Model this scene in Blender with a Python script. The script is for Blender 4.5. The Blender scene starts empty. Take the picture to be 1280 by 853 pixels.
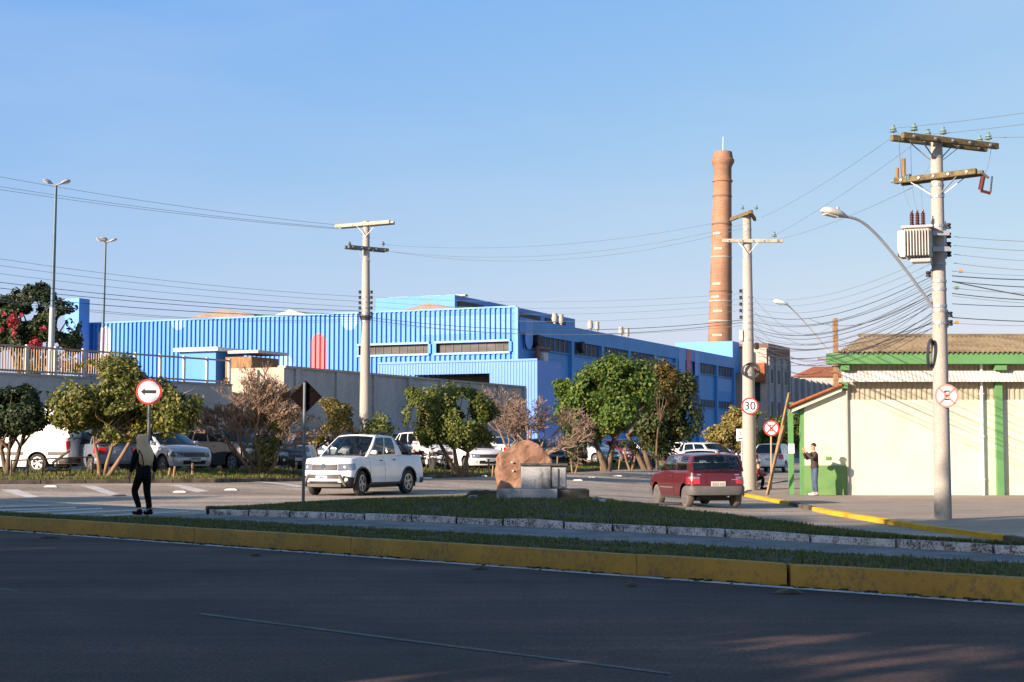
import bpy, bmesh, math, random
from mathutils import Vector, Matrix, noise
from math import sin, cos, pi, sqrt, atan2, atan
R = math.radians
SC = bpy.context.scene
COL = SC.collection
rnd = random.Random(7)

# ------------------------------------------------------------------ camera
F, CX, CY, HOR, CAMZ = 2000.0, 640.0, 426.5, 563.0, 1.55
TILT = atan((HOR - CY) / F)
cam_d = bpy.data.cameras.new('camera')
cam = bpy.data.objects.new('camera', cam_d)
COL.objects.link(cam)
cam.location = (0, 0, CAMZ)
cam.rotation_euler = (R(90) + TILT, 0, 0)
cam_d.sensor_width = 36
cam_d.lens = 36 * F / 1280
cam_d.clip_start = .1
cam_d.clip_end = 8000
SC.camera = cam

def ray(px, py):
    a, b = (px - CX) / F, (CY - py) / F
    d = Vector((a, cos(TILT) - b * sin(TILT), sin(TILT) + b * cos(TILT)))
    return d / d.y
def at(px, py, Y):
    d = ray(px, py)
    return Vector((d.x * Y, Y, CAMZ + d.z * Y))
def gp(px, py, z):
    d = ray(px, py)
    Y = (z - CAMZ) / d.z
    return Vector((d.x * Y, Y, z))

def clamp(x, a=0., b=1.): return max(a, min(b, x))
def lerp(a, b, t): return a + (b - a) * t
def sst(a, b, x):
    t = clamp((x - a) / (b - a)); return t * t * (3 - 2 * t)
def interp(pts, x):
    if x <= pts[0][0]: return pts[0][1]
    for (x0, y0), (x1, y1) in zip(pts, pts[1:]):
        if x <= x1: return y0 + (y1 - y0) * (x - x0) / (x1 - x0)
    return pts[-1][1]

# ------------------------------------------------------------------ terrain
VERGE = [Vector(p) for p in ((-140, 16), (-60, 38), (-25, 48), (-16.2, 50.3), (-9.8, 53), (-5.5, 57.2), (-2.5, 62), (2.3, 76), (6, 89), (9.9, 104), (40, 172), (300, 790))]
def verge_d(x, y):
    p = Vector((x, y)); best = 1e9; sg = 1
    for a, b in zip(VERGE, VERGE[1:]):
        ab = b - a
        t = clamp((p - a).dot(ab) / ab.length_squared)
        q = a + ab * t
        d = (p - q).length
        if d < best:
            best = d
            sg = 1 if (ab.x * (p.y - a.y) - ab.y * (p.x - a.x)) < 0 else -1
    return best * sg          # + on the road side
def G(x, y):
    near = .2 - .2 * sst(2, 6.5, x)
    b = lerp(near, .3, sst(52, 85, y))
    d = verge_d(x, y)
    if d >= 0:
        return lerp(.48, b, sst(0, 6.5, d))
    return .48 + .27 * sst(0, 4, -d)
def gnd(px, py, add=0.):
    """first point of the terrain (+add) along a pixel's ray"""
    d = ray(px, py); Y = 20.
    while Y < 400:
        if CAMZ + d.z * Y <= G(d.x * Y, Y) + add: break
        Y += .1
    return Vector((d.x * Y, Y, G(d.x * Y, Y) + add))
def pos(px, Y, add=0.):
    x = ray(px, 563).x * Y
    return Vector((x, Y, G(x, Y) + add))

# ------------------------------------------------------------------ mesh builder
class MB:
    def __init__(s): s.v = []; s.f = []; s.m = []
    def add(s, vs, fs, m=0):
        o = len(s.v); s.v += [tuple(v) for v in vs]
        for f in fs: s.f.append(tuple(i + o for i in f)); s.m.append(m)
        return s
    def quad(s, a, b, c, d, m=0): return s.add((a, b, c, d), ((0, 1, 2, 3),), m)
    def box(s, c, size, rot=None, m=0, bev=0.):
        hx, hy, hz = size[0] / 2, size[1] / 2, size[2] / 2
        M = rot if rot is not None else Matrix.Identity(3)
        if not hasattr(M, 'to_3x3') : M = Matrix.Rotation(M, 3, 'Z')
        c = Vector(c)
        if bev <= 0:
            vs = [c + M @ Vector((i * hx, j * hy, k * hz)) for i in (-1, 1) for j in (-1, 1) for k in (-1, 1)]
            return s.add(vs, ((0, 1, 3, 2), (4, 6, 7, 5), (0, 4, 5, 1), (2, 3, 7, 6), (0, 2, 6, 4), (1, 5, 7, 3)), m)
        b = min(bev, hx * .9, hy * .9, hz * .9)
        vs = []; idx = {}
        for i in (-1, 1):
            for j in (-1, 1):
                for k in (-1, 1):
                    for ax in range(3):
                        p = [i * (hx - b), j * (hy - b), k * (hz - b)]
                        p[ax] += (i, j, k)[ax] * b
                        idx[(i, j, k, ax)] = len(vs); vs.append(c + M @ Vector(p))
        fs = []
        for ax in range(3):
            o1, o2 = (ax + 1) % 3, (ax + 2) % 3
            for sg in (-1, 1):
                q = []
                for (u, w) in ((-1, -1), (1, -1), (1, 1), (-1, 1)):
                    t = [0, 0, 0]; t[ax] = sg; t[o1] = u; t[o2] = w
                    q.append(idx[(t[0], t[1], t[2], ax)])
                fs.append(q if sg > 0 else q[::-1])
            for u in (-1, 1):
                for w in (-1, 1):
                    def key(a, axx):
                        t = [0, 0, 0]; t[ax] = a; t[o1] = u; t[o2] = w
                        return idx[(t[0], t[1], t[2], axx)]
                    q = [key(-1, o1), key(1, o1), key(1, o2), key(-1, o2)]
                    fs.append(q if u * w < 0 else q[::-1])
        for i in (-1, 1):
            for j in (-1, 1):
                for k in (-1, 1):
                    q = [idx[(i, j, k, a)] for a in range(3)]
                    fs.append(q if i * j * k > 0 else q[::-1])
        return s.add(vs, fs, m)
    def bar(s, a, b, w, h, m=0, up=Vector((0, 0, 1)), bev=0.):
        a, b = Vector(a), Vector(b); d = (b - a); L = d.length; d.normalize()
        y = up.cross(d)
        if y.length < 1e-4: y = Vector((1, 0, 0)).cross(d)
        y.normalize(); z = d.cross(y)
        M = Matrix((d, y, z)).transposed()
        return s.box((a + b) / 2, (L, w, h), M, m, bev)
    def tube(s, pts, r, n=6, m=0, caps=True):
        pts = [Vector(p) for p in pts]
        rs = r if isinstance(r, (list, tuple)) else [r] * len(pts)
        vs = []; fs = []
        ref = None
        for i, p in enumerate(pts):
            d = (pts[min(i + 1, len(pts) - 1)] - pts[max(i - 1, 0)])
            if d.length < 1e-9: d = Vector((0, 0, 1))
            d.normalize()
            if ref is None or abs(ref.dot(d)) > .95:
                ref = Vector((0, 0, 1)) if abs(d.z) < .9 else Vector((1, 0, 0))
            u = ref.cross(d).normalized(); w = d.cross(u); ref = w.cross(d) * -1 if False else ref
            for k in range(n):
                a = 2 * pi * k / n
                vs.append(p + (u * cos(a) + w * sin(a)) * rs[i])
        for i in range(len(pts) - 1):
            for k in range(n):
                k2 = (k + 1) % n
                fs.append((i * n + k, i * n + k2, (i + 1) * n + k2, (i + 1) * n + k))
        if caps:
            fs.append(tuple(range(n))[::-1]); fs.append(tuple((len(pts) - 1) * n + k for k in range(n)))
        return s.add(vs, fs, m)
    def lathe(s, prof, n=16, c=(0, 0, 0), axis=None, m=0):
        """prof: (r, h) pairs along +axis (default z)"""
        c = Vector(c); ax = Vector(axis).normalized() if axis is not None else Vector((0, 0, 1))
        u = ax.orthogonal().normalized(); w = ax.cross(u)
        vs = []; fs = []
        for (r, h) in prof:
            for k in range(n):
                a = 2 * pi * k / n
                vs.append(c + ax * h + (u * cos(a) + w * sin(a)) * max(r, 1e-5))
        for i in range(len(prof) - 1):
            for k in range(n):
                k2 = (k + 1) % n
                fs.append((i * n + k, i * n + k2, (i + 1) * n + k2, (i + 1) * n + k))
        fs.append(tuple(range(n))[::-1]); fs.append(tuple((len(prof) - 1) * n + k for k in range(n)))
        return s.add(vs, fs, m)
    def prism(s, poly, ext, m=0):
        """poly: 3D points (planar, CCW seen from +ext), extruded by vector ext"""
        n = len(poly); e = Vector(ext); p = [Vector(q) for q in poly]
        return s.add(p + [q + e for q in p], [tuple(range(n))[::-1], tuple(range(n, 2 * n))] + [(i, (i + 1) % n, n + (i + 1) % n, n + i) for i in range(n)], m)
    def grid(s, P, nu, nv, m=0, flip=False):
        vs = [P(i / nu, j / nv) for i in range(nu + 1) for j in range(nv + 1)]
        fs = []
        for i in range(nu):
            for j in range(nv):
                a = i * (nv + 1) + j
                q = (a, a + nv + 1, a + nv + 2, a + 1)
                fs.append(q[::-1] if flip else q)
        return s.add(vs, fs, m)
    def build(s, name, mats, parent=None, smooth=0, loc=None):
        me = bpy.data.meshes.new(name)
        me.from_pydata(s.v, [], s.f)
        for mt in (mats if isinstance(mats, (list, tuple)) else [mats]): me.materials.append(mt)
        if any(s.m): me.polygons.foreach_set('material_index', s.m)
        if smooth:
            me.polygons.foreach_set('use_smooth', [True] * len(me.polygons))
            me.set_sharp_from_angle(angle=R(smooth))
        me.update()
        o = bpy.data.objects.new(name, me)
        COL.objects.link(o)
        if parent is not None: o.parent = parent
        if loc is not None: o.location = loc
        return o

def tag(o, label=None, cat=None, group=None, kind=None):
    if label: o['label'] = label
    if cat: o['category'] = cat
    if group: o['group'] = group
    if kind: o['kind'] = kind
    return o
def thing(name, label, cat, loc=(0, 0, 0), rz=0., group=None):
    o = bpy.data.objects.new(name, None); COL.objects.link(o)
    o.location = loc; o.rotation_euler = (0, 0, rz); o.empty_display_size = .2
    return tag(o, label, cat, group)
def copy_tree(o, parent=None):
    c = o.copy(); COL.objects.link(c); c.parent = parent
    for ch in o.children: copy_tree(ch, c)
    return c

# ------------------------------------------------------------------ materials
def new_mat(name):
    m = bpy.data.materials.new(name); m.use_nodes = True
    nt = m.node_tree; b = nt.nodes['Principled BSDF']
    return m, nt, b
def N(nt, typ, **kw):
    n = nt.nodes.new(typ)
    for k, v in kw.items():
        if k in n.inputs: n.inputs[k].default_value = v
        else: setattr(n, k, v)
    return n
def c4(c): return (c[0], c[1], c[2], 1)
def noise_node(nt, scale, detail=6, rough=.6, coord='Object', stretch=None, rot=0.):
    tc = N(nt, 'ShaderNodeTexCoord'); out = tc.outputs[coord]
    if stretch:
        mp = N(nt, 'ShaderNodeMapping'); mp.inputs['Scale'].default_value = stretch; mp.inputs['Rotation'].default_value = (0, 0, rot)
        nt.links.new(out, mp.inputs[0]); out = mp.outputs[0]
    n = N(nt, 'ShaderNodeTexNoise', Scale=scale, Detail=detail, Roughness=rough)
    nt.links.new(out, n.inputs['Vector'])
    return n.outputs['Fac']
def ramp(nt, fac, stops):
    r = N(nt, 'ShaderNodeValToRGB'); e = r.color_ramp.elements
    while len(e) < len(stops): e.new(.5)
    for el, (p, c) in zip(e, stops): el.position = p; el.color = c4(c) if len(c) == 3 else c
    nt.links.new(fac, r.inputs[0]); return r.outputs[0]
def mixc(nt, fac, a, b, blend='MIX'):
    m = N(nt, 'ShaderNodeMix', data_type='RGBA', blend_type=blend)
    for s_, v in ((0, fac), (6, a), (7, b)):
        if hasattr(v, 'links') or hasattr(v, 'is_linked'): nt.links.new(v, m.inputs[s_])
        elif s_ == 0: m.inputs[0].default_value = v
        else: m.inputs[s_].default_value = c4(v)
    return m.outputs[2]
def bump(nt, b, h, dist=.01, strength=.5):
    n = N(nt, 'ShaderNodeBump', Distance=dist, Strength=strength)
    nt.links.new(h, n.inputs['Height']); nt.links.new(n.outputs[0], b.inputs['Normal'])
def pm(name, col, rough=.6, var=.18, scale=3., metal=0., coat=0., bmp=0., spec=.5, fine=0., stretch=None):
    m, nt, b = new_mat(name)
    f = noise_node(nt, scale, stretch=stretch)
    lo = [max(0, c * (1 - var)) for c in col]; hi = [min(1, c * (1 + var)) for c in col]
    c = ramp(nt, f, ((.3, lo), (.7, hi)))
    if fine:
        f2 = noise_node(nt, scale * 14, 2)
        g = ramp(nt, f2, ((.35, (1 - fine,) * 3), (.65, (1 + 0 * fine,) * 3)))
        c = mixc(nt, 1., c, g, 'MULTIPLY')
    nt.links.new(c, b.inputs['Base Color'])
    b.inputs['Roughness'].default_value = rough; b.inputs['Metallic'].default_value = metal
    b.inputs['Coat Weight'].default_value = coat; b.inputs['Coat Roughness'].default_value = .08
    b.inputs['Specular IOR Level'].default_value = spec
    if bmp: bump(nt, b, noise_node(nt, scale * 6), .02, bmp)
    return m
def stain_mat(name, base, dirt, scale=1.2, lo=.45, hi=.62, rough=.85, streak=None, bmp=.3, fine=.25):
    """base colour with patches / streaks of another colour"""
    m, nt, b = new_mat(name)
    f = noise_node(nt, scale, 8, .65, stretch=streak)
    k = ramp(nt, f, ((lo, (0, 0, 0)), (hi, (1, 1, 1))))
    c = mixc(nt, k, base, dirt)
    f2 = noise_node(nt, scale * 20, 3)
    g = ramp(nt, f2, ((.3, (1 - fine,) * 3), (.7, (1, 1, 1))))
    c = mixc(nt, 1., c, g, 'MULTIPLY')
    nt.links.new(c, b.inputs['Base Color']); b.inputs['Roughness'].default_value = rough
    b.inputs['Specular IOR Level'].default_value = .3
    bump(nt, b, f2, .01, bmp)
    return m
def leaf_mat(name, a, b2, c2=None, trans=.35):
    m, nt, b = new_mat(name)
    g = N(nt, 'ShaderNodeNewGeometry')
    stops = ((0., a), (1., b2)) if c2 is None else ((0., a), (.55, b2), (1., c2))
    c = ramp(nt, g.outputs['Random Per Island'], stops)
    nt.links.new(c, b.inputs['Base Color']); b.inputs['Roughness'].default_value = .55
    b.inputs['Specular IOR Level'].default_value = .35
    t = N(nt, 'ShaderNodeBsdfTranslucent'); nt.links.new(c, t.inputs['Color'])
    mx = N(nt, 'ShaderNodeMixShader', Fac=trans)
    nt.links.new(b.outputs[0], mx.inputs[1]); nt.links.new(t.outputs[0], mx.inputs[2])
    nt.links.new(mx.outputs[0], nt.nodes['Material Output'].inputs['Surface'])
    return m
def glass_mat(name, tint, rough=.02, refl=1.0):
    m, nt, b = new_mat(name)
    nt.nodes.remove(b)
    t = N(nt, 'ShaderNodeBsdfTransparent', Color=c4(tint))
    g = N(nt, 'ShaderNodeBsdfGlossy', Color=(refl, refl, refl, 1), Roughness=rough)
    lw = N(nt, 'ShaderNodeLayerWeight')
    pw = N(nt, 'ShaderNodeMath', operation='POWER'); pw.inputs[1].default_value = 4.5
    ma = N(nt, 'ShaderNodeMath', operation='MULTIPLY_ADD'); ma.inputs[1].default_value = .9; ma.inputs[2].default_value = .06
    nt.links.new(lw.outputs['Facing'], pw.inputs[0]); nt.links.new(pw.outputs[0], ma.inputs[0])
    mx = N(nt, 'ShaderNodeMixShader')
    nt.links.new(ma.outputs[0], mx.inputs[0]); nt.links.new(t.outputs[0], mx.inputs[1]); nt.links.new(g.outputs[0], mx.inputs[2])
    nt.links.new(mx.outputs[0], nt.nodes['Material Output'].inputs['Surface'])
    return m
def paint(name, col, flake=0., dirt=.15):
    m, nt, b = new_mat(name)
    f = noise_node(nt, 2.2, 5)
    d = ramp(nt, f, ((.45, (1, 1, 1)), (.8, (1 - dirt,) * 3)))
    nt.links.new(mixc(nt, 1., col, d, 'MULTIPLY'), b.inputs['Base Color'])
    b.inputs['Roughness'].default_value = .38; b.inputs['Metallic'].default_value = flake
    b.inputs['Coat Weight'].default_value = .7; b.inputs['Coat Roughness'].default_value = .06
    return m

def asphalt(name, base, patch=.35, crack=True, tint=(1, 1, 1)):
    m, nt, b = new_mat(name)
    big = noise_node(nt, .22, 6, .6)
    mid = noise_node(nt, 1.7, 8, .7)
    finen = noise_node(nt, 70, 3, .6)
    lo = [base * (1 - patch) * t for t in tint]; hi = [base * (1 + patch) * t for t in tint]
    c = ramp(nt, big, ((.35, lo), (.68, hi)))
    c = mixc(nt, 1., c, ramp(nt, mid, ((.3, (.72,) * 3), (.7, (1.08,) * 3))), 'MULTIPLY')
    c = mixc(nt, 1., c, ramp(nt, finen, ((.3, (.4,) * 3), (.52, (1,) * 3), (.7, (2.1,) * 3))), 'MULTIPLY')
    # wheel-worn bands along the kerb direction
    for sc_, st_, lo_, hi_ in ((.5, (.03, 1.3, 1), .72, 1.22), (2.2, (.05, 1.5, 1), .86, 1.12)):
        w = noise_node(nt, sc_, 4, .55, stretch=st_, rot=R(45) if crack else 0)
        c = mixc(nt, 1., c, ramp(nt, w, ((.35, (lo_,) * 3), (.65, (hi_,) * 3))), 'MULTIPLY')
    w = noise_node(nt, 26, 2, .6)
    c = mixc(nt, 1., c, ramp(nt, w, ((.32, (.62,) * 3), (.5, (1.,) * 3), (.68, (1.6,) * 3))), 'MULTIPLY')
    w = noise_node(nt, 9, 5, .75)
    c = mixc(nt, 1., c, ramp(nt, w, ((.3, (.8,) * 3), (.6, (1.,) * 3), (.75, (1.35,) * 3))), 'MULTIPLY')
    if crack:
        tc = N(nt, 'ShaderNodeTexCoord')
        wn = N(nt, 'ShaderNodeTexNoise', Scale=.8, Detail=4)
        nt.links.new(tc.outputs['Object'], wn.inputs['Vector'])
        ad = N(nt, 'ShaderNodeMixRGB', blend_type='ADD'); ad.inputs[0].default_value = .9
        nt.links.new(tc.outputs['Object'], ad.inputs[1]); nt.links.new(wn.outputs['Color'], ad.inputs[2])
        vo = N(nt, 'ShaderNodeTexVoronoi', feature='DISTANCE_TO_EDGE', Scale=.23)
        nt.links.new(ad.outputs[0], vo.inputs['Vector'])
        c = mixc(nt, 1., c, ramp(nt, vo.outputs['Distance'], ((.0, (.72,) * 3), (.004, (1,) * 3))), 'MULTIPLY')
    nt.links.new(c, b.inputs['Base Color']); b.inputs['Roughness'].default_value = .82
    b.inputs['Specular IOR Level'].default_value = .35
    bump(nt, b, finen, .012, .55)
    return m
def worn_paint(name, col, under, thr=(.42, .56), scale=4., rough=.75):
    m, nt, b = new_mat(name)
    f = noise_node(nt, scale, 9, .72); f2 = noise_node(nt, scale * 9, 4, .7)
    k = mixc(nt, .5, f, f2)
    kk = ramp(nt, k, ((thr[0], (0, 0, 0)), (thr[1], (1, 1, 1))))
    base = mixc(nt, 1., col, ramp(nt, noise_node(nt, 1.3, 5), ((.3, (.75,) * 3), (.7, (1.05,) * 3))), 'MULTIPLY')
    nt.links.new(mixc(nt, kk, under, base), b.inputs['Base Color'])
    b.inputs['Roughness'].default_value = rough; b.inputs['Specular IOR Level'].default_value = .3
    bump(nt, b, f2, .01, .4)
    return m

M = {}
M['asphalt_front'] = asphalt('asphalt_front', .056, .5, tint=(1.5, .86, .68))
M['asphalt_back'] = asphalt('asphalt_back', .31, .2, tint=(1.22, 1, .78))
M['pavement'] = stain_mat('pavement', (.41, .325, .25), (.3, .24, .185), .7, .4, .7, fine=.3)
M['path'] = stain_mat('path', (.3, .285, .27), (.16, .155, .15), 1.1, .4, .62, fine=.5)
M['line'] = worn_paint('line', (.62, .62, .6), (.13, .13, .13), (.36, .5), 3.)
M['line_faded'] = worn_paint('line_faded', (.2, .19, .17), (.06, .055, .05), (.4, .62), 2.2)
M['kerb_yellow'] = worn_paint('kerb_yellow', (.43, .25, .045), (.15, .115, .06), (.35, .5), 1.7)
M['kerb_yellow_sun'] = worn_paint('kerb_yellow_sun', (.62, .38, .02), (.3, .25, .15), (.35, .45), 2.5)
M['kerb_white'] = worn_paint('kerb_white', (.6, .57, .55), (.1, .085, .075), (.45, .52), 4.)
M['kerb_grey'] = stain_mat('kerb_grey', (.16, .13, .1), (.06, .05, .04), 2., fine=.4)
M['soil'] = stain_mat('soil', (.05, .055, .02), (.1, .075, .04), 1.5, .45, .6, fine=.5)
M['verge_soil'] = stain_mat('verge_soil', (.1, .1, .03), (.16, .12, .06), 1.2, .45, .6, fine=.5)
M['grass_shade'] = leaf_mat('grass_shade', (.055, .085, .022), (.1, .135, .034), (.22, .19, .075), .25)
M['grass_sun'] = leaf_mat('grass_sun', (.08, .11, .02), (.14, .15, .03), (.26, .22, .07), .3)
M['concrete'] = stain_mat('concrete', (.43, .4, .35), (.33, .3, .26), 1.4, .4, .7, streak=(1, 1, .15))
M['concrete_dark'] = stain_mat('concrete_dark', (.55, .51, .48), (.4, .37, .345), .5, .4, .65, streak=(1, 1, .3))
M['concrete_cream'] = stain_mat('concrete_cream', (.5, .42, .33), (.36, .3, .24), .8, .45, .7)
M['plinth'] = stain_mat('plinth', (.5, .5, .5), (.1, .1, .095), 2.6, .5, .68, streak=(1, 1, .45), fine=.45)
M['plinth_dark'] = stain_mat('plinth_dark', (.13, .12, .11), (.04, .04, .035), 2.5, .4, .6, fine=.4)
M['blue'] = stain_mat('blue', (.035, .215, .62), (.065, .25, .6), .35, .35, .65, rough=.5, streak=(1, 1, .12), bmp=.05, fine=.08)
M['blue_side'] = pm('blue_side', (.055, .26, .58), .6, .12, .5, fine=.1)
M['blue_pale'] = pm('blue_pale', (.15, .38, .74), .5, .06, .6)
M['blue_light'] = pm('blue_light', (.05, .25, .62), .5, .06, .6)
M['blue_canopy'] = pm('blue_canopy', (.05, .2, .58), .5, .07, .6)
M['pink'] = pm('pink', (.72, .48, .55), .5, .06)
M['red_wall'] = pm('red_wall', (.68, .06, .09), .5, .06)
M['red_side'] = pm('red_side', (.45, .05, .1), .5, .06)
M['roof_brown'] = pm('roof_brown', (.23, .18, .14), .8, .2, .8)
M['dark'] = pm('dark', (.02, .02, .022), .7, .1)
M['black'] = pm('black', (.012, .012, .013), .6, .1)
M['win_grey'] = pm('win_grey', (.085, .08, .072), .6, .4, .6, spec=.2, stretch=(1, 1, 3))
M['win_dark'] = pm('win_dark', (.035, .04, .05), .55, .4, 1., spec=.2)
M['steel'] = pm('steel', (.45, .46, .47), .4, .1, 4., .7)
M['galv'] = pm('galv', (.33, .35, .37), .5, .12, 3., .4)
M['lamp_pole'] = pm('lamp_pole', (.08, .13, .17), .5, .12, 3., .3)
M['sign_post'] = pm('sign_post', (.14, .15, .16), .6, .15, 6., .3)
M['white'] = pm('white', (.78, .77, .74), .6, .06, 2.)
M['white_dirty'] = stain_mat('white_dirty', (.6, .57, .51), (.5, .45, .38), 2., .45, .75, fine=.1)
M['sign_white'] = pm('sign_white', (.78, .78, .78), .45, .04, 5.)
M['sign_red'] = pm('sign_red', (.6, .045, .04), .45, .08, 5.)
M['sign_red_faded'] = pm('sign_red_faded', (.74, .25, .2), .5, .08, 5.)
M['sign_black'] = pm('sign_black', (.015, .015, .015), .5, .05)
M['sign_back'] = pm('sign_back', (.008, .005, .0045), .9, .2, 4., spec=.05)
M['orange'] = pm('orange', (.7, .25, .05), .5, .1)
M['brown_arm'] = stain_mat('brown_arm', (.21, .16, .075), (.11, .085, .04), 3., streak=(.3, 3, 3))
M['pale_arm'] = stain_mat('pale_arm', (.5, .46, .36), (.36, .32, .22), 3.)
M['porcelain'] = pm('porcelain', (.09, .02, .018), .2, .1)
M['insul_glass'] = pm('insul_glass', (.17, .27, .25), .12, .1)
M['transformer'] = stain_mat('transformer', (.55, .52, .47), (.4, .35, .28), 3., .5, .75, rough=.5, fine=.1)
M['cable'] = pm('cable', (.04, .042, .048), .6, .1)
M['cable_grey'] = pm('cable_grey', (.16, .18, .21), .6, .1)
M['cream'] = stain_mat('cream', (.64, .66, .48), (.52, .51, .37), .8, .45, .75, rough=.8, fine=.06, bmp=.15)
M['green_paint'] = pm('green_paint', (.1, .25, .085), .6, .1, 1.5)
M['green_dado'] = stain_mat('green_dado', (.16, .3, .1), (.12, .25, .085), 1.2, fine=.1)
M['beige_sheet'] = pm('beige_sheet', (.4, .36, .26), .6, .12, .9)
M['awning'] = stain_mat('awning', (.66, .61, .56), (.5, .45, .4), 1.5, .45, .7, fine=.1)
M['fibre_roof'] = stain_mat('fibre_roof', (.26, .2, .12), (.14, .105, .065), 1.2, .4, .65, fine=.3)
M['tile_roof'] = stain_mat('tile_roof', (.4, .13, .055), (.25, .09, .045), 3., fine=.3)
M['wood'] = stain_mat('wood', (.34, .2, .1), (.2, .12, .06), 4., streak=(4, 4, .4))
M['wood_pale'] = stain_mat('wood_pale', (.34, .225, .12), (.2, .13, .07), 5.)
M['bark'] = stain_mat('bark', (.17, .12, .075), (.08, .06, .04), 5., streak=(2, 2, .5))
M['bark_pale'] = stain_mat('bark_pale', (.29, .19, .11), (.17, .11, .07), 5., streak=(2, 2, .5))
M['twig'] = stain_mat('twig', (.3, .215, .16), (.2, .14, .1), 3.)
M['white_bldg'] = stain_mat('white_bldg', (.55, .47, .38), (.4, .33, .26), .35, .45, .7)
M['grey_bldg'] = stain_mat('grey_bldg', (.36, .37, .38), (.25, .26, .27), .3, .4, .7)
M['brick_dark'] = pm('brick_dark', (.16, .085, .06), .8, .2, 1.)
M['rock'] = stain_mat('rock', (.38, .22, .145), (.2, .105, .065), 2.6, .4, .64, fine=.35, bmp=.9, streak=(1.3, 1.3, .5))
M['fence'] = pm('fence', (.4, .27, .17), .6, .15, 2.)
M['skin'] = pm('skin', (.5, .27, .18), .5, .08)
M['hair_blond'] = pm('hair_blond', (.62, .4, .2), .6, .3, 30., stretch=(3, 3, .3))
M['hair_dark'] = pm('hair_dark', (.02, .015, .012), .6, .2)
M['cloth_black'] = pm('cloth_black', (.008, .008, .009), .95, .2, 8., spec=.1)
M['cloth_brown'] = pm('cloth_brown', (.045, .03, .024), .85, .2, 8.)
M['denim'] = pm('denim', (.05, .08, .13), .85, .35, 6.)
M['cloth_red'] = pm('cloth_red', (.2, .03, .03), .85, .2)
M['shoe_pale'] = pm('shoe_pale', (.6, .58, .55), .7, .1)
M['rubber'] = pm('rubber', (.035, .033, .032), .85, .25, 5.)
M['rubber_dusty'] = pm('rubber_dusty', (.12, .1, .085), .9, .25, 5.)
M['alloy'] = pm('alloy', (.4, .4, .4), .35, .1, 6., .8)
M['plastic'] = pm('plastic', (.05, .048, .046), .6, .15, 4.)
M['plastic_grey'] = pm('plastic_grey', (.11, .105, .1), .65, .15, 4.)
M['skid'] = pm('skid', (.15, .14, .125), .5, .12, 4.)
M['interior'] = pm('interior', (.025, .025, .028), .8, .15)
M['lamp_clear'] = pm('lamp_clear', (.26, .27, .28), .12, .3, 14., .5, coat=1.)
M['lamp_red'] = pm('lamp_red', (.5, .015, .02), .15, .15, 10., coat=1.)
M['lamp_amber'] = pm('lamp_amber', (.7, .25, .04), .2, .1)
M['lens'] = pm('lens', (.7, .68, .6), .3, .05)
M['chrome'] = pm('chrome', (.7, .7, .7), .15, .05, metal=1.)
M['plate_white'] = pm('plate_white', (.7, .7, .7), .5, .04)
M['plate_grey'] = pm('plate_grey', (.55, .5, .4), .5, .04)
M['plate_blue'] = pm('plate_blue', (.03, .06, .3), .5, .04)
M['plate_mark'] = pm('plate_mark', (.2, .2, .22), .5, .04)
M['glass'] = glass_mat('glass', (.42, .46, .46))
M['glass_dark'] = glass_mat('glass_dark', (.1, .11, .12))
M['litter'] = pm('litter', (.55, .5, .45), .8, .2)
# ------------------------------------------------------------------ light
LDIR = Vector((.736, .612, -.292)).normalized()
sun_d = bpy.data.lights.new('sun', 'SUN'); sun_d.energy = 4.6; sun_d.angle = R(.5); sun_d.color = (1, .81, .66)
sun = bpy.data.objects.new('sun', sun_d); COL.objects.link(sun)
sun.rotation_euler = LDIR.to_track_quat('-Z', 'Y').to_euler()
sun.location = (-40, -30, 40)
w = bpy.data.worlds.new('World'); SC.world = w; w.use_nodes = True
nt = w.node_tree; bg = nt.nodes['Background']
sky = nt.nodes.new('ShaderNodeTexSky'); sky.sky_type = 'NISHITA'; sky.sun_disc = False
sky.sun_elevation = math.asin(-LDIR.z); sky.sun_rotation = atan2(-LDIR.x, -LDIR.y) % (2 * pi)
sky.air_density = 1.0; sky.dust_density = .9; sky.ozone_density = 2.0; sky.altitude = 10
# tone of the sky: flatter and bluer than the raw model, as hazy autumn air gives it
sp0_ = N(nt, 'ShaderNodeSeparateColor'); nt.links.new(sky.outputs[0], sp0_.inputs[0])
hs = N(nt, 'ShaderNodeCombineColor')
for ch, (g_, k_) in enumerate(((1.05, .744), (.62, 1.327), (.02, 4.35))):
    pw_ = N(nt, 'ShaderNodeMath', operation='POWER'); pw_.inputs[1].default_value = g_
    ml_ = N(nt, 'ShaderNodeMath', operation='MULTIPLY'); ml_.inputs[1].default_value = k_
    nt.links.new(sp0_.outputs[ch], pw_.inputs[0]); nt.links.new(pw_.outputs[0], ml_.inputs[0])
    mn_ = N(nt, 'ShaderNodeMath', operation='MINIMUM'); rw_ = N(nt, 'ShaderNodeMath', operation='MULTIPLY'); rw_.inputs[1].default_value = (1.2, 1.1, 1.26)[ch]
    nt.links.new(sp0_.outputs[ch], rw_.inputs[0]); nt.links.new(ml_.outputs[0], mn_.inputs[0]); nt.links.new(rw_.outputs[0], mn_.inputs[1]); nt.links.new(mn_.outputs[0], hs.inputs[ch])
mr_ = N(nt, 'ShaderNodeMapRange'); nt.links.new(sp0_.outputs[0], mr_.inputs[0])
for i_, v_ in ((1, 4.5), (2, 10.), (3, 0.), (4, 1.)): mr_.inputs[i_].default_value = v_
skyc = mixc(nt, mr_.outputs[0], hs.outputs[0], sky.outputs[0])      # the bright sky round the sun stays as it is
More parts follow.
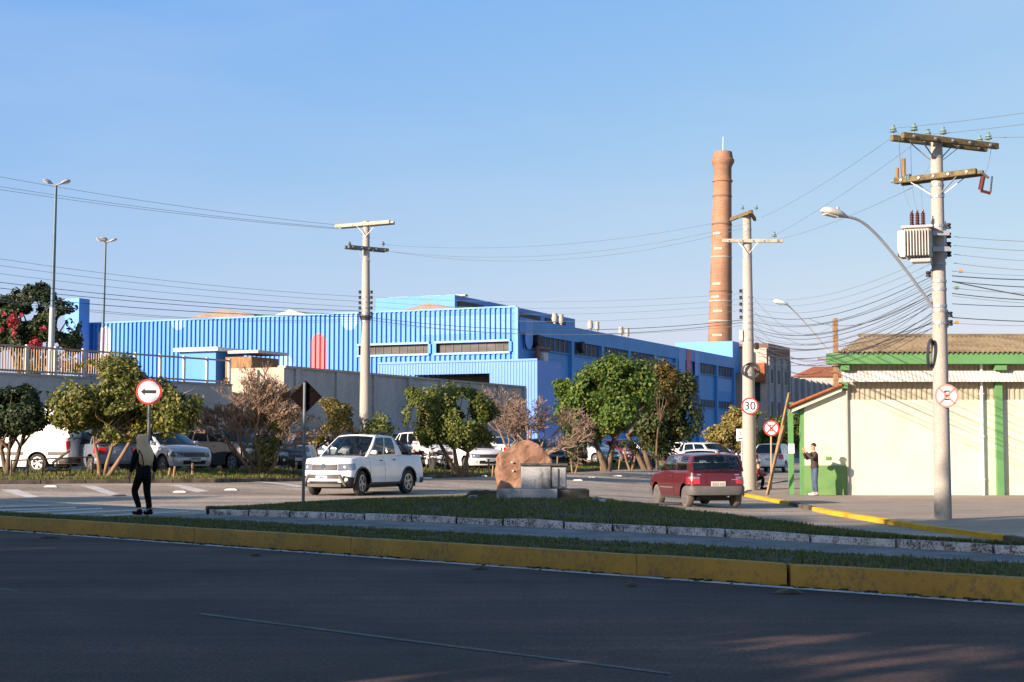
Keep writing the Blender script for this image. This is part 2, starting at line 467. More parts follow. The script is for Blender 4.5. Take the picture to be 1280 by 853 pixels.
# thin high cloud veils
tc = N(nt, 'ShaderNodeTexCoord'); mp = N(nt, 'ShaderNodeMapping'); mp.inputs['Scale'].default_value = (1.2, 1.2, 5)
nt.links.new(tc.outputs['Generated'], mp.inputs[0])
cn = N(nt, 'ShaderNodeTexNoise', Scale=2.2, Detail=5, Roughness=.5); nt.links.new(mp.outputs[0], cn.inputs['Vector'])
cr_ = ramp(nt, cn.outputs['Fac'], ((.42, (0, 0, 0)), (.72, (.3, .3, .3))))
nt.links.new(mixc(nt, cr_, skyc, (3., 3.55, 4.5)), bg.inputs['Color']); bg.inputs['Strength'].default_value = .085
SC.view_settings.view_transform = 'Standard'; SC.view_settings.look = 'None'
SC.view_settings.exposure = 1.2; SC.view_settings.gamma = 1
SC.render.engine = 'CYCLES'
SC.cycles.max_bounces = 6; SC.cycles.transparent_max_bounces = 12; SC.cycles.diffuse_bounces = 3
SC.cycles.use_denoising = True
# ------------------------------------------------------------------ vehicles
PAINT = {k: paint('paint_' + k, c, fl) for k, c, fl in (
    ('white', (.74, .73, .71), 0), ('white_b', (.66, .66, .65), 0), ('silver', (.6, .61, .63), .3), ('silver_b', (.5, .52, .55), .3),
    ('black', (.012, .013, .015), 0), ('black_b', (.02, .02, .023), .2), ('red', (.085, .006, .008), 0), ('red_b', (.42, .02, .02), 0),
    ('grey', (.12, .13, .15), .4), ('blue_grey', (.2, .24, .3), .4), ('pearl', (.6, .62, .66), .2))}

# distances are measured from the nose (m); belt = height of the lower body's top edge; cols = side pillar edges (belt fraction, roof fraction)
P5 = dict(cols=((0, 0), (.06, .05), (.41, .43), (.44, .47), (.76, .82), (.8, .86), (.93, .95), (1, 1)), kinds='pgpgpgp')
P4 = dict(cols=((0, 0), (.06, .05), (.43, .47), (.46, .51), (.8, .93), (1, 1)), kinds='pgpgp')
P3 = dict(cols=((0, 0), (.06, .05), (.5, .53), (.54, .57), (.86, .88), (1, 1)), kinds='pgpgp')
PV = dict(cols=((0, 0), (.05, .07), (.3, .32), (.33, .34), (1, 1)), kinds='pgpp')
SPEC = dict(
    hatch=dict(L=3.95, W=1.7, H=1.5, wb=2.5, fo=.8, wr=.3, belt=((0, .72), (.35, .84), (1.0, .93), (1.6, .95), (3.3, 1.0), (3.95, .98)), g=(1.0, 1.75, 3.45, 3.82), doors=((1.15, 2.05), (2.07, 2.95)), **P5),
    suv=dict(L=4.3, W=1.8, H=1.68, wb=2.6, fo=.85, wr=.34, belt=((0, .84), (.3, .98), (1.1, 1.06), (1.7, 1.08), (4.0, 1.12), (4.3, 1.08)), g=(1.15, 1.85, 3.8, 4.15), doors=((1.3, 2.2), (2.22, 3.15)), **P5),
    minivan=dict(L=4.3, W=1.74, H=1.66, wb=2.6, fo=.82, wr=.31, belt=((0, .74), (.4, .92), (.8, 1.0), (1.5, 1.04), (4.0, 1.06), (4.3, 1.02)), g=(.78, 1.75, 3.85, 4.2), doors=((1.15, 2.1), (2.12, 3.05)), **P5),
    sedan=dict(L=4.45, W=1.73, H=1.49, wb=2.6, fo=.84, wr=.31, belt=((0, .72), (.35, .86), (1.1, .95), (1.7, .97), (3.5, 1.02), (3.75, 1.06), (4.3, 1.04), (4.45, .97)), g=(1.1, 1.9, 3.15, 3.75), doors=((1.28, 2.15), (2.17, 3.05)), **P4),
    oldhatch=dict(L=3.6, W=1.55, H=1.44, wb=2.36, fo=.72, wr=.28, belt=((0, .68), (.3, .8), (.95, .9), (1.5, .93), (3.3, .95), (3.65, .93)), g=(.95, 1.55, 3.38, 3.56), doors=((1.1, 2.25),), **P3),
    van=dict(L=5.4, W=1.95, H=2.35, wb=3.2, fo=.95, wr=.34, belt=((0, .8), (.3, 1.0), (.9, 1.16), (1.4, 1.2), (5.4, 1.22)), g=(.75, 1.55, 5.25, 5.37), doors=((1.1, 2.1),), **PV),
    pickup=dict(L=4.75, W=1.8, H=1.84, wb=2.75, fo=.85, wr=.375, belt=((0, .92), (.25, 1.07), (1.1, 1.14), (1.6, 1.16), (3.2, 1.2), (3.4, 1.2), (4.75, 1.2)), g=(1.15, 1.95, 2.92, 3.27), doors=((1.3, 2.13), (2.15, 2.92)), **P4),
)

class Car:
    def __init__(s, name, label, cat, kind, col, loc, heading, group=None, dusty=False, glass='glass', lod=0, opt=()):
        sp = SPEC[kind]; s.sp = sp; s.kind = kind; s.opt = opt
        s.L, s.W2, s.H = sp['L'], sp['W'] / 2, sp['H']
        s.t = thing(name, label, cat, loc, atan2(heading[1], heading[0]), group)
        s.paint = PAINT[col]; s.gl = M[glass]; s.rub = M['rubber_dusty' if dusty else 'rubber']
        s.zs = {'suv': .27, 'pickup': .33}.get(kind, .22)
        s.cf, s.cr = (.22, .16) if kind != 'oldhatch' else (.1, .05)
        if kind == 'van': s.cf, s.cr = .2, .04
        if kind == 'pickup': s.cf = .31
        s.xw = (s.L / 2 - sp['fo'], s.L / 2 - sp['fo'] - sp['wb'])
        s.contour(); s.body(); s.cabin(); s.wheels(); s.trim(lod)

    # --- plan outline, half, from the nose to the tail
    def contour(s):
        h, W2 = s.L / 2, s.W2; pts = []
        for k in range(9):
            y = .84 * W2 * k / 8
            pts.append((h - s.cf * (y / W2) ** 2, y))
        def corner(x0, y0, x1, y1):
            return [(x1 + (x0 - x1) * cos(a), y0 + (y1 - y0) * sin(a)) for a in (R(18), R(36), R(54), R(72), R(90))]
        fx0 = h - s.cf * .84 ** 2; fx1 = h - s.cf - .2
        pts += corner(fx0, .84 * W2, fx1, W2 * .985)
        rx0 = -h + s.cr * .84 ** 2; rx1 = -h + s.cr + .16
        x = fx1
        while x > rx1 + .06:
            near = min(abs(x - w) for w in s.xw)
            x -= .045 if near < s.sp['wr'] + .14 else .16
            if x <= rx1 + .02: break
            pts.append((x, W2 * (1 - .02 * abs(x / h) ** 3)))
        c = corner(rx0, .84 * W2, rx1, W2 * .985)
        pts += c[::-1] + [(rx0, .84 * W2)]
        for k in range(7, -1, -1):
            y = .84 * W2 * k / 8
            pts.append((-h + s.cr * (y / W2) ** 2, y))
        s.pl = pts; s.T = [0]
        for a, b in zip(pts, pts[1:]): s.T.append(s.T[-1] + math.hypot(b[0] - a[0], b[1] - a[1]))
    def plan(s, t):
        t = clamp(t, 0, s.T[-1])
        lo, hi = 0, len(s.T) - 1
        while hi - lo > 1:
            m = (lo + hi) // 2
            if s.T[m] <= t: lo = m
            else: hi = m
        f = (t - s.T[lo]) / max(1e-6, s.T[hi] - s.T[lo])
        a, b = s.pl[lo], s.pl[hi]
        return (lerp(a[0], b[0], f), lerp(a[1], b[1], f))
    def tfront(s, y): return interp([(p[1], t) for p, t in zip(s.pl[:14], s.T[:14])], abs(y))
    def tside(s, d):
        x = s.L / 2 - d
        for i in range(9, len(s.pl) - 1):
            if s.pl[i][0] >= x >= s.pl[i + 1][0]:
                f = (s.pl[i][0] - x) / max(1e-6, s.pl[i][0] - s.pl[i + 1][0])
                return lerp(s.T[i], s.T[i + 1], f)
        return s.T[-1] / 2
    def trear(s, y):
        q = [(p[1], t) for p, t in zip(s.pl, s.T)][-14:][::-1]
        return interp(q, abs(y))
    def belt(s, x): return interp(s.sp['belt'], s.L / 2 - x)
    def tum(s, z):
        lo = .55
        if s.kind == 'van': return 1 - .03 * max(0, (z - .9)) - .05 * max(0, (lo - z) / .3) ** 2
        return 1 - .055 * (max(0, z - .6) / .4) ** 2 - .06 * (max(0, lo - z) / .3) ** 2
    def P(s, t, z, off=0.):
        sg = -1 if t < 0 else 1
        x, y = s.plan(abs(t)); h = s.L / 2
        if off:
            a = s.plan(abs(t) - .03); b = s.plan(abs(t) + .03)
            dx, dy = b[0] - a[0], b[1] - a[1]
            if abs(t) < .03: dx, dy = 0, 1
            l = math.hypot(dx, dy) or 1
            x += dy / l * off; y += -dx / l * off
        wf = sst(h - .7, h - .1, x); wr_ = sst(-h + .6, -h + .08, x)
        lf = .16 if s.kind != 'pickup' else .1
        lr = {'oldhatch': .07, 'van': .05, 'pickup': .02, 'sedan': .06}.get(s.kind, .1)
        x += wf * (-lf * sst(.45, 1.05, z) - .05 * (1 - sst(.2, .42, z))) + wr_ * (lr * sst(.6, 1.1, z) + .04 * (1 - sst(.25, .45, z)))
        return Vector((x, sg * y * s.tum(z), z))
    def zlow(s, t):
        x, y = s.plan(abs(t)); z = s.zs
        if x > s.xw[0] + .3: z = lerp(s.zs, .24 if s.kind != 'pickup' else .3, .8)
        if x < s.xw[1] - .3: z = .32
        Ra = s.sp['wr'] + .075
        if y > .7 * s.W2:
            for w in s.xw:
                if abs(x - w) < Ra: z = max(z, s.sp['wr'] + sqrt(Ra * Ra - (x - w) ** 2))
        return z
    def body(s):
        mb = MB(); nT = len(s.T)
        fr = (0, .1, .25, .42, .58, .72, .84, .93, 1.)
        top = ((.985, .014), (.95, .026), (.85, .034), (.6, .045), (.3, .054), (0, .058))
        h = s.L / 2; g = s.sp['g']
        for sg in (1, -1):
            vs = []; n = len(fr) + len(top)
            for i in range(nT):
                x0, y0 = s.pl[i]; t = s.T[i]
                zt = s.belt(x0); zl = s.zlow(t)
                for f in fr:
                    z = max(zl, s.zs + (zt - s.zs) * f)
                    p = s.P(t, z); vs.append((p.x, p.y * sg, p.z))
                e = s.P(t, zt)
                xc = clamp(x0, -h + .34, h - .5)
                for a, dz in top:
                    x = lerp(xc, e.x, a)
                    cr = dz if not (s.kind == 'pickup' and x < h - 3.3) else dz * .3
                    z = lerp(s.belt(xc), zt, a ** 3) + cr
                    vs.append((x, e.y * a * sg, z))
            fs = []; ms = []
            for i in range(nT - 1):
                for k in range(n - 1):
                    a = i * n + k; q = (a, a + 1, a + n + 1, a + n)
                    fs.append(q if sg < 0 else q[::-1])
                    xm = (s.pl[i][0] + s.pl[i + 1][0]) / 2
                    d = h - xm
                    m = 0
                    if k >= len(fr) + 1 and g[0] + .12 < d < g[3] - .06 and abs(s.pl[i][1]) > .7 * s.W2: m = 1
                    ms.append(m)
            o = len(mb.v); mb.v += vs
            mb.f += [tuple(j + o for j in f) for f in fs]; mb.m += ms
        mb.build('body', [s.paint, M['interior']], s.t, 38)
        ub = MB()
        ub.box((0, 0, .45), (s.L - .5, s.W2 * 2 - .56, .46))
        ub.box(((s.xw[0] + s.xw[1]) / 2, 0, .34), (s.sp['wb'] - 2 * s.sp['wr'] - .16, s.W2 * 2 - .3, .2))
        ub.build('underbody', M['black'], s.t)

    def cabin(s):
        sp = s.sp; h = s.L / 2
        xa0, xa1, xr1, xr0 = (h - d for d in sp['g'])
        W2 = s.W2; yb = W2 * (.93 if s.kind != 'van' else .965); yt = W2 * (.73 if s.kind not in ('van',) else .86)
        if s.kind == 'oldhatch': yt = W2 * .8
        H = s.H - .045; crown = .045; bowf, bowr = .16, (-.1 if s.kind != 'van' else -.02)
        drop = .05 if s.kind not in ('van', 'pickup') else .02
        xm = (xa1 * .55 + xr1 * .45); hl = (xa1 - xr1) * .55
        rz = lambda x: H - drop * ((x - xm) / hl) ** 2
        def side(fb, ft, v):
            xb = lerp(xa0, xr0, fb); xt = lerp(xa1, xr1, ft)
            x = lerp(xb, xt, v); z = lerp(s.belt(xb) + .004, rz(xt), v)
            vv = min(v, 1)
            y = lerp(yb, yt, vv) + .035 * sin(pi * vv)
            return Vector((x, y, z))
        def end(yf, v, fb):
            c = side(fb, fb, v); bow = bowf if fb == 0 else bowr
            k = 1 - yf * yf
            return Vector((c.x + bow * k, c.y * yf, c.z + (crown * v + .025 * (1 - v)) * k))
        frame = MB(); glasses = []
        vr = (0, .06, .5, .9, 1)
        cols, kinds = sp['cols'], sp['kinds']
        def inset(p, k=.985): return Vector((p.x, p.y * k, p.z))
        for sg in (1, -1):
            mir = lambda p: Vector((p.x, p.y * sg, p.z))
            for j, kd in enumerate(kinds):
                (b0, t0), (b1, t1) = cols[j], cols[j + 1]
                nsub = 3
                for u in range(nsub):
                    fa, fc = u / nsub, (u + 1) / nsub
                    for r in range(4):
                        q = [mir(side(lerp(b0, b1, f), lerp(t0, t1, f), v)) for f, v in ((fa, vr[r]), (fc, vr[r]), (fc, vr[r + 1]), (fa, vr[r + 1]))]
                        if sg < 0: pass
                        else: q = q[::-1]
                        if kd == 'g' and r in (1, 2): continue
                        frame.quad(*q)
                if kd == 'g':
                    gm = MB()
                    gm.grid(lambda u, v: inset(mir(side(lerp(b0, b1, u), lerp(t0, t1, u), lerp(.055, .905, v)))), 3, 4, 0, sg > 0)
                    gm.build('side_window', s.gl, s.t, 60)
        ye = (-1, -.93, -.6, -.2, .2, .6, .93, 1)
        for fb, nm in ((0, 'windscreen'), (1, 'rear_window')):
            lo, hi = (.03, .94)
            if fb == 1 and s.kind == 'van': lo, hi = .25, .75
            vv = (0, lo, .5, hi, 1)
            for a, b in zip(ye, ye[1:]):
                for r in range(4):
                    if abs(a + b) < 1.9 and r in (1, 2) : continue
                    q = [end(a, vv[r], fb), end(b, vv[r], fb), end(b, vv[r + 1], fb), end(a, vv[r + 1], fb)]
                    frame.quad(*(q if fb == 0 else q[::-1]))
            gm = MB()
            gm.grid(lambda u, v: end(lerp(-.935, .935, u), lerp(lo - .005, hi + .005, v), fb) + Vector((-.012 if fb == 0 else .012, 0, 0)), 8, 5, 0, fb == 1)
            gm.build(nm, s.gl, s.t, 60)
        def roof(u, v):
            yf = lerp(-1, 1, v); k = 1 - yf * yf
            xf_, xr_ = xa1 + bowf * k, xr1 + bowr * k
            x = lerp(xf_, xr_, u)
            xx = lerp(xa1, xr1, u)
            return Vector((x, yt * yf, rz(xx) + crown * k))
        frame.grid(roof, 10, 8, 0, True)
        frame.build('cabin_frame', [s.paint], s.t, 38)
        # seats and dashboard
        it = MB()
        zb = s.belt(0) - .02
        if s.kind not in ('van',):
            rows = [h - sp['g'][1] - .45] + ([h - sp['g'][1] - 1.25] if s.kind != 'pickup' else [])
            for x in rows:
                for y in (-.34, .34):
                    it.box((x, y, zb + .08), (.12, .42, .34), m=0, bev=.04)
                    it.box((x - .02, y, zb + .34), (.09, .22, .16), m=0, bev=.03)
        it.box((xa0 - .1, 0, zb + .02), (.4, s.W2 * 1.6, .07), bev=.03)
        it.tube([(xa0 - .42 + .1 * cos(a) * .4, .34 + .18 * sin(a), zb + .06 + .16 * cos(a)) for a in [2 * pi * k / 14 for k in range(15)]], .014, 5)
        it.build('seat', M['interior'], s.t)
        s.geo = (xa0, xa1, xr1, xr0, yb, yt, rz, side, end)

    def wheels(s):
        r = s.sp['wr']; w = .2; proto = None
        for x in s.xw:
            for sg in (1, -1):
                y = sg * (s.W2 - .115)
                if proto is None:
                    tm = MB()
                    tm.lathe([(r * .62, -w / 2 + .02), (r * .8, -w / 2), (r * .95, -w / 2 + .015), (r, -w / 2 + .05), (r, w / 2 - .05), (r * .95, w / 2 - .015), (r * .8, w / 2), (r * .62, w / 2 - .02)], 28, axis=(0, 1, 0))
                    ty = tm.build('wheel', s.rub, s.t, 45)
                    rm = MB()
                    rm.lathe([(r * .66, 0), (r * .66, w / 2 - .012), (r * .6, w / 2 - .008), (r * .56, w / 2 - .035), (r * .56, w / 2 - .07), (0, w / 2 - .075)], 24, axis=(0, 1, 0), m=1)
                    rm.lathe([(r * .665, w / 2 - .03), (r * .665, w / 2 - .006), (r * .57, w / 2 - .004), (r * .565, w / 2 - .06)], 24, axis=(0, 1, 0))
                    for k in range(5):
                        a = 2 * pi * k / 5 + .3
                        for da in (-.16, .16):
                            c0 = Vector((cos(a + da * 1.6) * r * .12, w / 2 - .03, sin(a + da * 1.6) * r * .12)); c1 = Vector((cos(a + da) * r * .6, w / 2 - .02, sin(a + da) * r * .6))
                            rm.bar(c0, c1, .03, .03, up=Vector((0, 1, 0)))
                    rm.lathe([(r * .15, w / 2 - .05), (r * .15, w / 2 - .012), (r * .1, w / 2 - .005), (0, w / 2 - .004)], 12, axis=(0, 1, 0))
                    rim = rm.build('rim', [M['alloy'], M['black']], ty, 30)
                    proto = ty; o = ty
                else:
                    o = copy_tree(proto, s.t)
                o.location = (x, y, r)
                o.rotation_euler = (0, rnd.random() * 6 * (1), 0 if sg > 0 else pi)
                if x == s.xw[0] and 'turn' in s.opt: o.rotation_euler = (0, o.rotation_euler[1], (0 if sg > 0 else pi) + .16)

    def patch(s, name, ta, tb, za, zb, off, mat, parent=None, rim=None, nu=10, nv=3, u0=0.):
        """a thin panel lying on the body between outline positions ta..tb; za, zb are heights or functions of 0..1"""
        fa = za if callable(za) else (lambda u: za); fb = zb if callable(zb) else (lambda u: zb)
        mb = MB()
        pt = lambda u, v, o: s.P(lerp(ta, tb, u), lerp(fa(u), fb(u), v), o)
        def surf(u, v): return pt(u, v, off)
        mb.grid(surf, nu, nv, 0, True)
        ring = [(i / nu, 0) for i in range(nu + 1)] + [(1, j / nv) for j in range(1, nv + 1)] + [(i / nu, 1) for i in range(nu - 1, -1, -1)] + [(0, j / nv) for j in range(nv - 1, 0, -1)]
        n = len(ring)
        vs = [pt(u, v, off) for u, v in ring] + [pt(u, v, -.02) for u, v in ring]
        mb.add(vs, [(i, (i + 1) % n, n + (i + 1) % n, n + i)[::-1] for i in range(n)], 1)
        return mb.build(name, [mat, rim or mat], parent or s.t, 40)

    def both(s, f):
        return [f(1), f(-1)]

    def plate(s, d_end, z, mat, w=.4, hh=.13, y0=0., off=.02):
        rear = d_end == 'rear'
        T = s.T[-1]
        def tt(y):
            if rear: return (T - s.T[-1] + s.trear(y)) * (1 if y >= 0 else -1)
            return s.tfront(y) * (1 if y >= 0 else -1)
        c = s.P(tt(abs(y0)) if y0 >= 0 else tt(y0), z)
        nx = -1 if rear else 1
        mb = MB(); mb.box((c.x + nx * off, y0, z), (.014, w, hh), bev=.005)
        o = mb.build('licence_plate', mat, s.t)
        k = MB()
        for i in range(7):
            yy = y0 + (i - 3) * w * .115 + (0.012 if i > 2 else -.012)
            k.box((c.x + nx * (off + .0085), yy, z - .012), (.003, w * .06, hh * .48))
            k.box((c.x + nx * (off + .0095), yy, z - .012 + (.01 if i % 2 else -.008)), (.003, w * .02, hh * .2), m=1)
        k.build('plate_marks', [M['plate_mark'], mat], o)
        if mat is M['plate_white']:
            b = MB(); b.box((c.x + nx * (off + .0085), y0, z + hh * .38), (.003, w * .97, hh * .2)); b.build('plate_band', M['plate_blue'], o)
        return o

    def trim(s, lod):
        k = s.kind; sp = s.sp; h = s.L / 2; W2 = s.W2; T = s.T[-1]
        bz = lambda d: interp(sp['belt'], d)
        # doors and handles
        for (d0, d1) in sp['doors']:
            for sg in (1, -1):
                t0, t1 = s.tside(d0 + .006), s.tside(d1 - .006)
                Ra = sp['wr'] + .1
                def zlo(u, d0=d0, d1=d1):
                    x = h - lerp(d0, d1, u); z = s.zs + .06
                    for w in s.xw:
                        if abs(x - w) < Ra: z = max(z, sp['wr'] + sqrt(Ra * Ra - (x - w) ** 2) + .015)
                    return z
                zhi = lambda u, d0=d0, d1=d1: bz(lerp(d0, d1, u)) - .015
                o = s.patch('door', sg * t0, sg * t1, zlo, zhi, .006, s.paint, None, M['black'], 10, 4)
                if sg < 0: o.data.flip_normals()
                hm = MB(); p = s.P(sg * s.tside(d1 - .16), bz(d1) - .13, .028)
                hm.box(p, (.15, .025, .03), bev=.01)
                hm.build('handle', s.paint if k not in ('oldhatch', 'pickup') else M['plastic'], o)
                if k not in ('van',):
                    # thin rubbing strip
                    mm = s.patch('rubbing_strip', sg * s.tside(d0 + .02), sg * s.tside(d1 - .02), bz(d0) - .42, bz(d0) - .385, .014, M['plastic_grey'] if k == 'oldhatch' else s.paint, o, None, 6, 1)
                    if sg < 0: mm.data.flip_normals()
        # sill strip
        if k in ('suv', 'pickup', 'oldhatch'):
            for sg in (1, -1):
                o = s.patch('sill_cladding', sg * s.tside(h - s.xw[0] + sp['wr'] + .12), sg * s.tside(h - s.xw[1] - sp['wr'] - .12), s.zs - .01, s.zs + .06, .012, M['plastic'], None, None, 8, 1)
                if sg < 0: o.data.flip_normals()
        # lamps
        y1 = W2 * .5
        zf = bz(.12)
        tf0, tf1 = s.tfront(W2 * .52), s.tside(.5)
        if k == 'oldhatch': tf0, tf1 = s.tfront(W2 * .62), s.tside(.22)
        hl, hh_ = (zf - .22, zf - .04)
        if k == 'pickup': hl, hh_, tf0, tf1 = zf - .25, zf - .05, s.tfront(W2 * .52), s.tside(.46)
        if k == 'van': hl, hh_ = zf - .3, zf - .02
        for sg in (1, -1):
            o = s.patch('headlight', sg * tf0, sg * tf1, lambda u: hl + .03 * u, lambda u: hh_ + (.05 * u if k != 'pickup' else .02 * u), .012, M['lamp_clear'], None, M['plastic'], 8, 3)
            if sg < 0: o.data.flip_normals()
            lm = MB(); c = s.P(sg * lerp(tf0, tf1, .35), (hl + hh_) / 2 + .01, .012)
            lm.lathe([(.04, -.01), (.04, .006), (.03, .012), (0, .014)], 14, c, axis=(1, sg * .35, 0)); lm.build('lamp_lens', M['lens'], o, 40)
        # grille
        gm = s.patch('grille', -s.tfront(W2 * .5), s.tfront(W2 * .5), hl + .02, hh_ - .01, .008, M['black'], None, M['black'], 12, 3)
        bars = MB()
        for q in (.25, .5, .75):
            zz = lerp(hl + .02, hh_ - .01, q)
            bars.tube([s.P((s.tfront(abs(y)) * (1 if y >= 0 else -1)), zz, .013) for y in [W2 * .48 * (i / 6 - 1) for i in range(13)]], .008, 4)
        bars.build('grille_bar', M['galv' if k in ('sedan', 'pickup') else 'plastic_grey'], gm)
        # bumper intake
        s.patch('lower_intake', -s.tfront(W2 * .55), s.tfront(W2 * .55), .3, .44, .006, M['black'], None, None, 10, 2)
        for sg in (1, -1):
            fm = MB(); c = s.P(sg * s.tfront(W2 * .74), .42, .012)
            fm.lathe([(.05, -.01), (.05, .006), (0, .01)], 12, c, axis=(1, sg * .3, 0)); fm.build('fog_lamp', M['lens'], s.t, 40)
        # rear lamps
        zr = bz(s.L - .1)
        if k == 'oldhatch': r0, r1, ra, rb = .64, .3, .62, .8
        elif k in ('hatch', 'sedan'): r0, r1, ra, rb = .56, .36, zr - .3, zr - .08
        elif k in ('van', 'pickup'): r0, r1, ra, rb = .82, .12, zr - .42, zr - .1
        else: r0, r1, ra, rb = .68, .3, zr - .3, zr - .04
        for sg in (1, -1):
            ta, tb = s.trear(W2 * r0), s.tside(s.L - r1)
            ta, tb = sg * tb, sg * ta
            o = s.patch('tail_light', ta, tb, ra, rb, .013, M['lamp_red'], None, M['plastic'], 8, 3)
            if sg < 0: o.data.flip_normals()
            cl = s.patch('reversing_lamp', lerp(ta, tb, .35), lerp(ta, tb, .95), ra + .07 * (k == 'oldhatch') * 2, ra + .05 + .07 * (k == 'oldhatch') * 2, .016, M['lamp_clear'], o, None, 5, 1)
            if sg < 0: cl.data.flip_normals()
        bmat = s.paint
        if k in ('oldhatch',): bmat = M['plastic_grey']
        if k in ('pickup', 'suv', 'van'): bmat = M['plastic']
        lo_, hi_ = (.33, .56) if k == 'oldhatch' else (.33, .5)
        # bumpers wrap round the corners
        tcr = s.tside(s.L - .42)
        s.wrap('bumper', tcr, lo_, hi_, .03, bmat)
        if k == 'oldhatch': s.wrap('bumper', s.tside(.36), .3, .5, .03, bmat, front=True)
        # mirrors
        xa0, xa1, xr1, xr0, yb, yt, rz, side, end = s.geo
        for sg in (1, -1):
            mm = MB(); p = side(.075, .06, .12)
            c = Vector((p.x - .02, sg * (p.y + .12), p.z + .06))
            mm.box(c, (.09, .18, .12), bev=.025); mm.bar((p.x, sg * p.y * .97, p.z + .02), c, .05, .04)
            mm.build('wing_mirror', s.paint if k not in ('oldhatch', 'van') else M['plastic'], s.t)
        # plates
        s.plate('front', .46 if k != 'pickup' else .56, M['plate_white'] if 'grey_plate' not in s.opt else M['plate_grey'])
        zp = {'oldhatch': .62, 'van': .62, 'pickup': .5}.get(k, .72)
        s.plate('rear', zp, M['plate_white'] if 'grey_plate' not in s.opt else M['plate_grey'], off=.016)
        # wiper and seals
        if lod == 0:
            wp = MB()
            for y in (-.1, .45):
                a = end(y, .03, 0) + Vector((.015, 0, .012)); b = end(y - .62, .1, 0) + Vector((.02, 0, .012))
                wp.tube([a, b], .009, 4)
            wp.build('wiper', M['black'], s.t)

    def wrap(s, name, tc, lo, hi, off, mat, front=False):
        """bumper: from one corner round the end to the other"""
        T = s.T[-1]; mb = MB()
        if front: seq = [lerp(-tc, tc, i / 28) for i in range(29)]
        else:
            a = [lerp(tc, T, i / 14) for i in range(15)]
            seq = a + [-t for t in a[::-1][1:]]
        prof = ((lo, -.02), (lo, off * .7), (lerp(lo, hi, .25), off), (lerp(lo, hi, .75), off), (hi, off * .6), (hi + .012, -.02))
        n = len(prof); vs = []
        for t in seq:
            for z, o in prof: vs.append(s.P(t, z, o))
        fs = []
        for i in range(len(seq) - 1):
            for j in range(n - 1):
                q = (i * n + j, i * n + j + 1, (i + 1) * n + j + 1, (i + 1) * n + j)
                fs.append(q)
        fs.append(tuple(range(n))); fs.append(tuple((len(seq) - 1) * n + j for j in range(n))[::-1])
        mb.add(vs, fs)
        return mb.build(name, mat, s.t, 40)
# ------------------------------------------------------------------ ground sheets (S = x + y runs across the front road, the kerbs lie at constant S)
def bow(Sv, x): return Sv - sst(24.4, 26.6, Sv) * min(1.25, .034 * x * x) * (1 if Sv < 30 else 0)
def SX(Sv, x, z): return Vector((x, bow(Sv, x) - x, z))
SQ = sqrt(2)
def strip(name, rows, xs, mats, smooth=0):
    """sheet with rows at (S, z) and columns at x"""
    mb = MB()
    n = len(rows)
    vs = []
    for x in xs:
        for r in rows:
            Sv, z = r(x) if callable(r) else r
            vs.append(SX(Sv, x, z))
    fs = [(i * n + j, (i + 1) * n + j, (i + 1) * n + j + 1, i * n + j + 1) for i in range(len(xs) - 1) for j in range(n - 1)]
    mb.add(vs, fs)
    return mb.build(name, mats, None, smooth)
def frange(a, b, st):
    n = max(1, int(round((b - a) / st))); return [a + (b - a) * i / n for i in range(n + 1)]

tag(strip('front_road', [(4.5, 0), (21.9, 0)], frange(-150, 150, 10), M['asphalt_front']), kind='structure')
tag(strip('near_pavement', [(-400, .14), (4.2, .14)], frange(-150, 150, 50), M['pavement']), kind='structure')
mb = MB()
for i in range(60):
    x0 = -60 + i * 2
    mb.add([SX(s_, x, z) for x in (x0 + .01, x0 + 1.99) for s_, z in ((4.2, -.05), (4.2, .143), (4.42, .143), (4.5, .1), (4.5, -.05))], [(0, 1, 6, 5), (1, 2, 7, 6), (2, 3, 8, 7), (3, 4, 9, 8), (0, 1, 2, 3, 4), (5, 6, 7, 8, 9)])
tag(mb.build('near_kerb', M['kerb_grey']), kind='structure')

# back terrain: one sheet out to the horizon (behind the kerb of the front road)
mb = MB()
rowsS = [21.9] + frange(23, 140, 1.3) + [150, 165, 190, 230, 300, 450, 800, 1600, 3500]
qs = [-3000, -1500, -800, -400, -260, -200, -170] + frange(-150, 60, 1.5) + [75, 110, 200, 500, 1500, 3000]
nS = len(rowsS); vs = []
for q in qs:
    for s_ in rowsS:
        x, y = (s_ + q) / 2, (s_ - q) / 2      # q = x - y
        if s_ < 22: vs.append((x, y, -.04)); continue
        d = abs(x) + abs(y)
        vs.append((x, y, G(x, y) if d < 900 else .3))
mb.add(vs, [(i * nS + j, i * nS + j + 1, (i + 1) * nS + j + 1, (i + 1) * nS + j)[::-1] for i in range(len(qs) - 1) for j in range(nS - 1)])
tag(mb.build('back_road', M['asphalt_back'], None, 60), kind='structure')

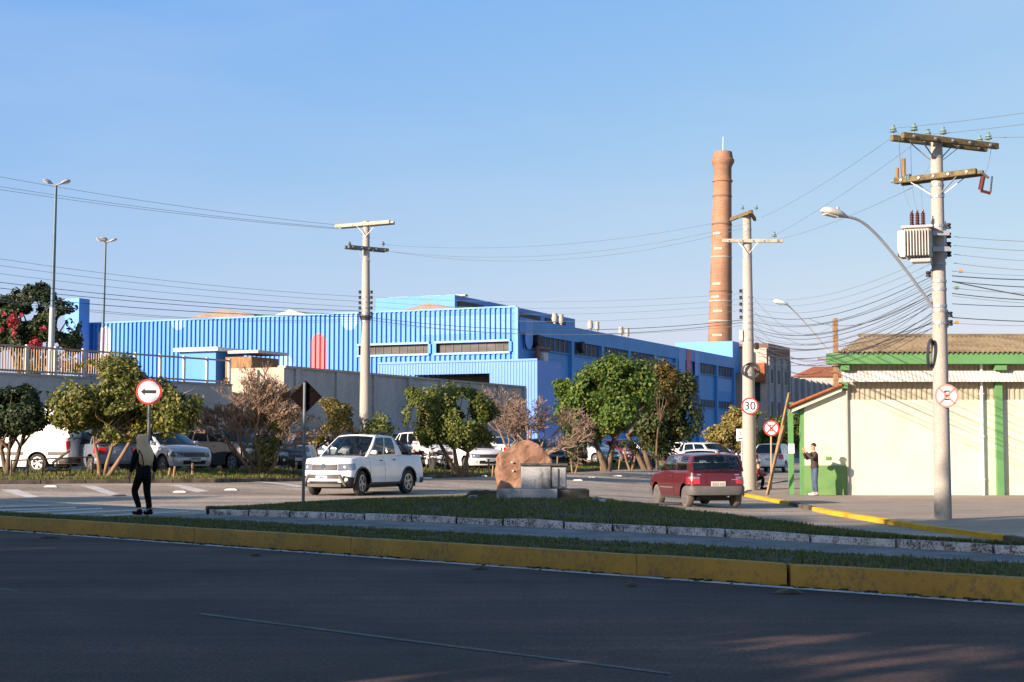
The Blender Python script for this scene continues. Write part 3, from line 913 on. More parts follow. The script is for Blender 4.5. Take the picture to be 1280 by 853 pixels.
# yellow kerb of the front road: long cast lengths with open joints
def kerb_run(name, Sa, Sb, z0, z1, xa, xb, lens, mats, jit=.0, gap=.012, bev=.03, seed=1, lean=.02):
    r = random.Random(seed); mb = MB(); x = xa
    while x < xb:
        l = lens[0] + (lens[1] - lens[0]) * r.random()
        x1 = min(x + l, xb)
        js = [(r.random() - .5) * jit for _ in range(4)]
        zt = z1 + js[0]; n = max(1, int((x1 - x) / .5)); cols = []
        for i in range(n + 1):
            xx = lerp(x + gap / 2, x1 - gap / 2, i / n)
            e = bev * (1.5 if i in (0, n) and jit else 1)
            wz = noise.noise(Vector((xx * 1.7, seed, Sa))) * jit * .5
            cols.append([SX(Sa + js[1] - lean, xx, z0), SX(Sa + js[1], xx, zt - e + wz), SX(Sa + bev + js[1], xx, zt + wz - (e - bev)), SX(Sb - bev, xx, zt + wz - (e - bev)), SX(Sb, xx, zt - e), SX(Sb, xx, z0)])
        m = len(cols[0]); vs = [p for c in cols for p in c]
        fs = [(i * m + j, i * m + j + 1, (i + 1) * m + j + 1, (i + 1) * m + j) for i in range(n) for j in range(m - 1)]
        fs += [tuple(range(m))[::-1], tuple(n * m + j for j in range(m))]
        mb.add(vs, fs); x = x1
    return tag(mb.build(name, mats, None, 35), kind='structure')
kerb_run('yellow_kerb', 21.62, 21.9, -.03, .25, -45.0, 3.15, (2.6, 4.5), M['kerb_yellow'], .006, .006, .012, seed=3)
kerb_run('yellow_kerb', 21.6, 21.9, -.03, .25, 3.18, 30, (5.5, 7), M['kerb_yellow'], .006, .01, .012, seed=4)
# grass strip, path, white kerb, island
def lowfar(x): return (lerp(22.9, 24.4, sst(-8.6, -6.2, x)), .25)
xs = frange(-45, 40, .7)
tag(strip('median_soil', [(21.86, .235), (22.3, .25), lowfar, lambda x: (lowfar(x)[0] + .12, .1)], xs, M['soil']), kind='structure')
tag(strip('path', [(24.36, .05), (24.4, .256), (27.52, .256)], frange(-6.4, 40, .8), M['path']), kind='structure')
kerb_run('white_kerb', 27.5, 27.76, .1, .375, -6.1, 40, (.75, 1.05), M['kerb_white'], .022, .03, .022, seed=9)
BACK = [(-6.3, 33.4), (-5.6, 34.6), (-4.3, 36.2), (-2.6, 38.8), (-1.2, 41.3), (.6, 42.3), (1.8, 41), (2.7, 36.6), (3.7, 30.6), (4.5, 26.4), (5.1, 23.4), (5.7, 21.6), (6.5, 20.2), (8, 18.7), (12, 14.7), (40, -13.3)]
def island_back(x): return interp(BACK, x) + x
def isl(f):
    def r(x):
        b = max(27.85, island_back(x)); Sv = lerp(27.72, b, f)
        up = .1 * sin(pi * clamp(f)) * sst(28.3, 36, b) * sst(3.5, 1, x)
        return (Sv, .365 + up - (.02 if f == 0 else 0))
    return r
xs = frange(-6.25, 8.4, .3) + frange(9, 40, 2)
tag(strip('island_soil', [isl(0), isl(.15), isl(.35), isl(.6), isl(.8), isl(.93), isl(1.), lambda x: (isl(1)(x)[0] + .08, .02)], xs, M['soil'], 50), kind='structure')
def island_z(x, y):
    b = max(27.85, island_back(x)); f = clamp((x + y - 27.72) / max(.1, b - 27.72))
    return .365 + .1 * sin(pi * f) * sst(28.3, 36, b) * sst(3.5, 1, x)

# road markings
def mark(name, pts, z, mat):
    mb = MB(); mb.add([Vector(p) + Vector((0, 0, z)) for p in pts], [tuple(range(len(pts)))])
    return tag(mb.build(name, mat), kind='structure')
def sline(Sa, Sb, x0, x1, mat, z=.004):
    mb = MB(); xs = frange(x0, x1, .5)
    wob = lambda x, k: .025 * noise.noise(Vector((x * .9, k, 0)))
    vs = [SX(s_ + wob(x, s_), x, z) for x in xs for s_ in (Sa, Sb)]
    mb.add(vs, [(2 * i, 2 * i + 2, 2 * i + 3, 2 * i + 1) for i in range(len(xs) - 1)])
    return tag(mb.build('road_marking', mat), kind='structure')
sline(21.2, 21.47, -40, 40, M['line'])
for x0, x1 in ((-15, -5.45), (-2.95, 1.1), (4.2, 8)):
    sline(12.28, 12.4, x0, x1, M['line_faded'])
def gmark(pxs, mat, sub=8, add=.008):
    """marking painted on the back road between two pixel edges (a0,a1) and (b0,b1)"""
    a0, a1, b0, b1 = [gnd(*p) for p in pxs]
    mb = MB()
    def P(u, v):
        p = a0.lerp(a1, u).lerp(b0.lerp(b1, u), v); p.z = G(p.x, p.y) + add; return p
    mb.grid(P, sub, 2)
    return tag(mb.build('road_marking', mat), kind='structure')
M['line_back'] = worn_paint('line_back', (.6, .57, .52), (.2, .18, .16), (.3, .45), 3.)
gmark(((0, 612.5), (36, 623), (22, 612.5), (50, 622)), M['line_back'])
gmark(((99, 607.5), (138, 620), (117, 607.5), (152, 619)), M['line_back'])
gmark(((208, 606.5), (246, 616), (224, 606.5), (262, 614.5)), M['line_back'])
gmark(((300, 601.5), (372, 609.5), (312, 601), (382, 608.5)), M['line_back'])
gmark(((-40, 620), (260, 637.6), (-40, 621.2), (258, 639.2)), M['line_back'], 20)
for a, b, ya, yb in ((-60, 62, 634.5, 631.5), (-60, 95, 639.5, 634.5), (10, 128, 640.5, 635.4), (66, 188, 642.5, 636.6), (128, 236, 644.5, 639)):
    gmark(((a, ya), (b, yb), (a, ya + 2.0), (b, yb + 1.7)), M['line_back'])

# right-hand pavement with its kerb
PF = [gp(px, py, .14) for px, py in ((927, 615), (960, 621), (986, 626), (1040, 637), (1100, 646), (1160, 655), (1220, 662), (1290, 671), (1420, 690))]
PF = [Vector((p.x, p.y, 0)) for p in PF] + [Vector((30, 15.5, 0))]
PB = [Vector(p) for p in ((20, 86, 0), (21, 86, 0), (22, 86, 0), (24, 86, 0), (27, 86, 0), (30, 80, 0), (34, 70, 0), (38, 60, 0), (44, 45, 0), (60, 30, 0))]
PL = [PF[0], Vector((7.6, 54, 0)), Vector((9.6, 63, 0)), Vector((14, 75, 0)), PB[0]]
def PZ(x, y): return G(x, y) + .085 + .0 * x
mb = MB(); NU, NVV = 27, 30
for i in range(NU + 1):
    pass
def pl_at(pts, u):
    u *= len(pts) - 1; i = min(int(u), len(pts) - 2); return pts[i].lerp(pts[i + 1], u - i)
def PP(u, v):
    f, b = pl_at(PF, u), pl_at(PB, u)
    p = f.lerp(b, v)
    l = pl_at(PL, v)
    p = p + (l - PF[0].lerp(PB[0], v)) * (1 - u) ** 3
    return Vector((p.x, p.y, PZ(p.x, p.y)))
mb.grid(PP, NU, NVV)
tag(mb.build('pavement', M['pavement'], None, 60), kind='structure')
def kerb_poly(name, pts, w, top, mats, split=1.0, gap=.02, seed=1, skip=None):
    r = random.Random(seed); mb = MB()
    tot = []
    for a, b in zip(pts, pts[1:]):
        n = max(1, int((b - a).length / split))
        tot += [(a.lerp(b, i / n), a.lerp(b, (i + 1) / n)) for i in range(n)]
    for k, (a, b) in enumerate(tot):
        d = (b - a).normalized(); nrm = Vector((d.y, -d.x, 0))
        dz = (r.random() - .5) * .02
        def pr(p): 
            z = G(p.x, p.y)
            return [p + nrm * o + Vector((0, 0, z + h + (dz if h > 0 else 0))) for o, h in ((.0, -.1), (-.0, top - .02), (-.03, top), (-w, top), (-w, -.1))]
        q = pr(a + d * gap / 2) + pr(b - d * gap / 2)
        mt = 1 if skip and skip(640 + F * (a.x + b.x) / (a.y + b.y)) else 0
        mb.add(q, [(j, j + 1, 5 + j + 1, 5 + j)[::-1] for j in range(4)] + [(0, 1, 2, 3, 4), (9, 8, 7, 6, 5)], mt)
    return tag(mb.build(name, mats, None, 0), kind='structure')
kerb_poly('pavement_kerb', [p + Vector((0, 0, 0)) for p in PF], .17, .1, [M['kerb_yellow_sun'], M['kerb_grey']], .9, .02, 3, lambda px: 982 < px < 1014 or 1205 < px < 1222 or px > 1250)
kerb_poly('pavement_kerb', PL[::-1], .17, .1, [M['kerb_grey']], 1.2, .02, 4)

# verge with grass between the back road and the parked cars
def vpt(i, off):
    pass
VS = []
for a, b in zip(VERGE[1:], VERGE[2:]):
    n = max(1, int((b - a).length / 1.2)); n = min(n, 60)
    for i in range(n): VS.append(a.lerp(b, i / n))
VN = []
for i, p in enumerate(VS):
    d = (VS[min(i + 1, len(VS) - 1)] - VS[max(0, i - 1)]).normalized(); VN.append(Vector((-d.y, d.x)))
VEND = next(i for i, p in enumerate(VS) if p.y > 103)
mb = MB(); offs = (0.16, .5, 1.2, 2.2, 3.2, 3.9); m_ = len(offs)
vs = []
for p, n in zip(VS[:VEND], VN):
    for o in offs:
        q = p + n * o; zz = G(q.x, q.y) + .11 + .03 * noise.noise(Vector((q.x * .7, q.y * .7, 0))) - (.14 if o == offs[-1] else 0)
        vs.append((q.x, q.y, zz))
mb.add(vs, [(i * m_ + j, i * m_ + j + 1, (i + 1) * m_ + j + 1, (i + 1) * m_ + j)[::-1] for i in range(VEND - 1) for j in range(m_ - 1)])
tag(mb.build('verge', M['verge_soil'], None, 50), kind='structure')
kerb_poly('verge_kerb', [Vector((p.x, p.y, 0)) for p in VS[:VEND]], .17, .13, [M['kerb_grey']], 1.2, .03, 6)

# grass blades
def grass(name, pts, h, mat, seed=1, wid=.014, clump=4):
    r = random.Random(seed); vs = []; fs = []
    for p in pts:
        for _ in range(clump):
            a = r.random() * 6.283; hh = h * (.45 + r.random() * .9)
            x, y = p[0] + (r.random() - .5) * .09, p[1] + (r.random() - .5) * .09
            dx, dy = cos(a) * wid, sin(a) * wid
            lx, ly = (r.random() - .5) * hh * 1.2, (r.random() - .5) * hh * 1.2
            o = len(vs)
            vs += [(x - dx, y - dy, p[2] - .01), (x + dx, y + dy, p[2] - .01), (x + lx, y + ly, p[2] + hh)]
            fs.append((o, o + 1, o + 2))
    me = bpy.data.meshes.new(name); me.from_pydata(vs, [], fs); me.materials.append(mat); me.update()
    o = bpy.data.objects.new(name, me); COL.objects.link(o)
    return tag(o, kind='stuff')
r = random.Random(11); pts = []
for _ in range(9000):
    x = -14 + 24 * r.random(); b = lowfar(x)[0]
    Sv = lerp(21.9, b + .05, r.random())
    if noise.noise(Vector((x * 1.1, Sv * 1.6, 3))) + .35 * r.random() < -.12: continue
    pts.append((x, Sv - x, .245))
o = grass('median_grass', pts, .045, M['grass_shade'], 1)
tag(o, 'short dark grass on the strip behind the yellow kerb', 'grass')
pts = []
for _ in range(17000):
    x = -6.2 + 15 * r.random(); b = max(27.85, island_back(x)); Sv = lerp(27.76, b, r.random()); Sv = bow(Sv, x)
    if b < 28.2 and r.random() < .6: continue
    if noise.noise(Vector((x * .9, Sv * .9, 8))) + .4 * r.random() < -.15: continue
    pts.append((x, Sv - x, island_z(x, Sv - x) - .005))
tag(grass('island_grass', pts, .055, M['grass_shade'], 2, .014), 'dark green grass of the island behind the white kerb', 'grass')
pts = []
for _ in range(22000):
    i = r.randrange(0, VEND - 1)
    if VS[i].x < -24 or VS[i].y > 104: continue
    o_ = .2 + 3.4 * r.random() ** 1.3
    q = VS[i].lerp(VS[i + 1], r.random()) + VN[i] * o_
    if noise.noise(Vector((q.x * .7, q.y * .7, 5))) + .5 * r.random() < -.12: continue
    pts.append((q.x, q.y, G(q.x, q.y) + .1))
tag(grass('verge_grass', pts, .12, M['grass_sun'], 3, .019), 'sunlit yellowish grass of the verge in front of the parked cars', 'grass')

# grit and leaves gathered along the kerb of the front road
mb = MB(); r = random.Random(5)
for _ in range(420):
    x = -12 + 20 * r.random(); Sv = 21.57 - abs(r.gauss(0, .12))
    c = SX(Sv, x, .006); s_ = .012 + .03 * r.random() ** 2
    mb.box(c, (s_ * 2, s_ * 1.4, s_ * .8), Matrix.Rotation(r.random() * 6, 3, 'Z'), 0)
tag(mb.build('grit', M['soil']), 'dark grit and bits of earth lying along the yellow kerb', 'grit', kind='stuff')
for k, (px, py, s_) in enumerate(((62, 673, .34), (600, 712, .2), (985, 742, .26), (790, 733, .12), (320, 695, .16))):
    p = gp(px, py, 0); mb = MB()
    rr = random.Random(k)
    ring = [(.5 * s_ * (1 + .35 * rr.random()) * cos(a), .3 * s_ * (1 + .35 * rr.random()) * sin(a)) for a in [2 * pi * i / 9 for i in range(9)]]
    vs = [(x, y, .006) for x, y in ring] + [(x * .6, y * .6, .05 * (.6 + .6 * rr.random())) for x, y in ring] + [(0, 0, .055)]
    mb.add(vs, [(i, (i + 1) % 9, 9 + (i + 1) % 9, 9 + i) for i in range(9)] + [(9 + i, 9 + (i + 1) % 9, 18) for i in range(9)])
    o = mb.build('rubble_lump', M['kerb_grey'], None, 0, p)
    tag(o, ('pale crumbled mortar lump at the kerb foot, far left', 'small mortar lump at the kerb foot below the pedestal', 'crumbled mortar lump at the kerb foot right of the open kerb joint', 'tiny mortar crumb at the kerb foot right of the pedestal', 'mortar lump at the kerb foot below the diamond sign')[k], 'rubble')

# raised lane studs on the back road
STUDS = ((64, 609, 0), (149, 620.5, 1), (225, 616, 0), (289, 613, 0), (534, 598.5, 0), (557, 597.5, 0), (603, 595.8, 0), (722, 601, 0), (741, 597.3, 0), (772, 595.5, 0), (807, 593.5, 0))  # last value picks the dark grey colour
SLAB = ('cream lane stud at the far left below the white van', 'dark lane stud left of the walking woman', 'cream lane stud just right of the walking woman', 'cream lane stud left of the diamond sign post', 'cream lane stud right behind the white pickup', 'cream lane stud below the trunk of the round green tree', 'cream lane stud left of the boulder', 'cream lane stud just right of the pedestal', 'cream lane stud second to the right of the pedestal', 'cream lane stud midway between pedestal and red hatchback', 'cream lane stud close to the nose of the red hatchback')
for (px, py, dk), lb in zip(STUDS, SLAB):
    p = gnd(px, py); mb = MB()
    L_, W_, H_ = .2, .11, .05
    def rg(f, z): return [(-L_ * f, -W_ * f, z), (L_ * f, -W_ * f, z), (L_ * f, W_ * f, z), (-L_ * f, W_ * f, z)]
    mb.add(rg(1, 0) + rg(.92, H_ * .5) + rg(.6, H_), [(0, 1, 5, 4), (1, 2, 6, 5), (2, 3, 7, 6), (3, 0, 4, 7), (4, 5, 9, 8), (5, 6, 10, 9), (6, 7, 11, 10), (7, 4, 8, 11), (8, 9, 10, 11)])
    o = mb.build('road_stud', M['kerb_grey'] if dk else M['lens'], None, 0, p)
    tag(o, lb, 'road stud', 'raised lane studs on the back road')
# ------------------------------------------------------------------ blue factory
def corr_pts(u0, u1, period, depth):
    prof = ((0, 0), (.42, 0), (.5, 1), (.92, 1))
    out = [u0]; k = math.floor(u0 / period)
    while True:
        for f, _ in prof:
            u = (k + f) * period
            if u >= u1: out.append(u1); return out
            if u > u0: out.append(u)
        k += 1
def corr_d(u, period, depth):
    f = (u / period) % 1
    return depth * interp(((0, 0), (.42, 0), (.5, 1), (.92, 1), (1, 0)), f)
def corr(mb, O, U, Nn, u0, u1, zlo, zhi, period, depth, off=0., m=0):
    """ribbed sheet; zlo / zhi may be functions of u"""
    fl = zlo if callable(zlo) else (lambda u: zlo); fh = zhi if callable(zhi) else (lambda u: zhi)
    us = corr_pts(u0, u1, period, depth)
    vs = []; fs = []
    for i, u in enumerate(us):
        p = O + U * u + Nn * (corr_d(u, period, depth) + off)
        vs += [(p.x, p.y, fl(u)), (p.x, p.y, fh(u))]
    for i in range(len(us) - 1): fs.append((2 * i, 2 * i + 2, 2 * i + 3, 2 * i + 1))
    mb.add(vs, fs, m); return mb
D1 = Vector((.405, .914, 0)).normalized()           # along the shaded side, away from the camera
D0 = Vector((D1.y, -D1.x, 0))                       # along the front, rightwards
NF = Vector((-D1.x, -D1.y, 0)); NS = Vector((D0.x, D0.y, 0))
C0 = at(645.5, 384, 113); ZT = C0.z; C0.z = 0
fac = thing('factory', 'long bright blue ribbed factory hall with coloured rounded shapes painted on it', 'factory', (C0.x, C0.y, 0))
def loc_(o):            # children keep world coordinates
    o.parent = fac; o.matrix_parent_inverse = Matrix.Translation(fac.location).inverted(); return o
def fb(mb, name, mats, parent=None, smooth=0):
    o = mb.build(name, mats, None, smooth)
    par = parent or fac
    o.parent = par; o.matrix_parent_inverse = Matrix.Translation(fac.location).inverted() if par is fac else Matrix.Identity(4)
    return o
def front_u(px):        # distance along the front from the right corner (negative to the left)
    k = ray(px, 563).x
    return (k * C0.y - C0.x) / (D0.x - k * D0.y)
def side_u(px):
    k = ray(px, 563).x
    return (k * C0.y - C0.x) / (D1.x - k * D1.y)
def zat(py, Y): return at(640, py, Y).z
def fY(u): return (C0 + D0 * u).y
def sY(u): return (C0 + D1 * u).y
uL = front_u(110); uR = 0.
PER, DEP = .4, .13
wins = [(front_u(447), front_u(537), zat(442.5, 115), zat(428, 115)), (front_u(544), front_u(638.5), zat(441, 113.5), zat(426, 113.5))]
mb = MB()
corr(mb, C0, D0, NF, uL, wins[0][0], 0, ZT, PER, DEP)
corr(mb, C0, D0, NF, wins[0][1], wins[1][0], 0, ZT, PER, DEP)
corr(mb, C0, D0, NF, wins[1][1], uR, 0, ZT, PER, DEP)
for a, b, z0, z1 in wins:
    corr(mb, C0, D0, NF, a, b, 0, z0, PER, DEP); corr(mb, C0, D0, NF, a, b, z1, ZT, PER, DEP)
fb(mb, 'front_wall', M['blue'])
mb = MB()
mb.bar(C0 + D0 * uL + Vector((0, 0, ZT + .03)) + NF * .04, C0 + D0 * .02 + Vector((0, 0, ZT + .03)) + NF * .04, .22, .12)
mb.box(C0 + D0 * .06 + NF * .03 + Vector((0, 0, ZT / 2)), (.24, .26, ZT), Matrix.Rotation(atan2(D0.y, D0.x), 3, 'Z'))
fb(mb, 'wall_trim', M['blue_light'])
for k, (a, b, z0, z1) in enumerate(wins):
    o = MB()
    w_ = .14
    za, zb = z0, z1
    A = C0 + D0 * a + NF * .12; B = C0 + D0 * b + NF * .12
    for p, q in ((A + Vector((0, 0, za)), B + Vector((0, 0, za))), (A + Vector((0, 0, zb)), B + Vector((0, 0, zb)))): o.bar(p, q, .2, w_)
    for p in (A, B): o.bar(p + Vector((0, 0, za + .07)), p + Vector((0, 0, zb - .07)), .2, w_, up=Vector((0, 1, 0)))
    f_ = fb(o, 'window', M['blue_pale'])
    g = MB(); A2, B2 = A - NF * .3, B - NF * .3
    g.quad(A2 + Vector((0, 0, za)), B2 + Vector((0, 0, za)), B2 + Vector((0, 0, zb)), A2 + Vector((0, 0, zb)))
    n = 9
    for i in range(1, n):
        p = A2.lerp(B2, i / n) + NF * .03
        g.box(p + Vector((0, 0, (za + zb) / 2)), (.04, .03, zb - za), Matrix.Rotation(atan2(D0.y, D0.x), 3, 'Z'), 1)
    pn = g.build('pane', [M['win_grey'], M['plastic_grey']]); pn.parent = f_
    pn.matrix_parent_inverse = (Matrix.Translation(fac.location) @ Matrix.Translation(-fac.location)) 
# painted shapes on the front: (px0, px1, top, bottom, round top, round bottom, colour)
def fshape(px0, px1, y0, y1, rt, rb, mat, name='painted_shape'):
    a, b = front_u(px0), front_u(px1); Y = fY((a + b) / 2)
    zt, zb = zat(y0, Y), zat(y1, Y); r_ = (b - a) / 2; mid = (a + b) / 2
    def arc(u): return sqrt(max(0, r_ * r_ - (u - mid) ** 2))
    mb = MB()
    n = 40
    for i in range(n):
        ua, ub = lerp(a, b, i / n), lerp(a, b, (i + 1) / n)
        corr(mb, C0, D0, NF, ua, ub, (lambda u: zb + r_ - arc(u)) if rb else zb, (lambda u: min(ZT, zt - r_ + arc(u))) if rt else min(zt, ZT), PER, DEP, .012)
    return fb(mb, name, mat)
fshape(122, 137.5, 408.5, 500, 1, 0, M['pink'])
fshape(213.5, 230, 392.8, 413, 0, 1, M['blue_pale'])
fshape(388, 407.5, 417.5, 500, 1, 0, M['red_wall'])
fshape(345, 366, 443, 500, 1, 0, M['blue_pale'])
fshape(427, 447, 389, 413, 0, 1, M['blue_pale'])
fshape(527, 640, 395, 417.5, 0, 0, M['blue_light'])
# side wall (in shade), with piers, window bands and a parapet beam
uE = side_u(917)
ZS = zat(396.5, 113); ZE = zat(447.5, sY(uE)); ZS = (ZS + ZE) / 2
def side_pt(u, out, z): 
    p = C0 + D1 * u + NS * out; return Vector((p.x, p.y, z))
mb = MB()
rotS = Matrix.Rotation(atan2(D1.y, D1.x), 3, 'Z')
mb.add([side_pt(.0, 0, 0), side_pt(uE, 0, 0), side_pt(uE, 0, ZS), side_pt(0, 0, ZS)], [(0, 1, 2, 3)])
mb.bar(side_pt(.1, .1, ZS - .55), side_pt(uE, .1, ZS - .55), .24, 1.1)
fb(mb, 'side_wall', M['blue_side'])
pil = [side_u(p) for p in (712.8, 750.5, 784, 816.5, 843.5, 871.8, 894.7)] + [uE - .2]
for u in pil:
    mb = MB(); mb.box(side_pt(u, .13, (ZS - 1.1) / 2), (.5, .26, ZS - 1.1), rotS); fb(mb, 'pier', M['blue_side'])
zw0, zw1 = zat(437.5, 117), zat(421.5, 117)
edges = [side_u(651)] + pil
for k, (a, b) in enumerate(zip(edges, edges[1:])):
    for lo, hi, on in ((zw0, zw1, k not in (4, 5)), (zat(510, 156), zat(500.5, 156), k >= 5)):
        if not on: continue
        mb = MB(); mb.box(side_pt((a + b) / 2, .02, (lo + hi) / 2), (b - a - .9, .1, hi - lo), rotS)
        n = max(2, int((b - a - .9) / .9))
        for i in range(n + 1): mb.box(side_pt(lerp(a + .45, b - .45, i / n), .08, (lo + hi) / 2), (.07, .06, hi - lo), rotS, 1)
        mb.box(side_pt((a + b) / 2, .09, lo - .03), (b - a - .8, .1, .07), rotS, 1)
        fb(mb, 'side_window', [M['win_dark'], M['blue_side']])
def sshape(px0, px1, z0, z1, mat, rb=False, out=.24):
    a, b = side_u(px0), side_u(px1); mb = MB()
    if not rb: poly = [side_pt(a, out, z0), side_pt(b, out, z0), side_pt(b, out, z1), side_pt(a, out, z1)]
    else:
        r_ = (b - a) / 2; poly = [side_pt((a + b) / 2 + r_ * cos(t), out, z0 + r_ + r_ * sin(t)) for t in [pi + pi * i / 10 for i in range(11)]] + [side_pt(b, out, z1), side_pt(a, out, z1)]
    mb.prism(poly, -NS * .02); return fb(mb, 'painted_shape', mat)
M['blue_haze'] = pm('blue_haze', (.14, .3, .62), .6, .08, .6)
sshape(653, 662.5, ZS - 2.2, ZS - .02, M['blue_haze'], True)
sshape(856, 861.5, ZS - 3.2, ZS - .02, M['red_side'], False, .245)
sshape(866.5, 872, ZS - 2.4, ZS - .02, M['blue_haze'])
sshape(846, 854.5, ZS - 2.9, ZS - .02, M['blue_haze'])
sshape(897.5, 915, zat(488, 157), zat(472, 157), M['blue_haze'], False, .02)
# exhaust pipe and round fan on the near end of the side wall
mb = MB()
u = side_u(664); a = side_pt(u, .5, zat(452, 116)); b = a + Vector((0, 0, .95)); c = side_pt(side_u(679), .5, b.z)
mb.tube([a, b - Vector((0, 0, .25)), b, c], .16, 8)
fb(mb, 'exhaust_pipe', M['brick_dark'])
mb = MB(); u = side_u(667); mb.box(side_pt(side_u(670), .45, zat(448, 116)), (.8, .7, .8), rotS); fb(mb, 'vent_box', M['white_dirty'])
for px, py in ((667, 426.5), (723, 434.5)):
    mb = MB(); u = side_u(px); p = side_pt(u, .1, zat(py, sY(u))); mb.lathe([(.45, 0), (.45, .4), (.3, .45), (0, .38)], 16, p, NS); fb(mb, 'fan_housing', M['black'])
# roof: low pitch, turbine vents along the eave, raised monitor at the front
Wd = -uL
mb = MB()
RZ = ZS - .4
A = C0 + D1 * .4; Bq = C0 + D1 * (uE - .3)
mb.add([A + Vector((0, 0, RZ)), Bq + Vector((0, 0, RZ)), Bq - D0 * Wd + Vector((0, 0, RZ)), A - D0 * Wd + Vector((0, 0, RZ))], [(0, 1, 2, 3)])
fb(mb, 'roof', M['roof_brown'])
mb = MB()       # far and left walls that close the hall
E = C0 + D1 * uE
mb.add([E, E - D0 * Wd, E - D0 * Wd + Vector((0, 0, ZS)), E + Vector((0, 0, ZS))], [(0, 1, 2, 3)])
L0 = C0 + D0 * uL
mb.add([L0, L0 + D1 * uE, L0 + D1 * uE + Vector((0, 0, ZS)), L0 + Vector((0, 0, ZS))], [(0, 1, 2, 3)])
fb(mb, 'rear_wall', M['blue_side'])
for px, py, sc in ((706, 404.5, 1), (714, 407.5, .8), (750, 412.5, 1), (758.5, 415.5, .8), (788, 419.5, 1), (796, 422.5, .8)):
    u = side_u(px); p = side_pt(u, -.8, ZS - .45)
    mb = MB(); s_ = sc * .2
    mb.lathe([(.28 * s_ * 2, 0), (.26 * s_ * 2, .75), (.5 * s_ * 2, .8), (.62 * s_ * 2, 1.05), (.5 * s_ * 2, 1.3), (.2, 1.45), (0, 1.48)], 14, p)
    fb(mb, 'roof_vent', M['concrete'], None, 40)
def gable(px0, px1, ybase, ytop, back, mat, peak=.45):
    a, b = front_u(px0), front_u(px1); Y = fY((a + b) / 2) + back
    zt = zat(ytop, Y); mb = MB()
    O = C0 - NF * back
    # front profile is a shallow triangle; the roof runs back
    k = Y / fY((a + b) / 2)
    a, b = a * k + (k - 1) * 0, b * k
    pa, pb, pc = O + D0 * a, O + D0 * b, O + D0 * lerp(a, b, peak)
    pts = [pa + Vector((0, 0, ZS - .6)), pb + Vector((0, 0, ZS - .6)), pb + Vector((0, 0, zat(ybase, Y))), pc + Vector((0, 0, zt)), pa + Vector((0, 0, zat(ybase, Y)))]
    mb.prism(pts, D1 * 30); return fb(mb, 'roof_gable', mat)
gable(478, 552, 388, 379.0, 3, M['roof_brown'], .5)
gable(212, 290, 394.5, 387, 4, M['roof_brown'], .5)
gable(292, 330, 393.5, 387.5, 8, M['white_dirty'], .5)
mb = MB()       # monitor: lit front, shaded right flank
Ym = 140.; a = at(470, 373, Ym); b = at(570, 373, Ym)
b = Vector((a.x, a.y, 0)) + D0 * ((b.x - a.x) / D0.x); top = zat(373, Ym); a.z = 0
mb.prism([Vector((a.x, a.y, ZS - 2)), Vector((b.x, b.y, ZS - 2)), Vector((b.x, b.y, top)), Vector((a.x, a.y, top))][::-1], D1 * 28)
fb(mb, 'roof_monitor', M['blue'])
mb = MB(); nrm = NS
for i in range(4):
    p = b + D1 * (3.2 + i * 6.5); mb.box(Vector((p.x, p.y, top - 1.0)) + NS * .03, (5.2, .1, 1.1), rotS)
fb(mb, 'monitor_window', M['win_dark'])
mb = MB()
for f in (.2, .62, .93):
    p = Vector((a.x, a.y, 0)).lerp(b, f) + D1 * 1.5; mb.box((p.x, p.y, top + .07), (1.9, .6, .16), Matrix.Rotation(atan2(D0.y, D0.x), 3, 'Z'))
fb(mb, 'monitor_vent', M['pale_arm'])
# raised light-blue block at the far end
mb = MB(); p1 = C0 + D1 * uE + NS * .0; wdt = (C0 + D1 * uE).x - at(847, 430, sY(uE)).x
ztop = zat(426.5, sY(uE)); 
q = p1 - D0 * (wdt / D0.x)
mb.prism([Vector((q.x, q.y, ZS - 1.5)), Vector((p1.x, p1.y, ZS - 1.5)), Vector((p1.x, p1.y, ztop)), Vector((q.x, q.y, ztop))][::-1], D1 * 2.5)
fb(mb, 'end_block', M['blue_light'])
# canopy at the front with a dark opening below it
K = at(672, 450, 108.); kz = K.z; K.z = 0
u612, u472 = [(lambda k: (k * K.y - K.x) / (D0.x - k * D0.y))(ray(p, 563).x) for p in (612, 472)]
mb = MB(); kb = zat(466.5, 109)
corr(mb, K, D0, NF, u472, u612, kb, kz, .22, .03); corr(mb, K, D0, NF, u612, 0, 0, kz, .22, .03)
bk = 4.2
mb.add([K + Vector((0, 0, 0)), K + D1 * bk, K + D1 * bk + Vector((0, 0, kz)), K + Vector((0, 0, kz))], [(0, 1, 2, 3)])
A = K + D0 * u472
mb.add([K + Vector((0, 0, kz - .02)), K + D1 * bk + Vector((0, 0, kz - .02)), A + D1 * bk + Vector((0, 0, kz - .02)), A + Vector((0, 0, kz - .02))], [(0, 1, 2, 3)])
mb.bar(A + Vector((0, 0, kz + .02)) + NF * .03, K + Vector((0, 0, kz + .02)) + NF * .03, .12, .14)
fb(mb, 'canopy', M['blue_canopy'])
mb = MB(); B = K + D0 * u612
mb.box((A + B) / 2 + D1 * 2.6 + Vector((0, 0, kb / 2)), ((A - B).length, .2, kb), Matrix.Rotation(atan2(D0.y, D0.x), 3, 'Z'))
fb(mb, 'opening_shade', M['dark'])  # dark sheet whose colour stands for the shade in the opening

# blue entrance pylon at the far left
p = at(97, 374, 127); mb = MB()
wpx = 127 / F
mb.box((p.x, p.y, p.z / 2), (25 * wpx * .86, 1.3, p.z), Matrix.Rotation(atan2(D0.y, D0.x), 3, 'Z'))
o = mb.build('pylon', M['blue_light']); tag(o, 'tall plain light blue slab at the left end of the blue factory', 'pylon')

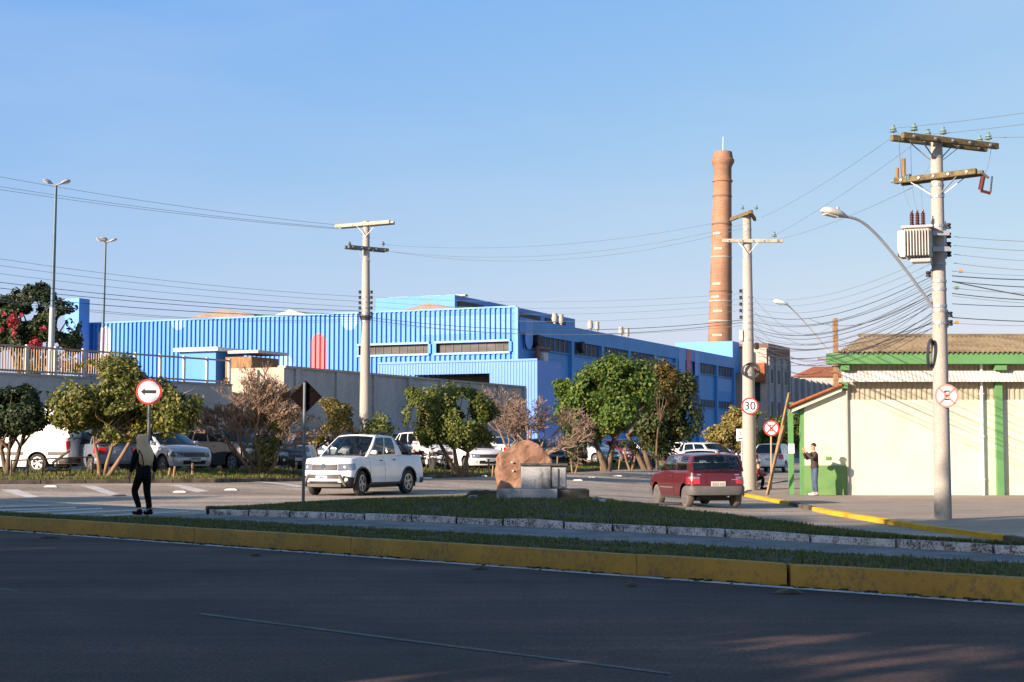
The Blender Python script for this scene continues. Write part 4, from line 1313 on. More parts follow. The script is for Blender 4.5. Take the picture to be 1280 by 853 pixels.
# ------------------------------------------------------------------ chimney
cp = pos(897.5, 205); ch = thing('chimney', 'tall round brick factory chimney with pale iron bands', 'chimney', (cp.x, cp.y, 0))
m_, nt, b_ = new_mat('chimney_brick')
bt = N(nt, 'ShaderNodeTexBrick', Scale=1.0); bt.inputs['Color1'].default_value = (.34, .17, .1, 1); bt.inputs['Color2'].default_value = (.26, .135, .08, 1); bt.inputs['Mortar'].default_value = (.28, .19, .13, 1)
for k, v in (('Mortar Size', .03), ('Brick Width', .6), ('Row Height', .22)): bt.inputs[k].default_value = v
tc = N(nt, 'ShaderNodeTexCoord'); sp_ = N(nt, 'ShaderNodeSeparateXYZ'); nt.links.new(tc.outputs['Object'], sp_.inputs[0])
at2 = N(nt, 'ShaderNodeMath', operation='ARCTAN2'); nt.links.new(sp_.outputs[0], at2.inputs[0]); nt.links.new(sp_.outputs[1], at2.inputs[1])
cb = N(nt, 'ShaderNodeCombineXYZ'); nt.links.new(at2.outputs[0], cb.inputs[0]); nt.links.new(sp_.outputs[2], cb.inputs[1])
nt.links.new(cb.outputs[0], bt.inputs['Vector'])
f_ = noise_node(nt, .35, 6, .6, stretch=(1, 1, .5))
nt.links.new(mixc(nt, 1., bt.outputs['Color'], ramp(nt, f_, ((.3, (.6, .6, .6)), (.7, (1.2, 1.17, 1.12)))), 'MULTIPLY'), b_.inputs['Base Color'])
b_.inputs['Roughness'].default_value = .85
Yc = 205; zc = lambda py: at(897, py, Yc).z; pw = Yc / F
def cr(py): return lerp(10.7, 15.0, (py - 190) / (428 - 190)) * pw
zt = zc(190)
mb = MB(); mb.lathe([(cr(470), 0), (cr(428), zc(428)), (cr(300), zc(300)), (cr(228), zc(228))], 32)
mb.build('shaft', m_, ch, 50)
mb = MB(); mb.lathe([(cr(228), zc(228)), (cr(228) + .14, zc(227.5)), (cr(228) + .14, zc(225.5)), (cr(225), zc(225)), (11.1 * pw, zc(210)), (12.6 * pw, zc(206)), (14.4 * pw, zc(203)), (14.5 * pw, zc(200)), (13 * pw, zc(198.5)), (11.4 * pw, zc(191)), (11.2 * pw, zt), (9 * pw, zt), (9 * pw, zt - 1)], 32)
mb.build('crown_moulding', m_, ch, 30)
for py in (246, 281, 322, 365, 377, 402):
    mb = MB(); r_ = cr(py); z = zc(py); mb.lathe([(r_, z - .09), (r_ + .05, z - .09), (r_ + .05, z + .09), (r_, z + .09)], 32)
    mb.build('iron_band', M['brick_dark'] if py in (281, 365, 246) else M['concrete'], ch)
for py, a0 in ((293, 3.6), (312, 3.8), (356, 3.7), (420, 3.9), (372, 3.6), (390, 3.9)):
    mb = MB(); r_ = cr(py) + .03; z = zc(py)
    vs = [(r_ * cos(a), r_ * sin(a), z + h) for a in [a0 + i * .12 for i in range(8)] for h in (-.14, .14)]
    mb.add(vs, [(2 * i, 2 * i + 2, 2 * i + 3, 2 * i + 1) for i in range(7)]); mb.build('mortar_patch', M['white_bldg'], ch)
mb = MB(); mb.tube([(0, 0, zt - .5), (0, 0, zc(171))], .05, 5); mb.build('lightning_rod', M['galv'], ch)
ch.rotation_euler = (0, R(1.4), 0)

# ------------------------------------------------------------------ old works building behind the pole
W0 = at(958, 435, 165); wz = W0.z; W0.z = 0
wb_ = thing('old_works', 'grey three storey works building with dark windows, brown brick parapet and cream end wall', 'building', (W0.x, W0.y, 0))
def wl(u, out, z):          # local coordinates
    p = D1 * u + NS * out; return Vector((p.x, p.y, z))
t1 = 9.3; t2 = 44
z2 = zat(470, 173)
mb = MB(); fw = 38 * 165 / F / D0.x
mb.prism([Vector((0, 0, 0)), Vector((0, 0, 0)) - D0 * fw, Vector((0, 0, wz)) - D0 * fw, Vector((0, 0, wz))], D1 * .3)
mb.build('end_wall', M['white_bldg'], wb_)
mb = MB(); mb.prism([wl(.31, 0, 0), wl(t1, 0, 0), wl(t1, 0, wz - .9), wl(.31, 0, wz - .9)], -NS * 12)
mb.build('tall_block', M['grey_bldg'], wb_)
mb = MB(); mb.prism([wl(.32, .12, wz - .9), wl(t1 + .1, .12, wz - .9), wl(t1 + .1, .12, wz + .5), wl(.32, .12, wz + .5)], -NS * 10); mb.build('parapet', M['brick_dark'], wb_)
mb = MB(); mb.prism([wl(t1 + .01, -.6, 0), wl(t2, -.6, 0), wl(t2, -.6, z2), wl(t1 + .01, -.6, z2)], -NS * 8); mb.build('low_block', M['grey_bldg'], wb_)
for u in [.5, 3.2, 6.2, 9.0]:
    mb = MB(); mb.box(wl(u, .12, (wz - .9) / 2), (.5, .24, wz - .9), rotS); mb.build('pier', M['grey_bldg'], wb_)
for i in range(12):
    mb = MB(); u = t1 + 2.6 + i * 2.9; mb.box(wl(u, -.42, z2 / 2), (.55, .36, z2 + .1), rotS); mb.build('pier', M['grey_bldg'], wb_)
def wwin(u, o_, z, w_, h_):
    mb = MB(); mb.box(wl(u, o_, z), (w_, .12, h_), rotS); f = mb.build('window', M['win_dark'], wb_)
    mb = MB(); mb.box(wl(u, o_ + .03, z - h_ / 2), (w_ + .2, .16, .12), rotS); mb.build('sill', M['white_bldg'], f)
for z, h_ in ((9.2, 1.5), (5.6, 2.0), (2.2, 1.6)):
    for u in (1.8, 4.7, 7.6): wwin(u, 0, z, 1.1, h_)
for i in range(12):
    for z, h_ in ((5.6, 2.0), (2.0, 1.4)): wwin(t1 + 1.2 + i * 2.9, -.6, z, .95, h_)
mb = MB()
mb.box(Vector((0, 0, 0)) - D0 * (fw * .45) + NF * .05 + Vector((0, 0, zat(482, 165))), (fw * .5, .2, 3.2), Matrix.Rotation(atan2(D0.y, D0.x), 3, 'Z'))
mb.build('dark_panel', M['win_dark'], wb_)  # dark panel standing slightly proud of the end wall
mb = MB(); mb.box(Vector((0, 0, 0)) - D0 * .9 + NF * .35 + Vector((0, 0, zat(466, 165))), (1.7, .5, 2.), Matrix.Rotation(atan2(D0.y, D0.x), 3, 'Z'), bev=.05); mb.build('vent_box', M['tile_roof'], wb_)
# red tiled hip roof further back
rp = at(1000, 471, 196); rr_ = thing('tiled_roof_house', 'red tiled hipped roof rising above the grey facade', 'house', (rp.x, rp.y, 0))
wq = 196 / F
mb = MB(); zb, ze = rp.z, zat(458, 196)
hx = [Vector((-4 * wq, 0, zb)), Vector((62 * wq, 0, zb)), Vector((62 * wq, 9, zb)), Vector((-4 * wq, 9, zb)), Vector((26 * wq, 4.5, ze + .2)), Vector((50 * wq, 4.5, ze + .2))]
mb.add(hx, [(0, 1, 5, 4), (1, 2, 5), (2, 3, 4, 5), (3, 0, 4)]); mb.build('roof', M['tile_roof'], rr_)
mb = MB(); mb.box((29 * wq, 4.5, zb / 2), (64 * wq, 8.4, zb)); mb.build('wall', M['white_bldg'], rr_)

# ------------------------------------------------------------------ yard walls at the left
WZ = 5.15
B0 = at(355, 460, 70); B0.z = 0; B1 = at(656, 485, 92.5); B1.z = 0
dw = (B1 - B0).normalized(); nw = Vector((dw.y, -dw.x, 0)); fl = Vector((-nw.x, -nw.y, 0))
yw = thing('yard_wall', 'long grey concrete retaining wall in shade behind the parked cars', 'wall', (B0.x, B0.y, 0))
mb = MB(); Lw = (B1 - B0).length
mb.prism([Vector((0, 0, 0)), dw * Lw, dw * Lw + Vector((0, 0, WZ)), Vector((0, 0, WZ))], -nw * .3)
for i in range(0, 8): 
    u = i * 3.4 + 1; mb.box(dw * u + nw * .05 + Vector((0, 0, WZ / 2)), (.35, .1, WZ - .02), Matrix.Rotation(atan2(dw.y, dw.x), 3, 'Z'))
mb.build('wall_panel', M['concrete_dark'], yw)
mb = MB(); mb.bar(Vector((0, 0, WZ + .05)) + nw * .03 - nw * .15, dw * Lw + Vector((0, 0, WZ + .05)) - nw * .12, .42, .1); mb.build('coping', M['concrete_cream'], yw)
# lit end block
c2 = thing('ramp_end_wall', 'sunlit cream concrete end wall above the reddish bare bush', 'wall', (B0.x, B0.y, 0))
wE = 76 * 70 / F / abs(fl.x * 0 + D0.x)
dE = D0
mb = MB(); mb.prism([dE * -.02, dE * -wE, dE * -wE + Vector((0, 0, WZ + .03)), dE * -.02 + Vector((0, 0, WZ + .03))], -NF * .0 + D1 * 7); mb.build('block', M['concrete_cream'], c2)
# left retaining wall
A0 = at(-80, 470, 56.5); A1 = at(290, 478, 69.5); zL = 4.34
A0.z = A1.z = 0
da = (A1 - A0).normalized(); na = Vector((da.y, -da.x, 0)); La = (A1 - A0).length
lw = thing('terrace_wall', 'dark grey retaining wall under the picket railing at the left', 'wall', (A0.x, A0.y, 0))
mb = MB(); mb.prism([Vector((0, 0, 0)), da * La, da * La + Vector((0, 0, zL)), Vector((0, 0, zL))], -na * .35); mb.build('wall_panel', M['concrete_dark'], lw)
mb = MB(); mb.bar(Vector((0, 0, zL + .04)) - na * .17, da * La + Vector((0, 0, zL + .04)) - na * .17, .42, .08); mb.build('coping', M['concrete'], lw)
# terrace behind both walls
mb = MB()
mb.add([Vector((A0.x, A0.y, zL - .02)) - na * .2, Vector((A1.x, A1.y, zL - .02)) - na * .2, Vector((B0.x - 4, B0.y + 3, zL - .02)), Vector((B1.x - 14, B1.y + 12, zL - .02)), Vector((-60, 124, zL - .02)), Vector((-90, 90, zL - .02))], [(0, 1, 2, 3, 4, 5)])
tag(mb.build('terrace', M['pavement']), kind='structure')
# picket railing on the wall: posts every 2 m, rails, pickets; plain rails at the right end
fe = thing('picket_railing', 'pale brown picket railing with posts on top of the retaining wall', 'railing', (A0.x, A0.y, 0))
zr0 = zL + .08; hR = 1.02
pk = MB(); nP = int(La / .125)
uplain = La * .62
for i in range(nP):
    u = i * .125 + .05
    if u > uplain: break
    p = da * u - na * .17; pk.box(p + Vector((0, 0, zr0 + hR / 2 - .02)), (.035, .03, hR - .12), Matrix.Rotation(atan2(da.y, da.x), 3, 'Z'))
pk.build('pickets', M['fence'], fe)
mb = MB()
for z in (zr0 + .1, zr0 + hR): mb.bar(-na * .17 + Vector((0, 0, z)), da * La - na * .17 + Vector((0, 0, z)), .06, .07)
mb.build('rail', M['fence'], fe)
npost = int(La / 1.35)
for i in range(npost + 1):
    p = da * (i * La / npost) - na * .17; mb = MB(); mb.box(p + Vector((0, 0, zr0 + hR / 2 + .04)), (.11, .11, hR + .08), Matrix.Rotation(atan2(da.y, da.x), 3, 'Z'), bev=.01); mb.build('post', M['white_dirty'], fe)
# gatehouse on the terrace
gh = at(283, 440, 84); g_ = thing('gatehouse', 'small blue gatehouse under a white slab roof behind the railing', 'gatehouse', (gh.x, gh.y, zL))
k = 84 / F; rotF = Matrix.Rotation(atan2(D0.y, D0.x), 3, 'Z')
mb = MB(); hz = zat(441, 84) - zL
mb.box(D0 * -.9 + Vector((0, 0, hz / 2)), (54 * k, 2.6, hz), rotF); mb.build('wall', M['blue'], g_)
mb = MB(); mb.box(D0 * 1.35 + D1 * .4 + Vector((0, 0, hz / 2 - .15)), (38 * k, 2.6, hz - .3), rotF); mb.build('annex_wall', M['wood'], g_)
mb = MB(); mb.box(D0 * -.85 + Vector((0, 0, hz + .1)), (66 * k, 3.2, .2), rotF, bev=.02); mb.build('roof_slab', M['white'], g_)
mb = MB(); mb.box(D0 * 1.75 + D1 * .4 + Vector((0, 0, hz - .06)), (44 * k, 3., .14), rotF); mb.build('annex_roof', M['white_dirty'], g_)

# ------------------------------------------------------------------ green and cream warehouse
YW = 52.6
def wx(px, Y=YW): return ray(px, 563).x * Y
def wzz(py, Y=YW): return at(640, py, Y).z
wh = thing('warehouse', 'cream warehouse with green eave beam, green pilasters and corrugated roof', 'warehouse', (wx(1160), YW, 0))
ox = wx(1160)
def wv(px, py=None, dy=0., z=None, Y=YW): return Vector((wx(px, Y) - ox, dy, wzz(py, Y) if z is None else z))
XR = 1560
mb = MB()
zc0 = wzz(500)
p0, p1 = wv(1059, z=0), wv(XR, z=0)
mb.prism([Vector((p0.x, 0, -.3)), Vector((p1.x, 0, -.3)), Vector((p1.x, 0, zc0)), Vector((p0.x, 0, zc0))], Vector((0, .3, 0)))
mb.build('wall', M['cream'], wh)
mb = MB(); UX, NY = Vector((1, 0, 0)), Vector((0, -1, 0))
corr(mb, Vector((0, .06, 0)), UX, NY, wv(1053, 0, z=0).x, p1.x, zc0, wzz(456), .17, .03)
mb.build('sheet_cladding', M['beige_sheet'], wh)
mb = MB(); za, zb = wzz(478), wzz(464)
ya0, ya1 = -.42, -.12
n = 220
vs = []
xa, xb = wv(1052, 0, z=0).x, p1.x
for i in range(n * 2 + 1):
    x = lerp(xa, xb, i / (2 * n)); wv_ = .022 * sin(i * pi / 2 + .0) if i % 2 else 0
    wv_ = .018 * (1 if i % 4 in (1,) else -1 if i % 4 == 3 else 0)
    vs += [(x, ya1 + wv_ - .0, zb), (x, ya0 + wv_, za)]
mb.add(vs, [(2 * i, 2 * i + 2, 2 * i + 3, 2 * i + 1) for i in range(2 * n)])
mb.build('awning', M['awning'], wh, 60)
mb = MB(); mb.bar(wv(1034, 449.3, -.25), wv(XR, 449.3, -.25), .5, wzz(442.7) - wzz(456)); mb.build('eave_beam', M['green_paint'], wh)
# brackets and pilasters
for px0, px1 in ((1050, 1060), (1242, 1256), (1440, 1456)):
    mb = MB(); a, b = wv(px0, 456, 0), wv(px1, 463.5, 0); mb.box(((a.x + b.x) / 2, -.2, (a.z + b.z) / 2 - .005), (b.x - a.x, .4, abs(a.z - b.z) - .01)); mb.build('bracket', M['green_paint'], wh)
for px0, px1 in ((1244, 1252.5), (1443, 1454)):
    mb = MB(); a, b = wv(px0, 479, 0), wv(px1, 640, 0); mb.box(((a.x + b.x) / 2, -.08, (a.z + b.z) / 2), (b.x - a.x, .2, a.z - b.z)); mb.build('pilaster', M['green_paint'], wh)
mb = MB(); a, b = wv(1050, 478, 0), wv(1059, 486, 0); mb.box(((a.x + b.x) / 2, -.1, (a.z + b.z) / 2), (b.x - a.x, .3, a.z - b.z)); mb.build('bracket', M['green_paint'], wh)
mb = MB(); x = wv(1227.5, 0, z=0).x; mb.tube([(x, -.1, -.05), (x, -.1, wzz(456))], .045, 8)
for z in (.6, 2., 3.4): mb.box((x, -.06, z), (.14, .12, .04))
mb.build('downpipe', M['white'], wh)
mb = MB(); x = wv(1059.3, 0, z=0).x; mb.tube([(x, -.05, -.05), (x, -.05, wzz(480))], .04, 8); mb.build('drainpipe', M['concrete'], wh)
# main roof, waved sheets
mb = MB(); Yr = YW + 4.4
e0, e1 = wv(1045, 443, -.55), wv(XR, 443, -.55); e0.z += .02; e1.z += .02; bx = wx(1049, YW + 9.3) - ox
r0, r1 = Vector((wx(1079, Yr) - ox, 4.4, wzz(421, Yr))), Vector((wx(XR, Yr) - ox, 4.4, wzz(421, Yr)))
n = 330
vs = []
for i in range(n + 1):
    f = i / n; a = e0.lerp(e1, f); x = a.x
    xr = x; d = .05 * (1 if i % 4 in (1,) else -1 if i % 4 == 3 else 0)
    t_ = 1. if x >= r0.x else (x - e0.x) / (r0.x - e0.x)
    for t in (0, .33, .335, .66, .665, 1.0):
        tt = t * t_; z = lerp(a.z, r0.z, tt) + d + (.02 if t in (.335, .665) else 0)
        vs.append((x, lerp(a.y, r0.y, tt), z))
mb.add(vs, [(i * 6 + j, (i + 1) * 6 + j, (i + 1) * 6 + j + 1, i * 6 + j + 1) for i in range(n) for j in range(5)])
mb.add([e0, r0, Vector((bx, 9.3, e0.z))], [(0, 1, 2)]); mb.add([r0, r1, Vector((r1.x, 9.3, e0.z)), Vector((bx, 9.3, e0.z))], [(0, 1, 2, 3)])
mb.bar(r0 + Vector((-.1, 0, .05)), r1 + Vector((0, 0, .05)), .3, .08)
mb.build('roof', M['fibre_roof'], wh)
mb = MB(); xq = wx(1066, YW + 9.2) - ox; mb.box(((xq + p1.x) / 2, 8.9, 2.3), (p1.x - xq, .3, 4.4)); q_ = Vector((wx(1064, YW + 8.8) - ox, 8.8, 0)); mb.prism([Vector((p0.x, .3, 0)), q_, q_ + Vector((.2, 0, 0)), Vector((p0.x + .2, .3, 0))], Vector((0, 0, 4.4))); mb.build('rear_wall', M['cream'], wh)
# porch annex: lean-to with tiled verge, open at the left
zdado = wzz(582)
mb = MB(); a, b, c = wv(1006, 0, z=0).x, wv(1058.8, 0, z=0).x, 0
q = [Vector((a, .0, -.2)), Vector((b, .0, -.2)), Vector((b, .0, wzz(487))), Vector((a, .0, wzz(507)))]
mb.prism(q, Vector((0, .25, 0))); mb.build('annex_wall', M['cream'], wh)
mb = MB(); mb.box(((a + b) / 2 - .02, -.015, (zdado - .2) / 2), (b - a + .04, .03, zdado + .2)); mb.build('dado', M['green_dado'], wh)
mb = MB(); ra, rb = wv(984.5, 511.5, 0), wv(1052, 484, 0)
u_ = (rb - ra).normalized(); n_ = Vector((-u_.z, 0, u_.x))
mb.prism([ra + Vector((0, -.25, 0)), rb + Vector((0, -.25, 0)), rb + Vector((0, -.25, 0)) + n_ * .07, ra + Vector((0, -.25, 0)) + n_ * .07], Vector(((ra.x + ox) / YW * 3.4, 3.4, 0)))
nt_ = 34
for i in range(16):      # tile ends along the verge
    p = ra.lerp(rb, (i + .5) / 16) + Vector((0, -.27, 0)) + n_ * .07
    mb.tube([p + u_ * -.07, p + u_ * .06], [.05, .06], 6)
mb.build('porch_roof', M['tile_roof'], wh)
mb = MB(); mb.prism([ra + Vector((0.05, -.2, -.14)), rb + Vector((0, -.2, -.14)), rb + Vector((0, -.2, -.01)), ra + Vector((0.05, -.2, -.01))], Vector((0, .1, 0))); mb.build('barge_board', M['cream'], wh)
mb = MB(); x0 = wv(990, 0, z=0).x
mb.prism([Vector((x0, .3, -.05)), Vector((a, .3, -.05)), Vector((a, .3, wzz(507))), Vector((x0, .3, wzz(513)))], Vector((0, 3, 0))) if False else None
sh = Vector(((ra.x + ox) / YW * 3., 3., 0)); mb.add([ra + Vector((.04, -.1, -.05)), Vector((a + .2, -.1, wzz(507) + .02)), Vector((a + .2, -.1, wzz(507) + .02)) + sh, ra + Vector((.04, 0, -.05)) + sh], [(0, 1, 2, 3)])
mb.build('porch_ceiling', M['dark'], wh)
for px, dy, w_ in ((994.5, .9, .16), (1003.5, .12, .12)):
    x = wv(px, 0, z=0).x; mb = MB(); mb.box((x, dy, 1.5), (w_, .16, 3.3)); mb.build('porch_post', M['green_paint'], wh)
mb = MB(); x = wv(1003, 0, z=0).x; mb.prism([Vector((x - .06, .2, 0)), Vector((x - .06, .2, 0)) + Vector(((x + ox) / YW * 3, 3, 0)), Vector((x + .06, .2, 0)) + Vector(((x + ox) / YW * 3, 3, 0)), Vector((x + .06, .2, 0))], Vector((0, 0, 3))); mb.build('porch_side', M['green_paint'], wh)
x = wv(994.6, 0, z=0).x
mb = MB(); mb.box((x, .9 - .09, wzz(561)), (.2, .012, .32)); o = mb.build('paper_notice', M['white']); o.location = wh.location
tag(o, 'white paper notice stuck on the green porch post', 'notice')
mb = MB(); mb.box((wv(1035, 0, z=0).x, -.02, wzz(573)), (.16, .025, .11), m=0); mb.box((wv(1035, 0, z=0).x, -.033, wzz(573)), (.12, .01, .07), m=1)
o = mb.build('wall_plate', [M['green_paint'], M['green_dado']]); o.location = wh.location
tag(o, 'small green plate on the cream wall behind the photographing man', 'plate')
# ------------------------------------------------------------------ utility poles
def pole_body(root, H, r0, r1, bands=()):
    mb = MB(); mb.lathe([(r0, -.3), (lerp(r0, r1, .33), H * .33), (lerp(r0, r1, .66), H * .66), (r1, H), (r1 * .8, H + .02), (0, H + .02)], 20)
    mb.build('shaft', M['concrete'], root, 40)
    for z in bands:
        r_ = lerp(r0, r1, z / H) + .006; mb = MB(); mb.lathe([(r_ - .01, z - .03), (r_ + .008, z - .03), (r_ + .008, z + .03), (r_ - .01, z + .03)], 20)
        mb.build('clamp_band', M['galv'], root)
def insulator(mb, p, s=1., m=0, ax=(0, 0, 1)):
    mb.lathe([(.02 * s, -.1 * s), (.02 * s, 0), (.09 * s, .0), (.1 * s, .02 * s), (.05 * s, .06 * s), (.085 * s, .07 * s), (.08 * s, .09 * s), (.035 * s, .13 * s), (.045 * s, .17 * s), (.02 * s, .19 * s), (0, .19 * s)], 10, p, ax, m)
def rack(root, x, y, z0, n, st, name='spool_rack', sgn=1):
    mb = MB()
    mb.bar((x - sgn * .03, y, z0 - .1), (x - sgn * .03, y, z0 + st * (n - 1) + .1), .03, .03, 1)
    for i in range(n):
        z = z0 + st * i
        mb.lathe([(.03, -.06), (.055, -.05), (.05, -.015), (.03, 0), (.05, .015), (.055, .05), (.03, .06)], 10, (x + sgn * .03, y, z))
    mb.build(name, [M['black'], M['galv']], root, 40)

# pole A: right, with transformer
pA = gnd(1179, 650, .09); YA = pA.y
def zA(py): return at(1180, py, YA).z - pA.z
def lA(px, py, dy=0.):
    v = at(px, py, YA + dy); return v - pA
HA = zA(172)
A = thing('utility_pole', 'nearest concrete utility pole carrying a grey transformer and a street lamp arm', 'utility pole', pA, 0, 'concrete utility poles')
pole_body(A, HA, .185, .125, (zA(196), zA(232), zA(246), zA(283), zA(330), zA(352), zA(362), zA(383), zA(389), zA(404)))
def arm(root, a, b, w, h, mat, off, name='crossarm'):
    d = (b - a).normalized(); n = Vector((d.y, -d.x, 0)).normalized()
    for sg in off:
        mb = MB(); mb.bar(a + n * sg, b + n * sg, w, h, bev=.012)
        for f in (.1, .32, .5, .68, .9):
            p = a.lerp(b, f) + n * (sg + (.0)); mb.lathe([(.03, 0), (.03, w / 2 + .03), (0, w / 2 + .032)], 8, p, n, 1)
        mb.build(name, [mat, M['galv']], root)
    return d, n
a1 = lA(1121, 172.5, -.62); b1 = lA(1240, 183.5, .62)
a1.z = b1.z = zA(178)
d1, n1 = arm(A, a1, b1, .1, .13, M['brown_arm'], (.17, -.17))
c2 = Vector((0, 0, zA(222)))
d2 = Vector((.74, -.67, 0)).normalized()
a2_, b2_ = c2 - d2 * .92, c2 + d2 * .98
d2, n2 = arm(A, a2_, b2_, .1, .12, M['brown_arm'], (.16, -.16))
for (c, d, n, zz) in ((Vector((0, 0, zA(178))), d1, n1, zA(200)), (c2, d2, n2, zA(243))):
    mb = MB()
    for s_ in (-1, 1):
        for q in (-.17, .17): mb.bar(c + d * (.55 * s_) + n * q - Vector((0, 0, .05)), Vector((0, 0, zz)) + d * (.12 * s_) + n * q * .4, .03, .012)
    mb.build('brace', M['galv'], A)
for f, q in ((.02, -.17), (.12, .17), (.42, .17), (.38, -.17), (.9, .17), (.93, -.17)):
    mb = MB(); insulator(mb, a1.lerp(b1, f) + n1 * q + Vector((0, 0, .13)), .85); mb.build('insulator', M['insul_glass'], A, 40)
for f, q in ((.0, 0), (.2, .16), (.6, -.2), (.68, -.2)):
    mb = MB(); insulator(mb, a2_.lerp(b2_, f) + n2 * q + Vector((0, 0, .04)), .9, ax=d2 * (-1 if f < .5 else 1)); mb.build('insulator', M['insul_glass'], A, 40)
mb = MB()
for f, h in ((.02, .24), (.1, .42)):
    p = a2_.lerp(b2_, f) + n2 * .1 + Vector((0, 0, .06)); mb.tube([p, p + Vector((0, 0, h))], .05 if f > .05 else .04, 8)
mb.build('lightning_arrester', M['wood'], A)
mb = MB(); p = b2_ + d2 * .05
mb.bar(p + Vector((0, 0, -.02)), p + Vector((.12, -.05, -.14)), .05, .05, 1); mb.tube([p + Vector((.02, 0, -.1)), p + Vector((-.04, 0, -.38))], .055, 8); mb.tube([p + Vector((.2, -.02, -.1)), p + Vector((.16, -.02, -.44))], .02, 6, 1); mb.tube([p + Vector((-.04, 0, -.4)), p + Vector((.16, -.02, -.46))], .035, 6, 2)
mb.build('fuse_cutout', [M['porcelain'], M['black'], M['porcelain']], A)
# transformer
tx = lA(1148, 305, -.2); tank = MB()
tz0, tz1 = zA(327), zA(286)
hw = .29
tank.box((tx.x + .02, tx.y, (tz0 + tz1) / 2), (hw * 1.75, .46, tz1 - tz0), bev=.07)
tr_rot = Matrix.Rotation(R(-18), 3, 'Z')
tt = thing('transformer', 'pale grey finned transformer with three brown bushings hung on the nearest pole', 'transformer', pA + Vector((tx.x, tx.y, (tz0 + tz1) / 2)), R(-20))
hz = (tz1 - tz0) / 2
mb = MB(); mb.box((0, 0, 0), (.56, .4, hz * 2 - .06), bev=.05); mb.build('tank', M['transformer'], tt)
for i in range(9):
    mb = MB(); y = 0; x = -.24 + i * .06
    mb.box((x, -.28, -.01), (.028, .22, hz * 2 - .14), bev=.01); mb.build('cooling_fin', M['transformer'], tt)
for i in range(5):
    mb = MB(); mb.box((-.33, -.18 + i * .09, -.01), (.16, .028, hz * 2 - .14), bev=.01); mb.build('cooling_fin', M['transformer'], tt)
mb = MB(); mb.box((0, 0, hz - .01), (.66, .5, .05), bev=.015); mb.build('lid', M['transformer'], tt)
mb = MB(); mb.box((.06, -.05, -hz - .02), (.42, .36, .08), bev=.02); mb.build('base', M['transformer'], tt)
for i in range(3):
    mb = MB(); x = -.12 + i * .115
    mb.lathe([(.05, 0), (.05, .04), (.035, .05)] + [(r_, .05 + .035 * k + o) for k in range(7) for r_, o in ((.034, 0), (.058, .008), (.034, .02))] + [(.02, .31), (.02, .36), (0, .36)], 10, (x, -.05, hz + .01)); mb.build('bushing', M['porcelain'], tt, 40)
for z in (.22, -.12):
    mb = MB(); mb.bar((.28, .05, z), (.62, .16, z), .08, .1); mb.build('hanger', M['galv'], tt)
# low voltage racks, cable coil, sign
rack(A, .19, -.03, zA(318), 4, .2)
rack(A, .19, -.03, zA(404), 2, .18)
rack(A, -.2, -.03, zA(343), 1, .2, sgn=-1)
mb = MB(); r_ = random.Random(2)
for k in range(7):
    q = .3 + .04 * r_.random(); o = Vector((-.25 + .03 * r_.random(), -.12 + .08 * r_.random(), 0))
    mb.tube([o + Vector((q * .28 * cos(a), q * .5 * cos(a + .4), zA(442) + q * sin(a) * .85)) for a in [2 * pi * i / 20 for i in range(21)]], .02, 5)
cc = mb.build('cable_coil', M['cable'], None, 0, pA); tag(cc, 'black coil of spare cable hanging on the nearest pole', 'cable coil')
# hanging loops of wire between arms and transformer
def wire(pts, r, mat, name, sag=0., n=14):
    """cable through two or three world points"""
    a, b = Vector(pts[0]), Vector(pts[-1])
    q = []
    for i in range(n + 1):
        t = i / n; p = a.lerp(b, t); p.z -= 4 * sag * t * (1 - t); q.append(p)
    mb = MB(); mb.tube(q, r * .6, 4)
    return mb.build(name, mat)
for i, (f, x) in enumerate(((.02, -.13), (.14, -.02), (.4, .1))):
    a = A.location + a1.lerp(b1, f) + Vector((0, 0, .1)); b = A.location + a2_.lerp(b2_, .05 + .12 * i) + Vector((0, 0, .1))
    o = wire((a, b), .008, M['cable_grey'], 'jumper_wire', .25); tag(o, 'thin jumper wire between the two crossarms of the nearest pole', 'wire', 'jumper wires on the nearest pole')
    a = A.location + a2_.lerp(b2_, .05 + .12 * i); b = tt.location + Vector((x * .9, -.02, hz + .36))
    o = wire((a, b), .008, M['cable_grey'], 'jumper_wire', .12); tag(o, 'thin jumper wire looping down to a transformer bushing', 'wire', 'jumper wires at the transformer')
a = A.location + b1 + Vector((0, 0, .1)); b = A.location + b2_ + Vector((0, 0, .02))
o = wire((a, b), .008, M['cable_grey'], 'jumper_wire', .3); tag(o, 'thin jumper wire from the right arm tip down to the fuse cutout', 'wire')

